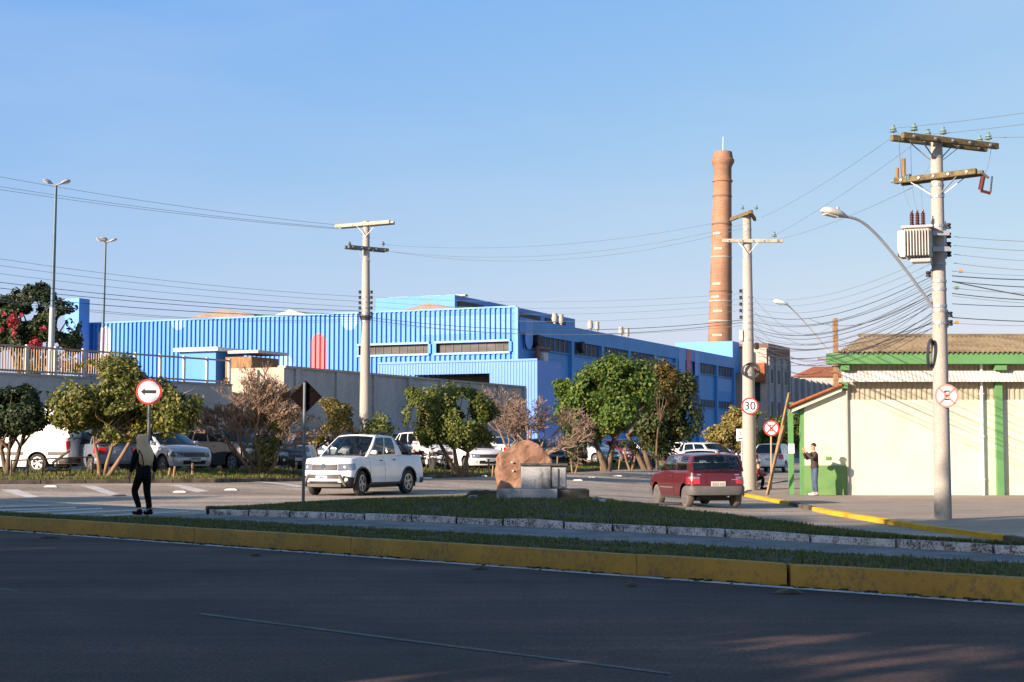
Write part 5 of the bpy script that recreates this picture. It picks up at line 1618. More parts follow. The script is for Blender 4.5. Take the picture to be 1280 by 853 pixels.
# street lamp on pole A
la0 = lA(1172, 392); la1 = lA(1098, 290, -.5); la2 = lA(1074, 273.5, -.7); la3 = lA(1056, 271, -.8)
sl = thing('street_lamp', 'street lamp with long curved arm bracketed to the nearest pole', 'street lamp', pA + la0)
def bez(p, n=10):
    out = []
    for i in range(n + 1):
        t = i / n; q = [Vector(v) for v in p]
        while len(q) > 1: q = [q[j].lerp(q[j + 1], t) for j in range(len(q) - 1)]
        out.append(q[0])
    return out
mb = MB(); mb.tube([Vector((0, 0, -.25)), Vector((0, 0, 0))] + [p - la0 for p in bez((la0, la0.lerp(la1, .6), la1.lerp(la1 + (la1 - la0) * .18, 1), la2, la3), 16)], .03, 8); mb.build('arm', M['galv'], sl, 60)
hd = lA(1027, 263.5, -1.) - la0; h0 = la3 - la0
def lamp_head(root, p0, p1, w, h, mat_top, mat_lens):
    d = (p1 - p0); L_ = d.length; d.normalize(); yv = Vector((0, 0, 1)).cross(d).normalized(); zv = d.cross(yv)
    mb = MB(); secs = ((-.06, .25, .4), (.1, .6, .7), (.35, .95, 1.), (.7, 1., .95), (.92, .8, .7), (1., .4, .3)); vs = []; n = 12
    for t, ww, hh in secs:
        for k in range(n):
            a = 2 * pi * k / n; z_ = sin(a) * h * hh * (.65 if sin(a) > 0 else .3)
            vs.append(p0 + d * (t * L_) + yv * (cos(a) * w * ww / 2) + zv * z_)
    fs = [(i * n + k, i * n + (k + 1) % n, (i + 1) * n + (k + 1) % n, (i + 1) * n + k) for i in range(len(secs) - 1) for k in range(n)] + [tuple(range(n))[::-1], tuple((len(secs) - 1) * n + k for k in range(n))]
    mb.add(vs, fs); hd = mb.build('lamp_head', mat_top, root, 50)
    mb = MB(); mb.box(p0 + d * (L_ * .6) - zv * (h * .3), (L_ * .55, w * .6, .02), Matrix((d, yv, zv)).transposed(), bev=.008); mb.build('lens', mat_lens, hd)
lamp_head(sl, h0, hd, .26, .19, M['white_dirty'], M['lens'])
mb = MB(); mb.lathe([(.035, 0), (.035, .06), (0, .07)], 10, h0.lerp(hd, .3) + Vector((0, 0, .1))); mb.build('photocell', M['galv'], sl)
mb = MB(); mb.bar(Vector((-.02, 0, -.28)), Vector((.1, 0, -.28)), .06, .3, up=Vector((0, 1, 0))); mb.build('bracket', M['galv'], sl)

# pole B: middle right with the 30 sign
pB = gnd(937, 613, .085); YB = pB.y
def zB(py): return at(937, py, YB).z - pB.z
B_ = thing('utility_pole', 'concrete utility pole bearing the round 30 sign beside the red hatchback', 'utility pole', pB, 0, 'concrete utility poles')
HB = zB(268)
pole_body(B_, HB, .265, .15, (zB(287), zB(321), zB(372), zB(380), zB(388), zB(396), zB(404), zB(412), zB(425), zB(466)))
kB = YB / F
a = Vector((-32 * kB, -.22, zB(302))); b = Vector((44 * kB, -.22, zB(302.5))); arm(B_, a, b, .1, .13, M['pale_arm'], (0.,))
mb = MB()
for s_ in (-1, 1): mb.bar(Vector((s_ * .36, -.24, zB(304))), Vector((s_ * .03, -.24, zB(318))), .04, .015)
mb.build('brace', M['white'], B_)
for s_ in (-1, 1):
    mb = MB(); c = Vector((s_ * .2, 0, zB(269) - .02)); dd = Vector((s_ * .25, 1, 0)).normalized(); mb.bar(c - dd * 1.0, c + dd * 1.0, .1, .13, bev=.01); mb.build('crossarm', M['brown_arm'], B_)
for v_, s_ in ((Vector((33 * kB, -.22, zB(300.5) + .1)), 1.), (Vector((-.25, -.6, zB(268) + .1)), .8), (Vector((.25, -.6, zB(268) + .1)), .8)):
    mb = MB(); insulator(mb, v_, s_); mb.build('insulator', M['insul_glass'], B_, 40)
rack(B_, -.235, -.05, zB(397), 5, .24, sgn=-1)
mb = MB()
for k in range(4): mb.tube([(.3 * cos(a) + .02 * k, -.28 - .02 * k, zB(464) + (.22 + .02 * k) * sin(a)) for a in [2 * pi * i / 18 for i in range(19)]], .022, 5)
mb.build('cable_coil', M['cable'], B_, 40)
mb = MB(); mb.box((-.26, -.1, zB(420)), (.14, .14, .4), bev=.03); mb.build('junction_box', M['white_dirty'], B_)
mb = MB(); mb.box((.3, -.05, zB(433)), (.16, .14, .24), bev=.03); mb.build('splice_box', M['black'], B_)

# pole C: behind the pickup
YC = 60.; kC = YC / F
pC = pos(456, YC)
def zC(py): return at(456, py, YC).z - pC.z
C_ = thing('utility_pole', 'concrete utility pole rising behind the white pickup in front of the grey wall', 'utility pole', pC, 0, 'concrete utility poles')
pole_body(C_, zC(277), .235, .125, (zC(297), zC(326), zC(371), zC(378), zC(385), zC(392), zC(402)))
a = Vector((-38 * kC, .6, zC(281))); b = Vector((34 * kC, -.6, zC(281))); arm(C_, a, b, .1, .13, M['pale_arm'], (.15, -.15))
mb = MB()
for s_ in (-1, 1): mb.bar(Vector((s_ * .36, -.2, zC(283))), Vector((0, -.16, zC(296))), .04, .015)
mb.build('brace', M['white'], C_)
a = Vector((-23 * kC, -.5, zC(311))); b = Vector((24 * kC, .6, zC(311))); arm(C_, a, b, .11, .13, M['sign_post'], (.13, -.13))
mb = MB()
for s_ in (-1, 1): mb.bar(Vector((s_ * .28, -.1, zC(313))), Vector((s_ * .1, -.12, zC(326))), .02, .012)
mb.build('brace', M['galv'], C_)
for f in (.05, .5, .95):
    mb = MB(); insulator(mb, Vector((lerp(-23, 24, f) * kC, 0, zC(309) + .08)), .7); mb.build('insulator', M['plastic_grey'], C_, 40)
rack(C_, -.19, -.05, zC(392), 5, .2, sgn=-1); rack(C_, .19, -.05, zC(392), 5, .2)
mb = MB()
for k in range(5):
    q = .16 + .02 * k; mb.tube([(q * cos(a), q * sin(a), zC(402) + .05 * k) for a in [2 * pi * i / 16 for i in range(17)]], .02, 5)
mb.build('cable_collar', M['cable'], C_)

# pole D: slotted pole behind the warehouse, with a faint lamp arm
YD = 78.; pD = pos(1046, YD)
def zD(py): return at(1046, py, YD).z - pD.z
D_ = thing('utility_pole', 'weathered slotted pole standing behind the left end of the warehouse roof', 'utility pole', pD, 0, 'concrete utility poles')
mb = MB(); kD = YD / F; hD = zD(398)
mb.box((0, 0, hD / 2), (.2, .28, hD), bev=.02)
for i in range(16): mb.box((0, -.06, hD - .25 - i * .34), (.25, .2, .16), bev=.02)
mb.build('shaft', M['wood'], D_)
mb = MB()
for k in range(6): mb.tube([(.18 * cos(a) * (1 + .2 * k), .2 * sin(a), zD(458) + .12 * k) for a in [2 * pi * i / 12 for i in range(13)]], .03, 5)
mb.build('cable_collar', M['cable'], D_)
mb = MB(); mb.bar((-.9, -.2, zD(449)), (.5, -.2, zD(455)), .08, .08); mb.bar((-.7, -.2, zD(463)), (.5, -.2, zD(468)), .05, .05); mb.build('crossarm', M['wood'], D_)
ld = thing('street_lamp', 'small distant street lamp on a thin pale arm left of the slotted pole', 'street lamp', pD)
q0 = at(1036, 440, YD) - pD; q1 = at(1004, 398, YD - 1) - pD; q2 = at(984, 381, YD - 2) - pD; q3 = at(967, 376.5, YD - 2.2) - pD
mb = MB(); mb.tube([Vector((0, 0, q0.z - .5))] + bez((q0, q0.lerp(q1, .7), q1.lerp(q2, .6), q2), 10), .03, 6); mb.build('arm', M['white_dirty'], ld, 60)
lamp_head(ld, q2, q3, .3, .22, M['white'], M['lens'])

# double lamp masts at the left
def mast(px, pyb, pyt, Y, label, heads):
    b = at(px[0], pyb, Y); t = at(px[1], pyt, Y)
    m_ = thing('lamp_mast', label, 'lamp mast', b, 0, 'tall lamp masts on the terrace')
    H = t.z - b.z; k = Y / F; lean = t.x - b.x
    mb = MB(); mb.tube([(0, 0, 0), (lean * .33, 0, H * .36)], [.14, .12], 12); mb.build('lower_pole', M['galv'], m_, 50)
    mb = MB(); mb.tube([(lean * .33, 0, H * .36), (lean, 0, H)], [.09, .06], 12); mb.build('upper_pole', M['lamp_pole'], m_, 50)
    for (dx, dz, dy, w) in heads:
        p0 = Vector((lean, 0, H)); p1 = Vector((lean + dx * k, dy, H + dz * k))
        mb = MB(); mb.tube([p0, p0.lerp(p1, .45)], .04, 6); mb.build('bracket', M['galv'], m_)
        lamp_head(m_, p0.lerp(p1, .35), p1, w, .16, M['galv'], M['lens'])
    return m_
mast((63, 70), 471, 232, 66, 'taller double headed lamp mast at the left edge, in front of the dark tree', ((-16, 7, 0, .4), (18, 6, 0, .4)))
mast((127, 132), 470, 304, 92, 'shorter lamp mast with spread heads, in front of the blue hall', ((-12, 6, 0, .3), (14, 5, 0, .3), (1, 4, -.9, .5)))

# ------------------------------------------------------------------ cables
cab = []
def cable(p, q, sag, r=.011, mat='cable_grey', group=None, label=None):
    o = wire((p, q), r, M[mat], 'overhead_cable', sag, 18); tag(o, label, 'cable', group)
# three high wires from pole C out of the frame at the left
gL, lL = 'high wires running left from the pole behind the pickup', 'thin high wire running left from the top arm of the pole behind the pickup'
for (x0, y0), (x1, y1), s_ in (((418, 281), (-160, 190), .22), ((420, 285), (-160, 206), .2), ((424, 286.5), (-160, 211), .2)):
    cable(at(x0, y0, 59.5), at(x1, y1, 50), s_, .011, 'cable_grey', gL, lL)
gLl, lLl = 'low cables running left from the pole behind the pickup', 'low dark cable running left from the pole behind the pickup'
for y0, y1, s_, r in ((371, 296, .26, .01), (377, 306, .24, .01), (384, 318, .22, .01), (389, 330, .25, .016), (394, 340, .2, .016), (396, 347, .3, .018), (399, 345, .5, .012), (402, 352, .42, .01)):
    cable(at(450, y0, 59.8), at(-170, y1, 49), s_, r, 'cable' if r > .012 else 'cable_grey', gLl, lLl)
gM, lM = 'high wires between the pole behind the pickup and the 30 sign pole', 'thin high wire sagging between the pole behind the pickup and the 30 sign pole'
for (x0, y0), (x1, y1), s_ in (((478, 306), (926, 272), .5), ((481, 314), (928, 281), .62), ((484, 314), (930, 285), .74)):
    cable(at(x0, y0, 60.2), at(x1, y1, YB - .5), s_, .01, 'cable_grey', gM, lM)
gMl, lMl = 'low cables between the pole behind the pickup and the 30 sign pole', 'low cable sagging between the pole behind the pickup and the 30 sign pole'
for y0, y1, s_, r in ((371, 367, .25, .009), (377, 374, .3, .009), (383, 380, .34, .009), (389, 388, .4, .009), (397, 400, .42, .018), (400, 403, .5, .016), (403, 407, .4, .012)):
    cable(at(462, y0, 59.8), at(930, y1, YB), s_, r, 'cable' if r > .012 else 'cable_grey', gMl, lMl)
gR, lR = 'cables fanning from the nearest pole to the 30 sign pole', 'cable sagging from the nearest pole across to the 30 sign pole'
for (x0, y0), (x1, y1), s_, r in (((1170, 318), (941, 372), .42, .008), ((1170, 327), (941, 378), .45, .008), ((1170, 336), (941, 385), .5, .01), ((1170, 343), (942, 393), .5, .014), ((1170, 346), (942, 396), .62, .01), ((1172, 354), (942, 402), .5, .013), ((1172, 358), (943, 405), .66, .011), ((1172, 364), (943, 411), .55, .016), ((1172, 368), (943, 416), .7, .011), ((1172, 374), (944, 421), .6, .012), ((1173, 392), (944, 428), .5, .01), ((1173, 402), (945, 436), .3, .014), ((1174, 396), (948, 434), .85, .012), ((1172, 350), (942, 399), .55, .009), ((1172, 356), (943, 404), .75, .01), ((1172, 366), (943, 413), .62, .014), ((1172, 370), (943, 418), .82, .01), ((1172, 378), (944, 424), .66, .014), ((1173, 386), (944, 426), .9, .012), ((1173, 399), (945, 440), .5, .016), ((1173, 408), (946, 445), .35, .012), ((1172, 362), (1010, 398), .5, .012), ((1172, 388), (946, 450), .6, .012)):
    cable(at(x0, y0, YA), at(x1, y1, YB), s_, r, 'cable' if r > .011 else 'cable_grey', gR, lR)
gH, lH = 'high wires from the nearest pole to the 30 sign pole', 'thin high wire from the top arms of the nearest pole to 30 sign pole'
for (x0, y0, dy), (x1, y1) in (((1121, 168, -.6), (952, 272)), ((1160, 168, 0), (958, 300)), ((1140, 235, .5), (971, 300))):
    cable(at(x0, y0, YA + dy), at(x1, y1, YB - .3), .12, .009, 'cable_grey', gH, lH)
gO, lO = 'cables leaving the nearest pole at the right edge', 'cable running from the nearest pole out of frame at the right'
for (x0, y0), (x1, y1), s_, r in (((1122, 160), (1420, 118), .06, .01), ((1166, 168), (1420, 132), .06, .01), ((1238, 172), (1420, 163), .04, .01), ((1192, 296), (1460, 298), .1, .011), ((1192, 307), (1460, 311), .1, .011), ((1192, 318), (1460, 327), .1, .009), ((1192, 329), (1460, 336), .12, .011), ((1190, 339), (1460, 337), .12, .009), ((1190, 345), (1460, 344), .1, .018), ((1190, 352), (1460, 357), .1, .016), ((1190, 352), (1460, 392), .08, .02), ((1190, 360), (1460, 358), .14, .012), ((1190, 367), (1460, 372), .12, .016), ((1190, 370), (1460, 381), .1, .01), ((1190, 380), (1460, 381), .06, .013), ((1190, 397), (1460, 399), .08, .016), ((1190, 404), (1460, 398), .1, .009)):
    cable(at(x0, y0, YA), at(x1, y1, YA - 1.5), s_, r, 'cable' if r > .012 else 'cable_grey', gO, lO)
gW, lW = 'cables from the 30 sign pole to the slotted pole behind the warehouse', 'cable sagging from the 30 sign pole to the slotted pole behind the warehouse'
for (x0, y0), (x1, y1), s_, r in (((943, 404), (1044, 440), .9, .012), ((944, 420), (1044, 448), .7, .014), ((945, 436), (1044, 452), .8, .016), ((946, 440), (1044, 458), .6, .012), ((943, 390), (1044, 420), .8, .01), ((943, 374), (1044, 404), .9, .01)):
    cable(at(x0, y0, YB), at(x1, y1, YD), s_, r, 'cable' if r > .012 else 'cable_grey', gW, lW)
gX, lX = 'drop cables from the nearest pole to the slotted pole', 'drop cable slanting from the nearest pole down to the slotted pole'
for (x0, y0), (x1, y1), s_, r in (((1173, 393), (1049, 442), .35, .012), ((1173, 405), (1049, 455), .3, .014), ((1173, 372), (1049, 425), .5, .012)):
    cable(at(x0, y0, YA), at(x1, y1, YD), s_, r, 'cable', gX, lX)
# yellow and green cable ties on the bundles at pole A
for k, (px, py, c) in enumerate(((1201, 339, 'lamp_amber'), (1196, 403, 'lamp_amber'), (1196, 360, 'green_paint'))):
    mb = MB(); mb.tube([(-.04, 0, 0), (.04, 0, 0)], .035, 8); o = mb.build('cable_tag', M[c], None, 0, at(px, py, YA))
    tag(o, ('yellow plastic tag on the upper cables right of the nearest pole', 'yellow plastic tag on the lowest cable right of the nearest pole', 'green plastic tag on a cable right of the nearest pole')[k], 'cable tag')

# ------------------------------------------------------------------ traffic signs
def text(parent, s, size, loc, rot, mat, name, ext=.004):
    cu = bpy.data.curves.new(name, 'FONT'); cu.body = s; cu.size = size; cu.align_x = 'CENTER'; cu.align_y = 'CENTER'; cu.extrude = ext
    t_ = bpy.data.objects.new(name, cu); COL.objects.link(t_); bpy.context.view_layer.update()
    me = bpy.data.meshes.new_from_object(t_.evaluated_get(bpy.context.evaluated_depsgraph_get())); bpy.data.objects.remove(t_)
    me.materials.clear(); me.materials.append(mat)
    o = bpy.data.objects.new(name, me); COL.objects.link(o)
    o.parent = parent; o.location = loc; o.rotation_euler = rot; return o
def disc(parent, r, ring, front, mr, mw):
    """round plate facing -y at y = front"""
    mb = MB(); mb.lathe([(r, 0), (r, .012), (0, .012)], 40, (0, front + .012, 0), (0, -1, 0)); p = mb.build('plate', mr, parent)
    mb = MB(); mb.lathe([(r - ring, 0), (r - ring, .004), (0, .004)], 40, (0, front, 0), (0, -1, 0)); mb.build('face', mw, p); return p
def cross(parent, r, w, y, mat):
    for a in (45, -45):
        mb = MB(); mb.box((0, y, 0), (2 * r, .004, w), Matrix.Rotation(R(a), 3, 'Y')); mb.build('cross_bar', mat, parent)
# left arrow sign
ps = gp(184, 642, .26); YS = ps.y; ks = YS / F
zs_ = at(185, 490, YS).z - ps.z
s1 = thing('turn_left_sign', 'round white sign with red ring and black left arrow beside the walking woman', 'road sign', ps)
mb = MB(); mb.tube([(0, 0, -.2), (.012, 0, zs_ + .18)], .033, 10); mb.build('post', M['sign_post'], s1)
fc = bpy.data.objects.new('sign_face', None); 
def face_root(par, z, rz=0., x=0.): 
    mbx = MB(); mbx.bar((-.12, .0, 0), (.12, .0, 0), .02, .04); o = mbx.build('sign_clamp', M['galv'], par); o.location = (x, -.045, z); o.rotation_euler = (0, 0, rz); return o
o = face_root(s1, zs_, 0, .012)
p = disc(o, 16.2 * ks, 2.6 * ks, -.02, M['sign_red'], M['sign_white'])
mb = MB(); u = ks
poly = [(-10.2, 0), (-5.2, 4.2), (-5.2, 2), (9, 2), (9, -2), (-5.2, -2), (-5.2, -4.2)]
mb.prism([Vector((x * u, -.026, z * u)) for x, z in poly], Vector((0, -.003, 0))); mb.build('arrow', M['sign_black'], o)
# diamond sign seen from behind
pd_ = gp(379, 633, .36); Yd = pd_.y; kd = Yd / F; zd = at(381, 496, Yd).z - pd_.z
s2 = thing('warning_sign', 'dark back of a diamond warning sign on a thin grey post', 'road sign', pd_)
mb = MB(); mb.tube([(0, 0, -.2), (.01, 0, zd + .3)], .033, 10); mb.build('post', M['sign_post'], s2)
mb = MB(); h = 20.3 * kd / sqrt(2); mb.box((.03, .05, zd), (h * 2, .012, h * 2), Matrix.Rotation(R(45), 3, 'Y'), bev=.004); mb.build('plate', M['sign_back'], s2)
for dz in (.14, -.14):
    mb = MB(); mb.bar((-.16, .035, zd + dz), (.2, .035, zd + dz), .02, .03); mb.build('sign_clamp', M['sign_back'], s2)
# 30 on pole B
s3 = thing('speed_limit_sign', 'round 30 speed limit sign strapped to the middle right pole', 'road sign', pB + Vector((0, -.24, zB(508))))
p = disc(s3, 10.6 * kB, 1.9 * kB, -.03, M['sign_red'], M['sign_white']); text(s3, '30', 14.5 * kB, (0, -.04, -.005), (R(90), 0, 0), M['sign_black'], 'digits')
mb = MB(); mb.tube([(-.24, .24, 0)] + [(.27 * cos(a), .24 - .27 * sin(a) , 0) for a in [pi - pi * i / 8 for i in range(9)]], .012, 4); mb.build('strap', M['galv'], s3)
# no stopping on pole A (faded)
kA = YA / F
s4 = thing('no_stopping_sign', 'faded round sign with red crossed E strapped to the nearest pole', 'road sign', pA + Vector((.06, -.2, zA(495.5))))
p = disc(s4, 14.6 * kA, 2.3 * kA, -.03, M['sign_red_faded'], M['sign_white']); text(s4, 'E', 17.5 * kA, (0, -.036, 0), (R(90), 0, 0), M['sign_black'], 'letter')
cross(s4, 13 * kA, 2.1 * kA, -.044, M['sign_red_faded'])
# no stopping on its own thin post
p5 = gnd(964, 611, .085); Y5 = p5.y; k5 = Y5 / F; z5 = at(965, 535.5, Y5).z - p5.z
s5 = thing('no_stopping_sign', 'bright round sign with red crossed E on its own thin post', 'road sign', p5)
mb = MB(); mb.tube([(0, 0, -.1), (.02, 0, z5 + .2)], .032, 8); mb.build('post', M['fence'], s5)
o = face_root(s5, z5, 0, .02); p = disc(o, 9.9 * k5, 1.9 * k5, -.02, M['sign_red'], M['sign_white']); text(o, 'E', 11.5 * k5, (0, -.026, 0), (R(90), 0, 0), M['sign_black'], 'letter'); cross(o, 8.6 * k5, 1.5 * k5, -.034, M['sign_red'])
# white plate half hidden behind pole B
p6 = pos(927, 66); z6 = at(927, 544, 66).z - p6.z
s6 = thing('white_sign', 'white rectangular sign with black letters half hidden behind the 30 sign pole', 'road sign', p6)
mb = MB(); mb.tube([(0, 0, -.1), (0, 0, z6 + .2)], .03, 8); mb.build('post', M['galv'], s6)
mb = MB(); mb.box((0, -.05, z6), (.42, .015, .5), bev=.004); pl6 = mb.build('plate', M['sign_white'], s6)
text(s6, 'E', .26, (-.04, -.06, z6 + .08), (R(90), 0, 0), M['sign_black'], 'letter')
mb = MB(); mb.box((-.05, -.06, z6 - .15), (.14, .004, .05)); mb.build('text_line', M['sign_black'], s6)
# leaning boards by the porch
q0 = pos(958.5, 53, .085); q1 = at(987, 491, 52.15)
lb = thing('leaning_post', 'two weathered boards propped against the corner of the porch roof', 'post', q0)
mb = MB(); mb.bar((0, 0, -.02), q1 - q0, .11, .07, bev=.01); mb.build('board', M['wood_pale'], lb)
mb = MB(); a = at(966.5, 585, 52.6) - q0; b = at(980, 533, 52.2) - q0; mb.bar(a, b + (b - a) * .02, .1, .06, bev=.008); mb.build('short_board', M['wood_pale'], lb)
# park information totem with blue panel
pt = pos(832, 101); zt_ = lambda py: at(832, py, 101).z - pt.z
tm = thing('information_post', 'blue information panel on two green legs beside the leaning tree trunk', 'sign', pt)
for sx in (-.28, .28): mb = MB(); mb.box((sx, 0, zt_(577)/2), (.22, .12, zt_(560)), bev=.01); mb.build('leg', M['green_paint'], tm)
mb = MB(); mb.box((0, -.1, zt_(558)), (.75, .08, .75), bev=.01); mb.build('panel', M['blue_pale'], tm)
mb = MB(); mb.box((0, -.145, zt_(556)), (.2, .01, .42)); mb.build('figure_strip', M['white'], tm)
# orange diamond board in the car park
po = pos(716, 86); zo = at(716, 549, 86).z - po.z
od = thing('roadworks_sign', 'small orange diamond sign between the parked cars behind the pedestal', 'sign', po)
mb = MB(); mb.tube([(0, .03, 0), (0, .03, zo)], .03, 6); mb.build('post', M['galv'], od)
mb = MB(); mb.box((0, 0, zo), (.36, .012, .36), Matrix.Rotation(R(45), 3, 'Y')); mb.build('plate', M['orange'], od)

# ------------------------------------------------------------------ boulder and pedestal
def hull(name, pts, mat, parent=None, cuts=3, amp=.03, seed=0, smooth=30):
    bm = bmesh.new()
    for p in pts: bm.verts.new(p)
    bmesh.ops.convex_hull(bm, input=bm.verts)
    bmesh.ops.triangulate(bm, faces=bm.faces)
    bmesh.ops.subdivide_edges(bm, edges=bm.edges, cuts=cuts, use_grid_fill=True)
    bm.normal_update()
    for v in bm.verts:
        p = v.co * 2.2 + Vector((seed, 0, 0)); n_ = .9 - 2.2 * abs(noise.noise(p * .8)) + .5 * noise.noise(p * 2.7) - .5 * abs(noise.noise(p * 3.4)) + .3 * noise.noise(p * 7)
        v.co += v.normal * n_ * amp
    me = bpy.data.meshes.new(name); bm.to_mesh(me); bm.free(); me.materials.append(mat)
    me.polygons.foreach_set('use_smooth', [True] * len(me.polygons)); me.set_sharp_from_angle(angle=R(smooth))
    o = bpy.data.objects.new(name, me); COL.objects.link(o); o.parent = parent; return o
Yb = 40.0
bo = at(655, 614, Yb); k = Yb / F; bo.z = island_z(bo.x, Yb) - .03
zb_ = lambda py: at(655, py, Yb).z - bo.z
outl = ((619, 617), (619.5, 604), (622, 572), (626, 566), (650, 553), (660, 551.2), (672, 556), (682, 566), (690, 580), (690, 617))
pts = []
for px, py in outl:
    x, z = (px - 655) * k, max(0, zb_(py)) if py < 616 else -.05
    cx_, sc = .05, 1
    pts += [(x, -.32 + (.22 if px < 621 else 0) + .06 * sin(px), z), (x * .93, .42, z * .95)]
pts += [(-.52, -.42, .62), (-.5, -.45, -.05), (.3, -.42, .5)]
bld = hull('boulder', pts, M['rock'], None, 9, .05, 3, 14); bld.location = bo
tag(bld, 'large reddish brown boulder standing behind the white pedestal', 'boulder')
mb = MB()
for x, z in ((-.3, zb_(578)), (-.27, zb_(588.5))): mb.lathe([(.026, 0), (.022, .04), (0, .05)], 8, (x, -.45, z), (0, -1, 0))
bs = mb.build('mortar_stub', M['white_dirty'], bld, 40)
rk = hull('stone', [(-.2, -.12, 0), (.2, -.1, 0), (.18, .1, 0), (-.2, .12, 0), (-.1, 0, .2), (.1, -.03, .13)], M['rock'], None, 2, .02, 5); rk.location = (bo.x - .42, 37.4, island_z(bo.x - .42, 37.4) + .25)
Yp = 36.2; kp = Yp / F
pp = at(680, 629, Yp); pp.z = island_z(pp.x, Yp + .4) - .06
zp = lambda py: at(680, py, Yp).z - pp.z
pd2 = thing('pedestal', 'stained white concrete pedestal on a wide low slab in front of the boulder', 'pedestal', pp)
mb = MB(); zt2 = zp(611.5); mb.box(((621 + 697) / 2 * kp - 680 * kp, .75, zt2 / 2 - .1), (76 * kp, 1.5, zt2 + .2), bev=.015); mb.build('base_slab', M['plinth'], pd2)
mb = MB(); mb.box(((697 + 737) / 2 * kp - 680 * kp, .8, (zt2 - .02) / 2 - .1), (40 * kp - .01, 1.4, zt2 + .18), bev=.015); mb.build('base_extension', M['plinth_dark'], pd2)
zt3 = zp(582.5); x0, x1 = (652 - 680) * kp, (709 - 680) * kp
mb = MB(); xm = (689 - 680) * kp
mb.box(((x0 + xm) / 2, .78, (zt2 + zt3) / 2), (xm - x0, 1.0, zt3 - zt2 - .002), bev=.012)
mb.box(((xm + x1) / 2, .8, (zt2 + zt3) / 2), (x1 - xm - .004, .96, zt3 - zt2 - .002), bev=.012)
mb.build('block', M['plinth'], pd2)
for a, b in ((690.5, 698), (700.5, 708)):
    mb = MB(); mb.box((((a + b) / 2 - 680) * kp, .30, (zt2 + zt3) / 2 - .01), ((b - a) * kp, .05, zt3 - zt2 - .1), bev=.01); mb.build('front_panel', M['plinth'], pd2)
mb = MB(); mb.box(((x0 + x1) / 2, .78, zt3 + .02), (x1 - x0 + .06, 1.1, .05), bev=.012); mb.build('cap', M['plinth_dark'], pd2)
rk.location = (at(632, 611, Yp + .3).x, Yp + .4, pp.z + zt2 - .01); tag(rk, 'small brown stone lying on the left corner of the pedestal slab', 'stone')
dm = gp(604, 624, .42); mb_ = hull('earth_mound', [(-.55, -.3, -.05), (.5, -.3, -.05), (.5, .35, -.05), (-.5, .35, -.05), (-.3, 0, .12), (.05, 0, .2), (.3, .05, .12)], M['soil'], None, 4, .05, 8, 60)
mb_.location = (dm.x, dm.y, island_z(dm.x, dm.y)); tag(mb_, 'dark heap of earth and leaves left of the pedestal', 'mound')
for k_, (px, py, s_, lb) in enumerate(((592, 627, .09, 'pale stone beside the dark heap of earth'), (744, 627, .1, 'grey stone right of the pedestal slab'), (752, 629, .07, 'small grey stone right of the pedestal slab, the farther one'))):
    g_ = gp(px, py, .42); rr = random.Random(k_ + 3)
    o = hull('stone', [(rr.uniform(-1, 1) * s_ * 1.4, rr.uniform(-1, 1) * s_, rr.uniform(-.2, 1) * s_) for _ in range(12)], M['plinth'], None, 1, .01, k_); o.location = (g_.x, g_.y, island_z(g_.x, g_.y) + .01); tag(o, lb, 'stone')

# low pipe rail at the left and tree stakes along the verge
pr = pos(60, 51.9, .1); lr = thing('pipe_rail', 'low rusty pipe rail under the trees at the far left', 'railing', pr)
def vline(px, Y): p = pos(px, Y, .1); return p - pr
P1, P2 = vline(14, 51.6), vline(116, 53.4)
for f in (0, .2, .38, .55, .72, 1):
    p = P1.lerp(P2, f); mb = MB(); mb.tube([p + Vector((0, 0, -.1)), p + Vector((.02, 0, .62))], .028, 6); mb.build('post', M['bark'], lr)
mb = MB(); mb.tube([P1 + Vector((0, 0, .58)), P1.lerp(P2, .5) + Vector((0, 0, .6)), P2 + Vector((0, 0, .62))], .026, 6); mb.tube([P1.lerp(P2, .42) + Vector((0, 0, .22)), P1.lerp(P2, .72) + Vector((0, 0, .2))], .03, 6)
mb.tube([P1.lerp(P2, .5) + Vector((0, 0, .45)), P1.lerp(P2, .72) + Vector((0, -.1, .85))], .045, 6); mb.build('rail', M['bark'], lr)
STK = ((211, 53.8, 12, 2), (217, 53.6, 15, 2), (241, 54.5, 16, 0), (276, 55.5, 11, 0), (306, 57.5, 12, 3), (341, 58, 15, 0), (370, 59, 12, 1), (556, 62.5, 14, 0), (577.5, 63.3, 12, 1), (586, 63.8, 13, -2), (590, 64, 12, 3), (598, 64.6, 11, 1), (611, 65.2, 20, 0), (615.5, 66, 11, 1), (696, 77, 18, 1), (751, 83, 11, 0), (773, 87, 12, 2), (790, 92, 14, -1))
for k_, (px, Y, h, ln) in enumerate(STK):
    p = pos(px, Y, .08); kk = Y / F; mb = MB(); mb.tube([(0, 0, -.1), (ln * kk, 0, h * kk)], [.045, .04], 6)
    o = mb.build('stake', M['wood_pale'], None, 30, p); tag(o, 'short pale wooden stake driven into the verge grass', 'stake', 'wooden stakes along the verge')
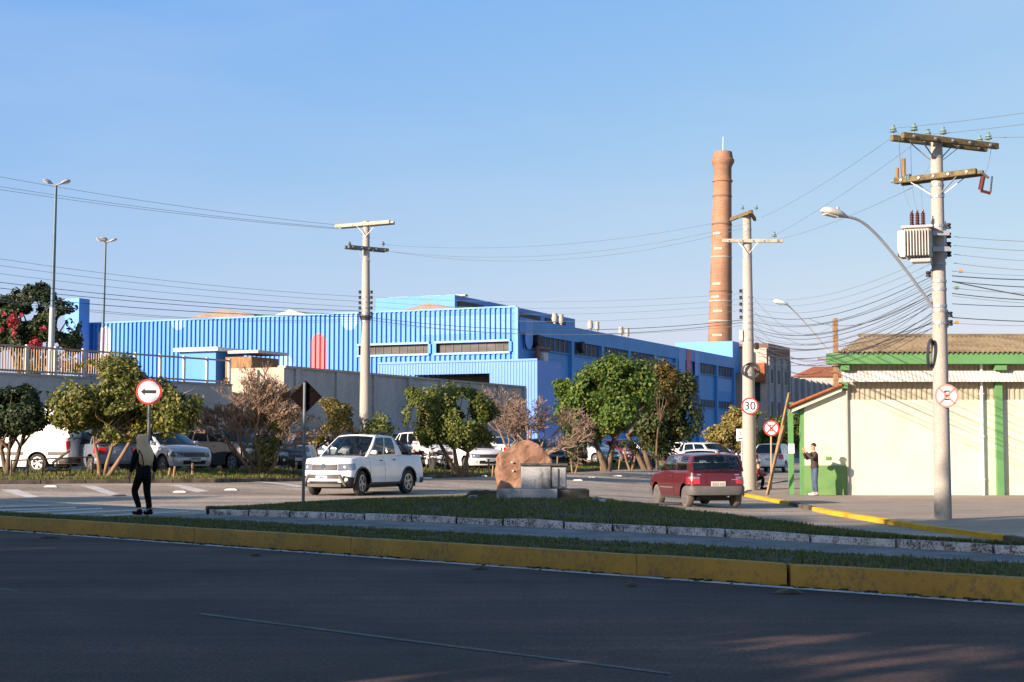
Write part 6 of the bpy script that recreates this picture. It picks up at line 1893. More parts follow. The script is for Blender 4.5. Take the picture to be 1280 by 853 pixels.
# ------------------------------------------------------------------ trees
LF = dict(
    olive=leaf_mat('leaf_olive', (.07, .095, .02), (.16, .175, .035), (.32, .28, .07)),
    dark=leaf_mat('leaf_dark', (.018, .032, .012), (.035, .055, .018), (.06, .075, .025), .2),
    green=leaf_mat('leaf_green', (.055, .09, .018), (.115, .15, .03), (.25, .24, .06)),
    vivid=leaf_mat('leaf_vivid', (.045, .1, .016), (.095, .165, .026), (.21, .24, .045)),
    brown=leaf_mat('leaf_brown', (.14, .07, .03), (.27, .15, .07), (.4, .26, .12)),
    rust=leaf_mat('leaf_rust', (.05, .06, .02), (.12, .1, .03), (.3, .16, .04)),
    yellow=leaf_mat('leaf_yellow', (.14, .13, .03), (.27, .22, .06), (.42, .32, .1)),
    deep=leaf_mat('leaf_deep', (.025, .045, .011), (.055, .08, .02), (.12, .105, .03), .2),
    flower=leaf_mat('flower_red', (.3, .03, .035), (.45, .05, .07), (.5, .12, .14)))
def limb_tubes(mb, base, top, r0, r1, bend, rr, n=6):
    mid = base.lerp(top, .5) + Vector((rr.uniform(-1, 1), rr.uniform(-1, 1), 0)) * bend
    p = bez((base, mid, top), n); mb.tube(p, [lerp(r0, r1, i / n) for i in range(n + 1)], 7, 0, True); return p
def crown_mesh(name, blobs, n, size, mat, parent, seed, density=0., shell=.55, droop=0., freq=.9, elong=1.6):
    rr = random.Random(seed); vs = []; fs = []
    n = int(n * 2.1); size *= .68
    vol = [(b[3] * b[4] * b[5]) ** .8 for b in blobs]; tot = sum(vol)
    for b, v in zip(blobs, vol):
        c = Vector(b[:3]); k = int(n * v / tot); made = 0; tries = 0
        while made < k and tries < k * 6:
            tries += 1
            d = Vector((rr.gauss(0, 1), rr.gauss(0, 1), rr.gauss(0, 1))).normalized()
            q = shell + (1 - shell) * rr.random() if rr.random() < .75 else rr.random()
            lump = 1 + .22 * noise.noise(d * 2.3 + Vector((seed, c.x, c.z))) + .14 * noise.noise(d * 5. + Vector((c.z, seed, 0)))
            p = c + Vector((d.x * b[3], d.y * b[4], d.z * b[5])) * (q * lump)
            if density and noise.noise(p * freq + Vector((0, 0, seed))) < density - .55 + .1 * rr.random(): continue
            made += 1
            nrm = (d + Vector((rr.uniform(-1, 1), rr.uniform(-1, 1), rr.uniform(-.6, 1))) * .9).normalized()
            a = nrm.orthogonal().normalized(); ang = rr.random() * 6.28
            u = a * cos(ang) + nrm.cross(a) * sin(ang); w = nrm.cross(u)
            if droop: u = (u + Vector((0, 0, -droop))).normalized()
            s_ = size * rr.uniform(.6, 1.35); o = len(vs)
            vs += [p - u * s_ * .5 * elong, p + w * s_ * .5 - u * s_ * .05, p + u * s_ * .5 * elong + nrm * s_ * -.15, p - w * s_ * .5 - u * s_ * .05]
            fs.append((o, o + 1, o + 2, o + 3))
    me = bpy.data.meshes.new(name); me.from_pydata(vs, [], fs); me.materials.append(mat); me.update()
    o = bpy.data.objects.new(name, me); COL.objects.link(o); o.parent = parent; return o
def tree(name, label, cat, base, trunks, blobs, n, size, leaf, bark, seed, density=.35, group=None, droop=0., limbs=5, r=.1, shell=.5):
    """trunks: (foot dx, top dx, dy, height); blobs: (x, y, z, rx, ry, rz) from the base"""
    t = thing(name, label, cat, base, 0, group); rr = random.Random(seed)
    mb = MB()
    for (fx, tx_, ty, h) in trunks:
        foot, top = Vector((fx, 0, -.15)), Vector((tx_, ty, h))
        limb_tubes(mb, foot, top, r * 1.25, r * .7, .12 * h, rr)
        for _ in range(limbs):
            b = rr.choice(blobs); e = Vector((b[0] + rr.uniform(-.6, .6) * b[3], b[1] + rr.uniform(-.6, .6) * b[4], b[2] + rr.uniform(-.3, .65) * b[5]))
            pts_ = limb_tubes(mb, top - Vector((0, 0, .1)), e, r * .6, r * .12, .35, rr)
            for _ in range(4):
                s_ = pts_[rr.randrange(2, len(pts_))]; e2 = s_ + Vector((rr.uniform(-1, 1) * b[3], rr.uniform(-1, 1) * b[4], rr.uniform(-.2, .9) * b[5])) * .55
                limb_tubes(mb, s_, e2, r * .2, r * .05, .15, rr, 3)
    mb.build('trunk', bark, t, 60)
    crown_mesh('crown', blobs, n, size, leaf, t, seed, density, shell, droop)
    return t
def twigs(name, label, base, stems, spread, height, mat, seed, levels=4, kids=4, r=.06, leaf=None, nleaf=0, size=.08, up=.45, cat='bush'):
    t = thing(name, label, cat, base); rr = random.Random(seed); mb = MB(); tw = MB(); tips = []
    def grow(p, d, L_, rad, lv):
        q = p + d * L_; m_ = p.lerp(q, .5) + Vector((rr.uniform(-1, 1), rr.uniform(-1, 1), rr.uniform(-1, 1))) * L_ * .1
        rad = max(rad, .011)
        (mb if lv > 3 else tw).tube([p, m_, q], [rad, rad * .82, rad * .65], 5 if lv > 3 else 3, 0, False)
        if lv <= 1: tips.append((m_, q))
        if lv == 0: return
        for _ in range(kids + (1 if lv <= 1 else 0)):
            nd = (d * .85 + Vector((rr.gauss(0, 1) * spread, rr.gauss(0, 1) * spread, rr.gauss(0, .55) * spread + up * .3))).normalized()
            s_ = p.lerp(q, rr.uniform(.45, 1.)); grow(s_, nd, L_ * rr.uniform(.55, .8), rad * .55, lv - 1)
    for (dx, dy) in stems:
        grow(Vector((dx * .2, dy * .2, -.1)), Vector((dx, dy, 1.)).normalized(), height * .38, r, levels)
    mb.build('trunk', mat, t, 60); tw.build('twigs', M['twig'], t)
    if leaf:
        vs = []; fs = []
        for _ in range(nleaf):
            a, b = rr.choice(tips); p = a.lerp(b, rr.random()) + Vector((rr.gauss(0, .05), rr.gauss(0, .05), rr.gauss(0, .05)))
            nrm = Vector((rr.gauss(0, 1), rr.gauss(0, 1), rr.gauss(0, 1))).normalized(); u = nrm.orthogonal().normalized(); w = nrm.cross(u); s_ = size * rr.uniform(.6, 1.3); o = len(vs)
            vs += [p - u * s_ * .8, p + w * s_ * .5, p + u * s_ * .8, p - w * s_ * .5]; fs.append((o, o + 1, o + 2, o + 3))
        me = bpy.data.meshes.new('crown'); me.from_pydata(vs, [], fs); me.materials.append(leaf); o = bpy.data.objects.new('crown', me); COL.objects.link(o); o.parent = t
    return t
def px_tree(px, Y, add=.1):
    b = pos(px, Y, add); k = Y / F
    def bl(x0, x1, y0, y1, dy=0., depth=None):
        """blob covering a pixel box"""
        c = at((x0 + x1) / 2, (y0 + y1) / 2, Y) - b; rx = (x1 - x0) / 2 * k; rz_ = (y1 - y0) / 2 * k
        return (c.x, dy, c.z, rx, depth or min(rx, max(rz_, rx * .8)), rz_)
    return b, k, bl
b, k, bl = px_tree(11, 53)
tree('small_tree', 'small dark leaved tree with forked trunk at the far left edge of the verge', 'tree', b, [(0, -.25, 0, .9), (.02, .35, .1, 1.0), (-.02, .05, -.1, .9)],
     [bl(-30, 38, 486, 548), bl(0, 66, 500, 545, -.3), bl(-40, 10, 500, 550, .2), bl(10, 50, 480, 520)], 7500, .13, LF['dark'], M['bark'], 21, .25, limbs=5, r=.08)
b, k, bl = px_tree(127, 53.2)
tree('broad_tree', 'wide yellowish green tree with pale forked trunk behind the left arrow sign', 'tree', b, [(-.05, -.25, 0, 1.15), (.05, .35, .1, 1.1), (.12, 1.05, -.05, 1.35)],
     [bl(85, 190, 446, 530), bl(62, 140, 468, 540, -.5), bl(150, 232, 470, 548, .2), bl(200, 256, 478, 540), bl(110, 200, 500, 556, -.4), bl(66, 110, 500, 548), bl(195, 240, 505, 548, -.4), bl(120, 175, 438, 490, .3)], 10500, .13, LF['olive'], M['bark_pale'], 22, .44, limbs=6, r=.07)
b, k, bl = px_tree(325, 56)
twigs('bare_bush', 'reddish brown half bare bush with tangled twigs in front of the black cars', b, [(-.5, 0), (.3, .1), (-.1, -.2), (.5, -.1), (-.75, .1), (.05, .25)], .42, 3.9, M['bark_pale'], 5, 6, 3, .07, LF['brown'], 2600, .065, .6)
tree('creeper', 'olive leaves climbing the trunk of the reddish bare bush', 'plant', b + Vector((.1, -.15, 0)), [(0, .1, 0, .8)], [(0.05, 0, .9, .55, .4, .8), (.5, 0, 1.6, .5, .4, .7)], 700, .09, LF['olive'], M['bark'], 33, .3, limbs=2, r=.03)
b, k, bl = px_tree(407, 60)
tree('thin_tree', 'thin yellow brown tree just right of the diamond sign', 'tree', b, [(0, .15, 0, .9), (.1, .5, .1, .9), (-.1, -.4, 0, .9)], [bl(378, 440, 498, 552), bl(370, 410, 512, 556, -.3), bl(415, 447, 505, 550, .2)], 2600, .11, LF['yellow'], M['bark'], 23, .5, limbs=6, r=.05)
b, k, bl = px_tree(470, 58)
tree('shrub', 'low leafy shrub at the foot of the pole behind the pickup', 'shrub', b, [(0, .1, 0, .6)], [bl(448, 496, 520, 560), bl(466, 490, 505, 545)], 700, .11, LF['green'], M['bark'], 24, .45, limbs=3, r=.03)
b, k, bl = px_tree(574, 63.2)
tree('round_tree', 'round green tree with pale trunk just right of the white pickup', 'tree', b, [(0, -.2, 0, 1.1), (.06, .35, 0, 1.0), (0, -.9, .1, 1.5)],
     [bl(520, 595, 478, 548), bl(505, 560, 490, 548, -.4), bl(565, 626, 492, 556, .1), bl(540, 610, 505, 562, -.5), bl(502, 530, 482, 520), bl(590, 628, 520, 556), bl(515, 560, 520, 560, -.3), bl(560, 605, 484, 530, .4)], 13000, .12, LF['green'], M['bark_pale'], 25, .38, limbs=6, r=.09)
b, k, bl = px_tree(655, 72)
twigs('bare_tree', 'leafless pinkish grey tree behind the boulder', b, [(-.55, 0), (.75, .1), (.1, -.3), (-.2, .3), (1.0, -.2)], .5, 4.4, M['twig'], 12, 6, 3, .085, LF['brown'], 350, .07, .4, 'tree')
b, k, bl = px_tree(757, 82)
tree('dense_tree', 'large bright green tree with dense layered crown', 'tree', b, [(0, -.6, 0, 1.5), (0.1, .5, .2, 1.7)],
     [bl(735, 812, 441, 500), bl(706, 770, 462, 520, -.6), bl(690, 740, 484, 545, -.2), bl(770, 830, 450, 520, .3), bl(740, 800, 490, 548, -1.), bl(700, 745, 520, 562, -.6), bl(690, 715, 462, 500), bl(715, 800, 448, 530, .3), bl(700, 770, 500, 556, .4)], 17000, .17, LF['vivid'], M['bark'], 26, .3, limbs=7, r=.16)
b, k, bl = px_tree(806, 90)
tree('shaded_tree', 'olive tree with leaning trunks behind the bright green tree, shaded by darker leaf colour', 'tree', b, [(0, -1., 0, 1.9), (.3, -.2, .2, 2.2), (1.4, -.2, 0, 2.3)],
     [bl(790, 850, 446, 510, .6), bl(795, 860, 452, 530), bl(820, 880, 490, 556, -.4), bl(788, 840, 500, 560, -1.), bl(840, 874, 462, 510), bl(800, 855, 530, 575)], 10500, .17, LF['deep'], M['bark'], 27, .3, limbs=7, r=.15)  # shade of the big crown's right side put into darker leaves
b, k, bl = px_tree(822, 88)
tree('autumn_tree', 'sparse rust tinged tree in front of the shaded tree', 'tree', b, [(0, .1, 0, 2.5)], [bl(806, 846, 452, 500, -1.5), bl(825, 850, 470, 520, -1.5)], 1100, .16, LF['rust'], M['bark'], 28, .5, limbs=5, r=.06)
b, k, bl = px_tree(914, 98)
tree('round_bush', 'yellow green bush left of the 30 sign pole', 'bush', b, [(0, 0, 0, .8)], [bl(880, 930, 520, 560), bl(900, 945, 508, 560, .4), bl(872, 905, 535, 560), bl(915, 950, 525, 570)], 4500, .17, LF['yellow'], M['bark'], 29, .4, limbs=5, r=.08)
b, k, bl = px_tree(962, 100)
tree('round_bush', 'green bush right of the 30 sign pole behind the white minivan', 'bush', b, [(0, 0, 0, .8)], [bl(944, 990, 520, 566), bl(970, 1010, 515, 570, .5), bl(940, 965, 512, 560, .8)], 4200, .17, LF['green'], M['bark'], 30, .4, limbs=5, r=.08)
b, k, bl = px_tree(716, 76)
tree('sapling', 'small staked sapling with bright leaves right of the pedestal', 'sapling', b, [(0, -.05, 0, .8), (.1, .3, 0, .6)], [bl(706, 728, 556, 575), bl(714, 734, 560, 570)], 420, .1, LF['green'], M['wood_pale'], 31, .3, limbs=3, r=.04)
b, k, bl = px_tree(788, 86)
tree('sapling', 'forked pale sapling between the two big trees', 'sapling', b, [(0, -.35, 0, 1.1), (.05, .3, 0, 1.2)], [bl(770, 806, 548, 570)], 260, .1, LF['deep'], M['bark_pale'], 32, .4, limbs=3, r=.06)
# dark tree with red flowers on the terrace
Yt = 84.; b = Vector((at(30, 440, Yt).x, Yt, 4.3)); k = Yt / F
def blT(x0, x1, y0, y1, dy=0.):
    c = at((x0 + x1) / 2, (y0 + y1) / 2, Yt) - b; return (c.x, dy, c.z, (x1 - x0) / 2 * k, (x1 - x0) / 2 * k * .8, (y1 - y0) / 2 * k)
t_ = tree('flowering_tree', 'dark tree with red blossom clusters behind the picket railing', 'tree', b, [(0, -.3, 0, 1.5), (.2, .6, .2, 1.6)],
     [blT(24, 70, 352, 400), blT(-30, 40, 368, 440), blT(40, 100, 372, 446), blT(-60, 10, 380, 450), blT(15, 70, 395, 450, -.6), blT(70, 104, 405, 446), blT(8, 30, 360, 390)], 12000, .19, LF['dark'], M['bark'], 34, .47, limbs=7, r=.16)
crown_mesh('flowers', [blT(28, 44, 395, 418, -2.6), blT(16, 24, 412, 420, -2.4), blT(32, 40, 416, 428, -2.6), blT(54, 72, 425, 446, -2.6), blT(18, 24, 392, 400, -2.2), blT(66, 76, 412, 420, -2.4), blT(42, 48, 396, 404, -2.5)], 170, .18, LF['flower'], t_, 35, 0, .1)
b = Vector((at(85, 440, 74).x, 74, 4.3)); k = 74 / F
def bl7(x0, x1, y0, y1): c = at((x0 + x1) / 2, (y0 + y1) / 2, 74) - b; return (c.x, 0, c.z, (x1 - x0) / 2 * k, .5, (y1 - y0) / 2 * k)
tree('terrace_shrub', 'brownish shrubs seen through the picket railing', 'shrub', b, [(0, 0, 0, .4)], [bl7(20, 60, 446, 472), bl7(60, 105, 445, 470), bl7(100, 150, 446, 472)], 900, .13, LF['rust'], M['bark'], 36, .3, limbs=3, r=.03)
# ------------------------------------------------------------------ parked and moving cars
def put(px, Y, add=.0): return pos(px, Y, add)
gC = 'cars parked behind the verge'
pk_loc = put(455, 49.4, .0)
pk = Car('pickup_truck', 'white double cab pickup driving left with black roof bars and grey front guard', 'pickup truck', 'pickup', 'white', pk_loc, (-.44, -.9), opt=('turn',))
def pickup_extras(c):
    h = c.L / 2; xa0, xa1, xr1, xr0, yb, yt, rz, side, end = c.geo
    # grey guard frame round the intake, skid plate, roof bars, roll bar, tonneau, arch lips
    tf = lambda y: c.tfront(abs(y)) * (1 if y >= 0 else -1)
    W2 = c.W2
    c.patch('front_guard', tf(-W2 * .62), tf(W2 * .62), .52, .64, .03, M['plastic'], None, None, 12, 2)
    for sg in (1, -1):
        mb = MB(); pts = [c.P(tf(sg * W2 * a), z, .03) for a, z in ((.58, .6), (.66, .5), (.76, .36), (.8, .3))]
        mb.tube(pts, [.035, .045, .04, .03], 8); mb.build('guard_leg', M['skid'], c.t, 60)
    c.patch('skid_plate', tf(-W2 * .66), tf(W2 * .66), .27, .36, .035, M['skid'], None, None, 12, 2)
    c.wrap('bumper', c.tside(.42), .27, .4, .012, M['black'], front=True)
    for sg in (1, -1):
        o = c.patch('bumper_corner', sg * c.tfront(W2 * .7), sg * c.tside(.4), .36, lambda u: .6 - .06 * u, .014, M['black'], None, None, 8, 2)
        if sg < 0: o.data.flip_normals()
        mb = MB(); mb.lathe([(.05, -.01), (.05, .006), (0, .01)], 12, c.P(sg * c.tfront(W2 * .8), .49, .016), (1, sg * .4, 0)); mb.build('fog_lamp', M['lens'], c.t, 40)
    for sg in (1, -1):
        mb = MB(); mb.tube([(xa1 - .12, sg * (yt - .02), rz(xa1 - .12) + .02), (xa1 - .3, sg * (yt + .0), rz(xa1 - .3) + .09), (xr1 + .25, sg * yt, rz(xr1 + .25) + .09), (xr1 + .05, sg * (yt - .02), rz(xr1 + .05) + .01)], .03, 8)
        mb.build('roof_rail', M['plastic'], c.t, 60)
        mb = MB(); mb.bar((xr0 + .16, sg * (yb - .02), c.belt(xr0) + .42), (xr0 - .55, sg * (yb + .0), c.belt(xr0) + .03), .05, .1); mb.build('roll_bar', M['plastic'], c.t)
        for w in c.xw:
            mb = MB(); Ra = c.sp['wr'] + .085; pts = []
            for i in range(15):
                a = pi * (i / 14) ; x = w + Ra * cos(a); z = c.sp['wr'] + Ra * sin(a)
                t = c.tside(h - x); p = c.P(sg * t, max(z, c.zs), .008); pts.append(p)
            mb.tube(pts, .03, 6); mb.build('arch_lip', M['plastic'], c.t, 60)
    mb = MB(); mb.bar((xr0 + .05, -yb + .05, c.belt(xr0) + .34), (xr0 + .05, yb - .05, c.belt(xr0) + .34), .06, .06); mb.build('roll_bar', M['plastic'], c.t)
    mb = MB(); mb.box(((xr0 - h) / 2 - .02, 0, c.belt(-1) + .05), (h + xr0 - .2, c.W2 * 1.72, .05), bev=.02); mb.build('bed_cover', M['cloth_black'], c.t)
    g = c.P(0, c.belt(h - .1) - .11, .03); mb = MB()
    q = .085; mb.add([g + Vector((0, 0, q * 1.25)), g + Vector((0, q, 0)), g + Vector((0, 0, -q * 1.25)), g + Vector((0, -q, 0)), g + Vector((.02, 0, q * .6)), g + Vector((.02, q * .5, 0)), g + Vector((.02, 0, -q * .6)), g + Vector((.02, -q * .5, 0))], [(0, 1, 5, 4), (1, 2, 6, 5), (2, 3, 7, 6), (3, 0, 4, 7), (4, 5, 6, 7)]); mb.build('emblem', M['chrome'], c.t)
pickup_extras(pk)
un_loc = put(868.5, 43.6, 0)
un = Car('hatchback', 'dark red old square hatchback with grey bumper driving away', 'hatchback', 'oldhatch', 'red', un_loc, (-.225, .974), dusty=True, glass='glass', opt=('grey_plate',))
def hatch_extras(c):
    h = c.L / 2
    mb = MB(); mb.tube([(-h + .06, -.3, .3), (-h + .28, -.3, .32), (-h + .5, -.3, .32)], .03, 8); mb.build('exhaust', M['galv'], c.t)
    mb = MB(); mb.box((-h + .55, 0, .22), (.12, 1.1, .1), bev=.03); mb.build('axle', M['black'], c.t)
    xa0, xa1, xr1, xr0, yb, yt, rz, side, end = c.geo
    mb = MB(); a = end(0., .05, 1) - Vector((.02, 0, 0)); mb.tube([a, end(-.4, .14, 1) - Vector((.025, 0, 0))], .012, 5); mb.build('rear_wiper', M['black'], c.t)
    for y, z, w in ((-.55, .86, .13), (.52, .86, .1), (-.46, .73, .16)):
        p = c.P(c.trear(abs(y)) * (1 if y > 0 else -1), z, .004); mb = MB(); mb.box(p, (.012, w, .025 if z > .8 else .018)); mb.build('model_badge', M['steel'], c.t)
hatch_extras(un)
for lb, cat, nm, kind, col, px, Y, hd, gl in (
    ('white van parked side on at the far left behind the dark small tree', 'van', 'parked_van', 'van', 'white', 17, 58.2, (-.97, .2), 'glass_dark'),
    ('grey lilac hatchback seen from its rear between the white van and the walking woman', 'car', 'parked_car', 'hatch', 'blue_grey', 121, 58.3, (-.62, .78), 'glass_dark'),
    ('silver sedan with its nose to the right behind the walking woman', 'car', 'parked_car', 'sedan', 'silver', 202, 58.6, (.7, -.71), 'glass_dark'),
    ('black hatchback just right of the silver sedan', 'car', 'parked_car', 'suv', 'black', 288, 62, (.72, -.69), 'glass_dark'),
    ('black sedan behind the trunk of the reddish bare bush', 'car', 'parked_car', 'sedan', 'black_b', 330, 64.5, (.72, -.69), 'glass_dark'),
    ('pale silver car in the second row behind the black sedan', 'car', 'parked_car', 'minivan', 'silver_b', 338, 76, (.6, -.8), 'glass_dark'),
    ('white sedan with dark windows right of the diamond sign', 'car', 'parked_car', 'sedan', 'white', 400, 70, (.93, -.36), 'glass_dark'),
    ('silver car whose roof shows above the silver sedan', 'car', 'parked_car', 'minivan', 'silver', 226, 69, (.7, -.71), 'glass_dark'),
    ('dark grey car in the second row behind the black hatchback', 'car', 'parked_car', 'hatch', 'grey', 290, 75, (.7, -.71), 'glass_dark'),
    ('black car half hidden by the cab of the white pickup', 'car', 'parked_car', 'suv', 'black', 462, 71, (.8, -.6), 'glass_dark'),
    ('white minivan facing the road behind the bed of the pickup', 'car', 'parked_car', 'minivan', 'white', 532, 72.5, (.42, -.9), 'glass'),
    ('white hatchback with its nose to the road behind the round green tree', 'car', 'parked_car', 'hatch', 'white', 588, 71.5, (.45, -.89), 'glass_dark'),
    ('white sedan with red tail lamp left of the boulder', 'car', 'parked_car', 'sedan', 'white_b', 607, 78, (-.72, .69), 'glass_dark'),
    ('bright red car whose roof shows above the boulder', 'car', 'parked_car', 'hatch', 'red_b', 640, 90, (.6, -.8), 'glass_dark'),
    ('second red car left of the first red roof', 'car', 'parked_car', 'hatch', 'red', 622, 93, (.5, -.86), 'glass_dark'),
    ('dark blue grey car behind the bare tree', 'car', 'parked_car', 'hatch', 'grey', 672, 92, (.6, -.8), 'glass_dark'),
    ('black hatchback with two red tail lamps right of the pedestal', 'car', 'parked_car', 'hatch', 'black', 705, 93, (-.3, .95), 'glass_dark'),
    ('silver hatchback with arched roof under the bright green tree', 'car', 'parked_car', 'hatch', 'silver', 737, 98, (.72, -.69), 'glass'),
    ('white roofed car in the row behind the silver hatchback', 'car', 'parked_car', 'minivan', 'white_b', 738, 108, (.6, -.8), 'glass_dark'),
    ('dark red car between the two big tree trunks', 'car', 'parked_car', 'hatch', 'red', 772, 108, (.6, -.8), 'glass_dark'),
    ('pale blue grey car behind the shaded tree', 'car', 'parked_car', 'suv', 'pearl', 788, 120, (.9, -.4), 'glass_dark'),
    ('pale hatchback seen side on behind the information panel', 'car', 'parked_car', 'hatch', 'pearl', 831, 118, (-.95, .3), 'glass_dark'),
    ('white car in the second row above the bonnet of the silver sedan', 'car', 'parked_car', 'suv', 'white', 180, 67, (.7, -.71), 'glass_dark'),
    ('white car behind the thin yellow brown tree', 'car', 'parked_car', 'minivan', 'white_b', 436, 78, (.7, -.71), 'glass_dark'),
    ('silver hatchback behind the trunk of the reddish bare bush', 'car', 'parked_car', 'hatch', 'silver', 372, 79, (.8, -.6), 'glass_dark'),
    ('white estate car behind the tail of the white pickup', 'car', 'parked_car', 'suv', 'white', 500, 79, (.6, -.8), 'glass_dark'),
    ('silver car between the white minivan and the white hatchback', 'car', 'parked_car', 'minivan', 'silver', 560, 81, (.5, -.86), 'glass_dark'),
    ('silver hatchback left of the black hatchback with red lamps', 'car', 'parked_car', 'hatch', 'silver_b', 684, 99, (.5, -.86), 'glass_dark'),
    ('white car far back between the trunks of the big trees', 'car', 'parked_car', 'minivan', 'white', 757, 121, (.6, -.8), 'glass_dark'),
    ('white hatchback far back right of the information panel', 'car', 'parked_car', 'hatch', 'white', 856, 116, (.7, -.7), 'glass_dark'),
    ('silver estate car facing right left of the 30 sign pole', 'car', 'parked_car', 'suv', 'silver', 912, 100, (.62, -.78), 'glass_dark'),
    ('white car between the white hatchback and the silver estate car', 'car', 'parked_car', 'minivan', 'white', 884, 96, (.5, -.86), 'glass_dark'),
):
    c_ = Car(nm, lb, cat, kind, col, put(px, Y), hd, gC, glass=gl, lod=1)
    if kind == 'van':
        for sg in (1, -1):
            o = c_.patch('rubbing_strip', sg * c_.tside(1.45), sg * c_.tside(3.6), .62, .74, .015, M['plastic_grey']); o2 = c_.patch('rubbing_strip', sg * c_.tside(4.55), sg * c_.tside(5.2), .62, .74, .015, M['plastic_grey'])
            o3 = c_.patch('side_panel', sg * c_.tside(2.2), sg * c_.tside(3.55), .8, 1.95, .01, c_.paint, None, M['black'])
            if sg < 0: [q_.data.flip_normals() for q_ in (o, o2, o3)]
Car('moving_car', 'white hatchback just ahead of the dark red hatchback', 'car', 'hatch', 'white', put(879, 66), (.2, .98), glass='glass_dark', lod=1)
Car('moving_car', 'white minivan driving away right of the 30 sign pole', 'car', 'minivan', 'white', put(968, 93), (.33, .94), glass='glass_dark', lod=1)

# ------------------------------------------------------------------ motorcycles
def motorcycle(px, Y, hd, col, label):
    t = thing('motorcycle', label, 'motorcycle', put(px, Y), atan2(hd[1], hd[0]), 'motorcycles parked behind the verge')
    for x in (.62, -.62):
        mb = MB(); mb.lathe([(.24, -.05), (.29, -.055), (.31, 0), (.29, .055), (.24, .05)], 22, (x, 0, .31), (0, 1, 0)); w = mb.build('wheel', M['rubber'], t, 40)
        mb = MB()
        for k in range(6): a = pi * k / 6; mb.bar((x + .25 * cos(a), 0, .31 + .25 * sin(a)), (x - .25 * cos(a), 0, .31 - .25 * sin(a)), .012, .012)
        mb.lathe([(.05, -.06), (.05, .06)], 10, (x, 0, .31), (0, 1, 0)); mb.build('rim', M['alloy'], w)
    mb = MB()
    for s in (-.08, .08): mb.tube([(.62, s, .31), (.42, s, .85)], .025, 6); mb.tube([(-.62, s, .31), (-.35, s, .62)], .025, 6)
    mb.tube([(.4, 0, .85), (.2, 0, .45), (-.15, 0, .33), (-.3, 0, .6)], .03, 6); mb.tube([(.38, 0, .8), (-.2, 0, .68), (-.75, 0, .72)], .025, 6); mb.build('frame', M['black'], t)
    mb = MB(); mb.box((.05, 0, .42), (.34, .26, .28), bev=.05); mb.tube([(.1, .12, .3), (-.2, .15, .25), (-.7, .17, .36)], [.025, .04, .045], 8); mb.build('engine', M['alloy'], t)
    mb = MB(); mb.box((.17, 0, .82), (.5, .26, .2), Matrix.Rotation(R(8), 3, 'Y'), bev=.08); mb.build('tank', PAINT[col], t)
    mb = MB(); mb.box((-.35, 0, .8), (.66, .24, .11), Matrix.Rotation(R(4), 3, 'Y'), bev=.045); mb.build('seat', M['black'], t)
    mb = MB(); mb.tube([(.3, -.36, 1.05), (.4, -.2, 1.0), (.42, 0, .98), (.4, .2, 1.0), (.3, .36, 1.05)], .016, 6); mb.build('handlebar', M['galv'], t)
    mb = MB(); mb.lathe([(.05, -.08), (.09, 0), (.085, .02), (0, .03)], 12, (.53, 0, .88), (1, 0, -.05)); mb.build('headlight', M['lens'], t, 40)
    mb = MB(); mb.box((-.74, 0, .72), (.1, .14, .08), bev=.02); mb.build('tail_light', M['lamp_red'], t)
    mb = MB(); mb.box((.62, 0, .64), (.5, .1, .03), bev=.01); mb.box((-.62, 0, .66), (.4, .14, .03), bev=.01); mb.build('mudguard', PAINT[col], t)
    for s in (-1, 1): mb = MB(); mb.tube([(.36, s * .25, 1.02), (.36, s * .3, 1.18)], .008, 4); mb.box((.36, s * .32, 1.2), (.02, .11, .07), bev=.01); mb.build('mirror', M['black'], t)
motorcycle(534, 66.3, (.4, -.9), 'white', 'pale motorcycle parked left of the round green tree trunk')
motorcycle(549, 67, (.55, -.83), 'black', 'dark motorcycle next to the pale motorcycle')
motorcycle(521, 66.8, (.1, -1), 'red_b', 'reddish motorcycle close behind the bed of the pickup')
motorcycle(801, 95, (.6, -.8), 'black', 'black motorcycle between the two big tree trunks')
motorcycle(813, 97, (.3, -.95), 'silver', 'silver motorcycle by the leaning trunk of the shaded tree')

# ------------------------------------------------------------------ people
def skin(name, joints, bones, mat, parent, root, sub=1):
    names = list(joints); idx = {n: i for i, n in enumerate(names)}
    me = bpy.data.meshes.new(name)
    me.from_pydata([joints[n][:3] for n in names], [(idx[a], idx[b]) for a, b in bones], [])
    bm = bmesh.new(); bm.from_mesh(me); bm.verts.ensure_lookup_table(); ly = bm.verts.layers.skin.verify()
    for i, n in enumerate(names):
        r_ = joints[n][3:]; bm.verts[i][ly].radius = (r_[0], r_[1] if len(r_) > 1 else r_[0]); bm.verts[i][ly].use_root = (n == root)
    bm.to_mesh(me); bm.free(); me.materials.append(mat)
    o = bpy.data.objects.new(name, me); COL.objects.link(o); o.parent = parent
    s = o.modifiers.new('skin', 'SKIN'); s.use_smooth_shade = True; s.branch_smoothing = .4
    sb = o.modifiers.new('sub', 'SUBSURF'); sb.levels = sub; sb.render_levels = sub
    return o
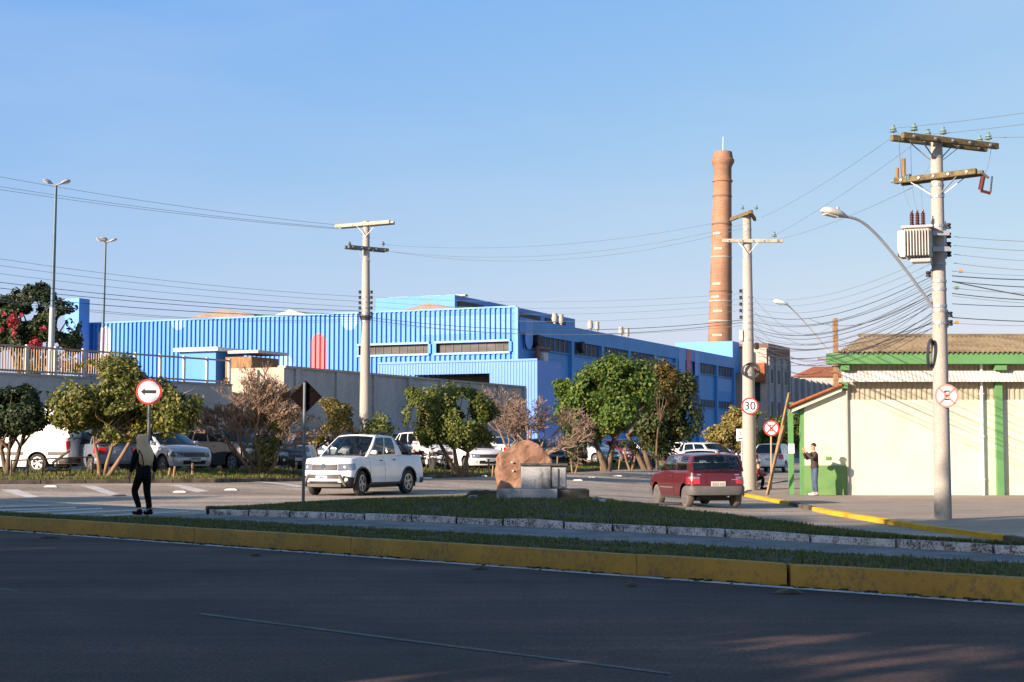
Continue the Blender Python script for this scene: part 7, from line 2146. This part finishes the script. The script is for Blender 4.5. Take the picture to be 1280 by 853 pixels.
def finger_set(J, B, wrist, palm, d, up, side, curl=.6):
    """five fingers from the palm; d: pointing direction, up: back of hand, side: thumb side"""
    d, up, side = Vector(d).normalized(), Vector(up).normalized(), Vector(side).normalized()
    p = Vector(palm)
    for k, (o, L_) in enumerate(((.03, .075), (.01, .085), (-.01, .08), (-.03, .065))):
        a = p + side * o + d * .035; b_ = a + (d * (1 - curl * .4) - up * curl * .35) * L_ * .55; c = b_ + (d * (1 - curl) - up * curl) * L_ * .5
        for nm, q, r_ in (('a', a, .011), ('b', b_, .0095), ('c', c, .008)): J[f'{wrist}f{k}{nm}'] = (*q, r_)
        B += [(palm_name[wrist], f'{wrist}f{k}a'), (f'{wrist}f{k}a', f'{wrist}f{k}b'), (f'{wrist}f{k}b', f'{wrist}f{k}c')]
    a = p + side * .045; b_ = a + (side * .6 + d * .8) * .03 - up * .01; c = b_ + (d - up * .5) * .028
    for nm, q, r_ in (('a', a, .012), ('b', b_, .011), ('c', c, .009)): J[f'{wrist}t{nm}'] = (*q, r_)
    B += [(palm_name[wrist], f'{wrist}ta'), (f'{wrist}ta', f'{wrist}tb'), (f'{wrist}tb', f'{wrist}tc')]
palm_name = {}
def person(label, loc, rz, J, top, bottom, shoes, hair, hair_mat, skin_mat=None, grow=1.0, fingers=()):
    """J: skeleton in metres, figure facing +x.  top/bottom/shoes: (bones, material, extra radius)"""
    t = thing('person', label, 'person', loc, rz)
    base = [('pel', 'sp'), ('sp', 'ch'), ('ch', 'nk'), ('nk', 'hd0'), ('hd0', 'hd1'), ('hd1', 'hd2'), ('hd1', 'nose'), ('hd1', 'chin')]
    for s in 'LR': base += [('ch', 'sh' + s), ('sh' + s, 'el' + s), ('el' + s, 'wr' + s), ('wr' + s, 'pa' + s), ('pel', 'hp' + s), ('hp' + s, 'kn' + s), ('kn' + s, 'an' + s), ('an' + s, 'to' + s)]
    JJ = {k: v for k, v in J.items() if k not in ('hem', 'nkb')}; bones = list(base)
    for (s, d, up, side, curl) in fingers:
        palm_name['pa' + s] = 'pa' + s; finger_set(JJ, bones, 'pa' + s, J['pa' + s][:3], d, up, side, curl)
    if top:
        for k_ in ('pel', 'sp', 'ch', 'shL', 'shR', 'elL', 'elR', 'hpL', 'hpR', 'knL', 'knR'): JJ[k_] = (*JJ[k_][:3], *[r_ * (.3 if k_ == 'pel' else .4 if k_[:2] == 'hp' else .66) for r_ in JJ[k_][3:]])
    body = skin('body', JJ, bones, M['skin'], t, 'pel', 1)
    def cloth(nm, keys, bones_, mat, ex, root):
        jj = {k: (*J[k][:3], *[(r_ + ex) * (.7 if nm == 'trousers' and k == 'pel' else 1) for r_ in J[k][3:]]) for k in keys}
        return skin(nm, jj, bones_, mat, t, root, 1)
    if top: cloth('jacket', ['pel', 'sp', 'ch', 'nkb', 'shL', 'elL', 'wrL', 'shR', 'elR', 'wrR', 'hem'], [('hem', 'pel'), ('pel', 'sp'), ('sp', 'ch'), ('ch', 'nkb')] + [b for s in 'LR' for b in (('ch', 'sh' + s), ('sh' + s, 'el' + s), ('el' + s, 'wr' + s))], top, .018, 'ch')
    if bottom: cloth('trousers', ['pel', 'hpL', 'knL', 'anL', 'hpR', 'knR', 'anR'], [b for s in 'LR' for b in (('pel', 'hp' + s), ('hp' + s, 'kn' + s), ('kn' + s, 'an' + s))], bottom, .014, 'pel')
    if shoes:
        for s in 'LR':
            a, b = Vector(J['an' + s][:3]), Vector(J['to' + s][:3]); d = (b - a); d.z = 0; d.normalize()
            mb = MB(); c = Vector((a.x, a.y, b.z - .012)) + d * .06
            q = atan2(d.y, d.x)
            mb.box(c + Vector((0, 0, .02)), (.27, .1, .07), Matrix.Rotation(q, 3, 'Z'), bev=.03); mb.box(c - d * .06 + Vector((0, 0, .06)), (.12, .09, .08), Matrix.Rotation(q, 3, 'Z'), bev=.03)
            mb.build('shoe', shoes, t, 60)
    if hair: hair(t, J, hair_mat)
    hc = Vector(J['hd1'][:3])
    for s in (-1, 1):
        mb = MB(); mb.lathe([(0, -.012), (.011, -.004), (.011, .004), (0, .01)], 8, hc + Vector((.078, s * .031, .012)), (1, s * .3, 0)); mb.build('eye', M['hair_dark'], t, 60)
        mb = MB(); mb.lathe([(.012, -.01), (.03, -.004), (.028, .008), (0, .01)], 8, hc + Vector((-.012, s * .084, -.015)), (-.3, s, 0)); mb.build('ear', M['skin'], t, 60)
    return t
def short_hair(t, J, mat):
    h = Vector(J['hd2'][:3]); mb = MB(); c = Vector(J['hd1'][:3]) + Vector((-.015, 0, .03))
    vs = []; n, m_ = 14, 6
    for j in range(m_ + 1):
        th = (pi * .56) * j / m_
        for k in range(n):
            a = 2 * pi * k / n; cut = 1 - .3 * max(0, cos(a)) * (j / m_)
            vs.append(c + Vector((sin(th * cut) * cos(a) * .094, sin(th * cut) * sin(a) * .08, cos(th * cut) * .104)))
    mb.add(vs, [(j * n + k, j * n + (k + 1) % n, (j + 1) * n + (k + 1) % n, (j + 1) * n + k) for j in range(m_) for k in range(n)]); mb.build('hair', mat, t, 60)
def long_hair(t, J, mat):
    c = Vector(J['hd1'][:3]); mb = MB(); secs = ((.13, .0, .02), (.11, -.01, .09), (.05, -.02, .118), (-.03, -.04, .125), (-.12, -.085, .13), (-.22, -.14, .14), (-.32, -.17, .14), (-.42, -.17, .13), (-.5, -.165, .1), (-.56, -.16, .02))
    n = 14; vs = []
    for z, x, r_ in secs:
        for k in range(n):
            a = 2 * pi * k / n; rx = r_ * (.85 if z > -.05 else .55); ry = r_ * (1. if z > -.05 else 1.35)
            px_ = cos(a) * rx
            if z < .03 and px_ > .035: px_ = .035 - .02 * (z < -.1)
            wob = 1 + .1 * noise.noise(Vector((a * 2, z * 8, 1)))
            vs.append(c + Vector((x + px_, sin(a) * ry * wob, z)))
    mb.add(vs, [(j * n + k, j * n + (k + 1) % n, (j + 1) * n + (k + 1) % n, (j + 1) * n + k) for j in range(len(secs) - 1) for k in range(n)] + [tuple(range(n))]); mb.build('hair', mat, t, 60)
def head_j(x, z, k=1., y=0., fx=1.):
    return {'nk': (x - .02 * fx, y, z - .2 * k, .055), 'hd0': (x, y, z - .13 * k, .06, .066), 'hd1': (x + .008 * fx, y, z - .03 * k, .08, .092), 'hd2': (x, y, z + .055 * k, .055, .06), 'nose': (x + .105 * fx, y, z - .045 * k, .016), 'chin': (x + .06 * fx, y, z - .115 * k, .03)}
# man photographing: facing +x of his own frame, phone held up in front of the face
J = dict(pel=(0, 0, .92, .13, .15), sp=(0, 0, 1.1, .115, .14), ch=(.0, 0, 1.32, .12, .16), nkb=(0, 0, 1.43, .07), hem=(0, 0, .84, .13, .15),
         shL=(0, .19, 1.36, .065), elL=(.17, .24, 1.17, .05), wrL=(.33, .09, 1.4, .034), paL=(.36, .06, 1.46, .032), shR=(0, -.19, 1.36, .065), elR=(.17, -.24, 1.17, .05), wrR=(.33, -.09, 1.4, .034), paR=(.36, -.06, 1.46, .032),
         hpL=(0, .09, .84, .09), knL=(.02, .1, .48, .062), anL=(-.02, .1, .1, .045), toL=(.14, .13, .04, .035), hpR=(0, -.09, .84, .09), knR=(.0, -.1, .48, .062), anR=(-.03, -.12, .1, .045), toR=(.12, -.16, .04, .035))
J.update(head_j(.03, 1.6))
mp = pos(1018, 51.65, .087)
man = person('man in dark jacket and blue jeans photographing with a raised phone by the cream wall', mp, R(192), J, M['cloth_brown'], M['denim'], M['shoe_pale'], short_hair, M['hair_dark'], fingers=(('L', (0.2, -.5, .8), (.5, .6, .2), (.3, -.6, .2), .5), ('R', (.2, .5, .8), (.5, -.6, .2), (.3, .6, .2), .5)))
mb = MB(); mb.box((0, 0, 0), (.012, .15, .075), bev=.005); ph = mb.build('phone', M['orange'], None, 0, mp + Matrix.Rotation(R(192), 3, 'Z') @ Vector((.385, 0, 1.5))); ph.rotation_euler = (0, 0, R(192)); tag(ph, 'phone held up by the photographing man', 'phone')
# woman walking left, seen from behind her shoulder
J = dict(pel=(-.02, 0, .9, .12, .15), sp=(-.0, 0, 1.07, .1, .13), ch=(.03, 0, 1.27, .105, .145), nkb=(.04, 0, 1.37, .06), hem=(-.03, 0, .66, .13, .17),
         shL=(.02, .16, 1.3, .058), elL=(.02, .23, 1.05, .045), wrL=(.14, .2, .86, .032), paL=(.18, .19, .79, .03), shR=(.02, -.16, 1.3, .058), elR=(-.1, -.24, 1.06, .045), wrR=(-.06, -.24, .84, .032), paR=(-.04, -.24, .77, .03),
         hpL=(-.02, .08, .82, .09), knL=(.16, .09, .47, .06), anL=(-.02, .09, .12, .042), toL=(.11, .1, .03, .032), hpR=(-.02, -.08, .82, .09), knR=(-.03, -.08, .46, .06), anR=(-.12, -.09, .1, .042), toR=(.03, -.1, .03, .032))
J.update(head_j(.07, 1.53))
wp_ = gp(178, 643.5, .25)
woman = person('woman with long fair hair in black clothes walking past the left arrow sign', wp_, R(142), J, M['cloth_black'], M['cloth_black'], M['cloth_black'], long_hair, M['hair_blond'], fingers=(('L', (.3, 0, -1), (0, 1, 0), (1, 0, 0), .5), ('R', (.1, 0, -1), (0, -1, 0), (1, 0, 0), .5)))
mb = MB(); mb.box((0, 0, 0), (.26, .1, .26), bev=.04); mb.tube([(-.1, 0, .12), (-.06, .02, .35), (.03, .03, .47), (.1, 0, .12)], .012, 5)
bag = mb.build('shoulder_bag', M['cloth_black'], None, 40, wp_ + Matrix.Rotation(R(142), 3, 'Z') @ Vector((-.2, .22, .84))); bag.rotation_euler = (0, 0, R(142)); tag(bag, 'black bag hanging at the side of the walking woman', 'bag')
# person sitting low behind pole B
J = dict(pel=(0, 0, .36, .12, .15), sp=(.04, 0, .5, .11, .13), ch=(.1, 0, .68, .11, .15), nkb=(.13, 0, .77, .06), hem=(-.02, 0, .32, .12, .14),
         shL=(.1, .17, .7, .06), elL=(.3, .2, .52, .045), wrL=(.5, .12, .56, .033), paL=(.56, .1, .57, .03), shR=(.1, -.17, .7, .06), elR=(.28, -.2, .5, .045), wrR=(.48, -.12, .54, .033), paR=(.54, -.1, .55, .03),
         hpL=(.02, .1, .36, .09), knL=(.36, .12, .44, .065), anL=(.32, .12, .09, .045), toL=(.45, .13, .035, .034), hpR=(.02, -.1, .36, .09), knR=(.36, -.12, .44, .065), anR=(.3, -.12, .09, .045), toR=(.43, -.13, .035, .034))
J.update(head_j(.18, .93))
sp0 = pos(941.5, YB + .9, .085)
person('person in dark clothes sitting low beside the foot of the 30 sign pole', sp0, R(-8), J, M['cloth_red'], M['cloth_black'], M['cloth_black'], short_hair, M['hair_dark'])
mb = MB(); mb.box((0, 0, .12), (.3, .34, .24), bev=.02); o = mb.build('crate', M['wood'], None, 0, sp0 + Vector((-.02, 0, 0))); tag(o, 'low wooden crate the seated person sits on beside the 30 sign pole', 'crate')
# driver of the pickup: sits on the left seat
J = dict(pel=(0, 0, .62, .12, .15), sp=(-.03, 0, .8, .11, .14), ch=(-.06, 0, 1.02, .115, .16), nkb=(-.05, 0, 1.12, .06), hem=(.02, 0, .58, .12, .14),
         shL=(-.04, .18, 1.05, .06), elL=(.14, .27, .94, .045), wrL=(.36, .14, 1.1, .034), paL=(.42, .1, 1.12, .032), shR=(-.04, -.18, 1.05, .06), elR=(.14, -.24, .9, .045), wrR=(.36, -.12, 1.1, .034), paR=(.42, -.1, 1.12, .032),
         hpL=(.05, .1, .6, .09), knL=(.42, .12, .66, .065), anL=(.6, .12, .36, .045), toL=(.72, .12, .33, .034), hpR=(.05, -.1, .6, .09), knR=(.42, -.12, .66, .065), anR=(.6, -.12, .36, .045), toR=(.72, -.12, .33, .034))
J.update(head_j(-.02, 1.3))
hd_ = atan2(-.9, -.44); rot = Matrix.Rotation(hd_, 3, 'Z')
person('driver in a pale shirt at the wheel of the white pickup', pk_loc + rot @ Vector((.2, .36, .2)), hd_, J, M['shoe_pale'], M['denim'], None, short_hair, M['hair_dark'])

# ------------------------------------------------------------------ unseen houses and trees, placed and sized for the shade on the street
def qs_(Sv, q, z=0): return Vector(((Sv + q) / 2, (Sv - q) / 2, z))
def shade_block(label, S0, S1, q0, q1, H, rise):
    t = thing('shade_house', label, 'house', qs_(S1, q0))
    o = qs_(S1, q0); mb = MB()
    c = [qs_(S1, q0) - o, qs_(S1, q1) - o, qs_(S0, q1) - o, qs_(S0, q0) - o]
    up = Vector((0, 0, 1))
    mb.add([p + up * .1 for p in c] + [p + up * H for p in c], [(0, 1, 5, 4), (1, 2, 6, 5), (2, 3, 7, 6), (3, 0, 4, 7)]); mb.build('wall', M['white_bldg'], t)
    mb = MB(); e = .25; ms = (S0 + S1) / 2
    a = [qs_(S1 + .6, q0 - .6) - o + up * (H - .05), qs_(S1 + .6, q1 + .6) - o + up * (H - .05), qs_(S0 - .6, q1 + .6) - o + up * (H - .05), qs_(S0 - .6, q0 - .6) - o + up * (H - .05), qs_(ms, q0 + 3) - o + up * (H + rise), qs_(ms, q1 - 3) - o + up * (H + rise)]
    mb.add(a, [(0, 1, 5, 4), (1, 2, 5), (2, 3, 4, 5), (3, 0, 4), (0, 3, 2, 1)]); mb.build('roof', M['tile_roof'], t)
    n = max(2, int((q1 - q0) / 6))
    for i in range(n):
        q = lerp(q0, q1, (i + .5) / n)
        for z in (2.0, 5.2, 8.2):
            if z + 1.2 > H: continue
            mb = MB(); mb.box(qs_(S1 + .05, q) - o + up * z, (1.5, .14, 1.4), Matrix.Rotation(R(-45), 3, 'Z')); mb.build('window', M['win_dark'], t)
shade_block('unseen long house behind the photographer, added to shade the front road', -30, -15, -104, -38, 9.8, 1.2)
shade_block('unseen taller house beside the long house, added for its shade', -30, -15, -36, -16, 11.2, 1.4)
SHADE_TREES = ((-14, -60, 11.2, 3.0), (-13, -76, 11.4, 3.2), (-13, -90, 11., 3.), (-13, -36, 12.3, 3.2), (-12, -27.5, 13., 3.6), (-13, -41, 11.8, 3.), (-11, -14, 14.2, 4.6), (-11, -3, 14.8, 4.8), (-12, 8, 13., 5.))  # spots and heights picked for where their shadows fall
for i, (Sv, q, H, rad) in enumerate(SHADE_TREES):
    b = qs_(Sv, q, .1); rr = random.Random(60 + i)
    low = q in (-14, -3)
    blobs = [(0, 0, H - rad * .8, rad * .8, rad * .8, rad * .8), (rad * .6, .3, H - rad * 1.1, rad * .6, rad * .6, rad * .55), (-rad * .6, -.3, H - rad * 1.05, rad * .6, rad * .6, rad * .6), (0, rad * .5, H - rad * 1.25, rad * .6, rad * .6, rad * .5), (0, -rad * .6, H - rad * 1.2, rad * .6, rad * .6, rad * .6)]
    t_ = tree('shade_tree', 'unseen tall leafy tree behind the photographer, placed for its shade', 'tree', b, [(0, .1, 0, H * .45)], blobs, 3600, .5, LF['green'], M['bark'], 60 + i, .22, 'unseen trees placed to shade the street', limbs=6, r=.22)
    if low: crown_mesh('low_branches', [(rad * a_, rad * c_, 6.1 + .4 * a_, 1.7, 1.7, .6) for a_, c_ in ((-.8, .3), (-.3, -.6), (.3, .5), (.8, -.3), (0, 0))], 330, .5, LF['green'], t_, 90 + i, .55, .2)  # sparse leaves shaped to let streaks of sun reach the road
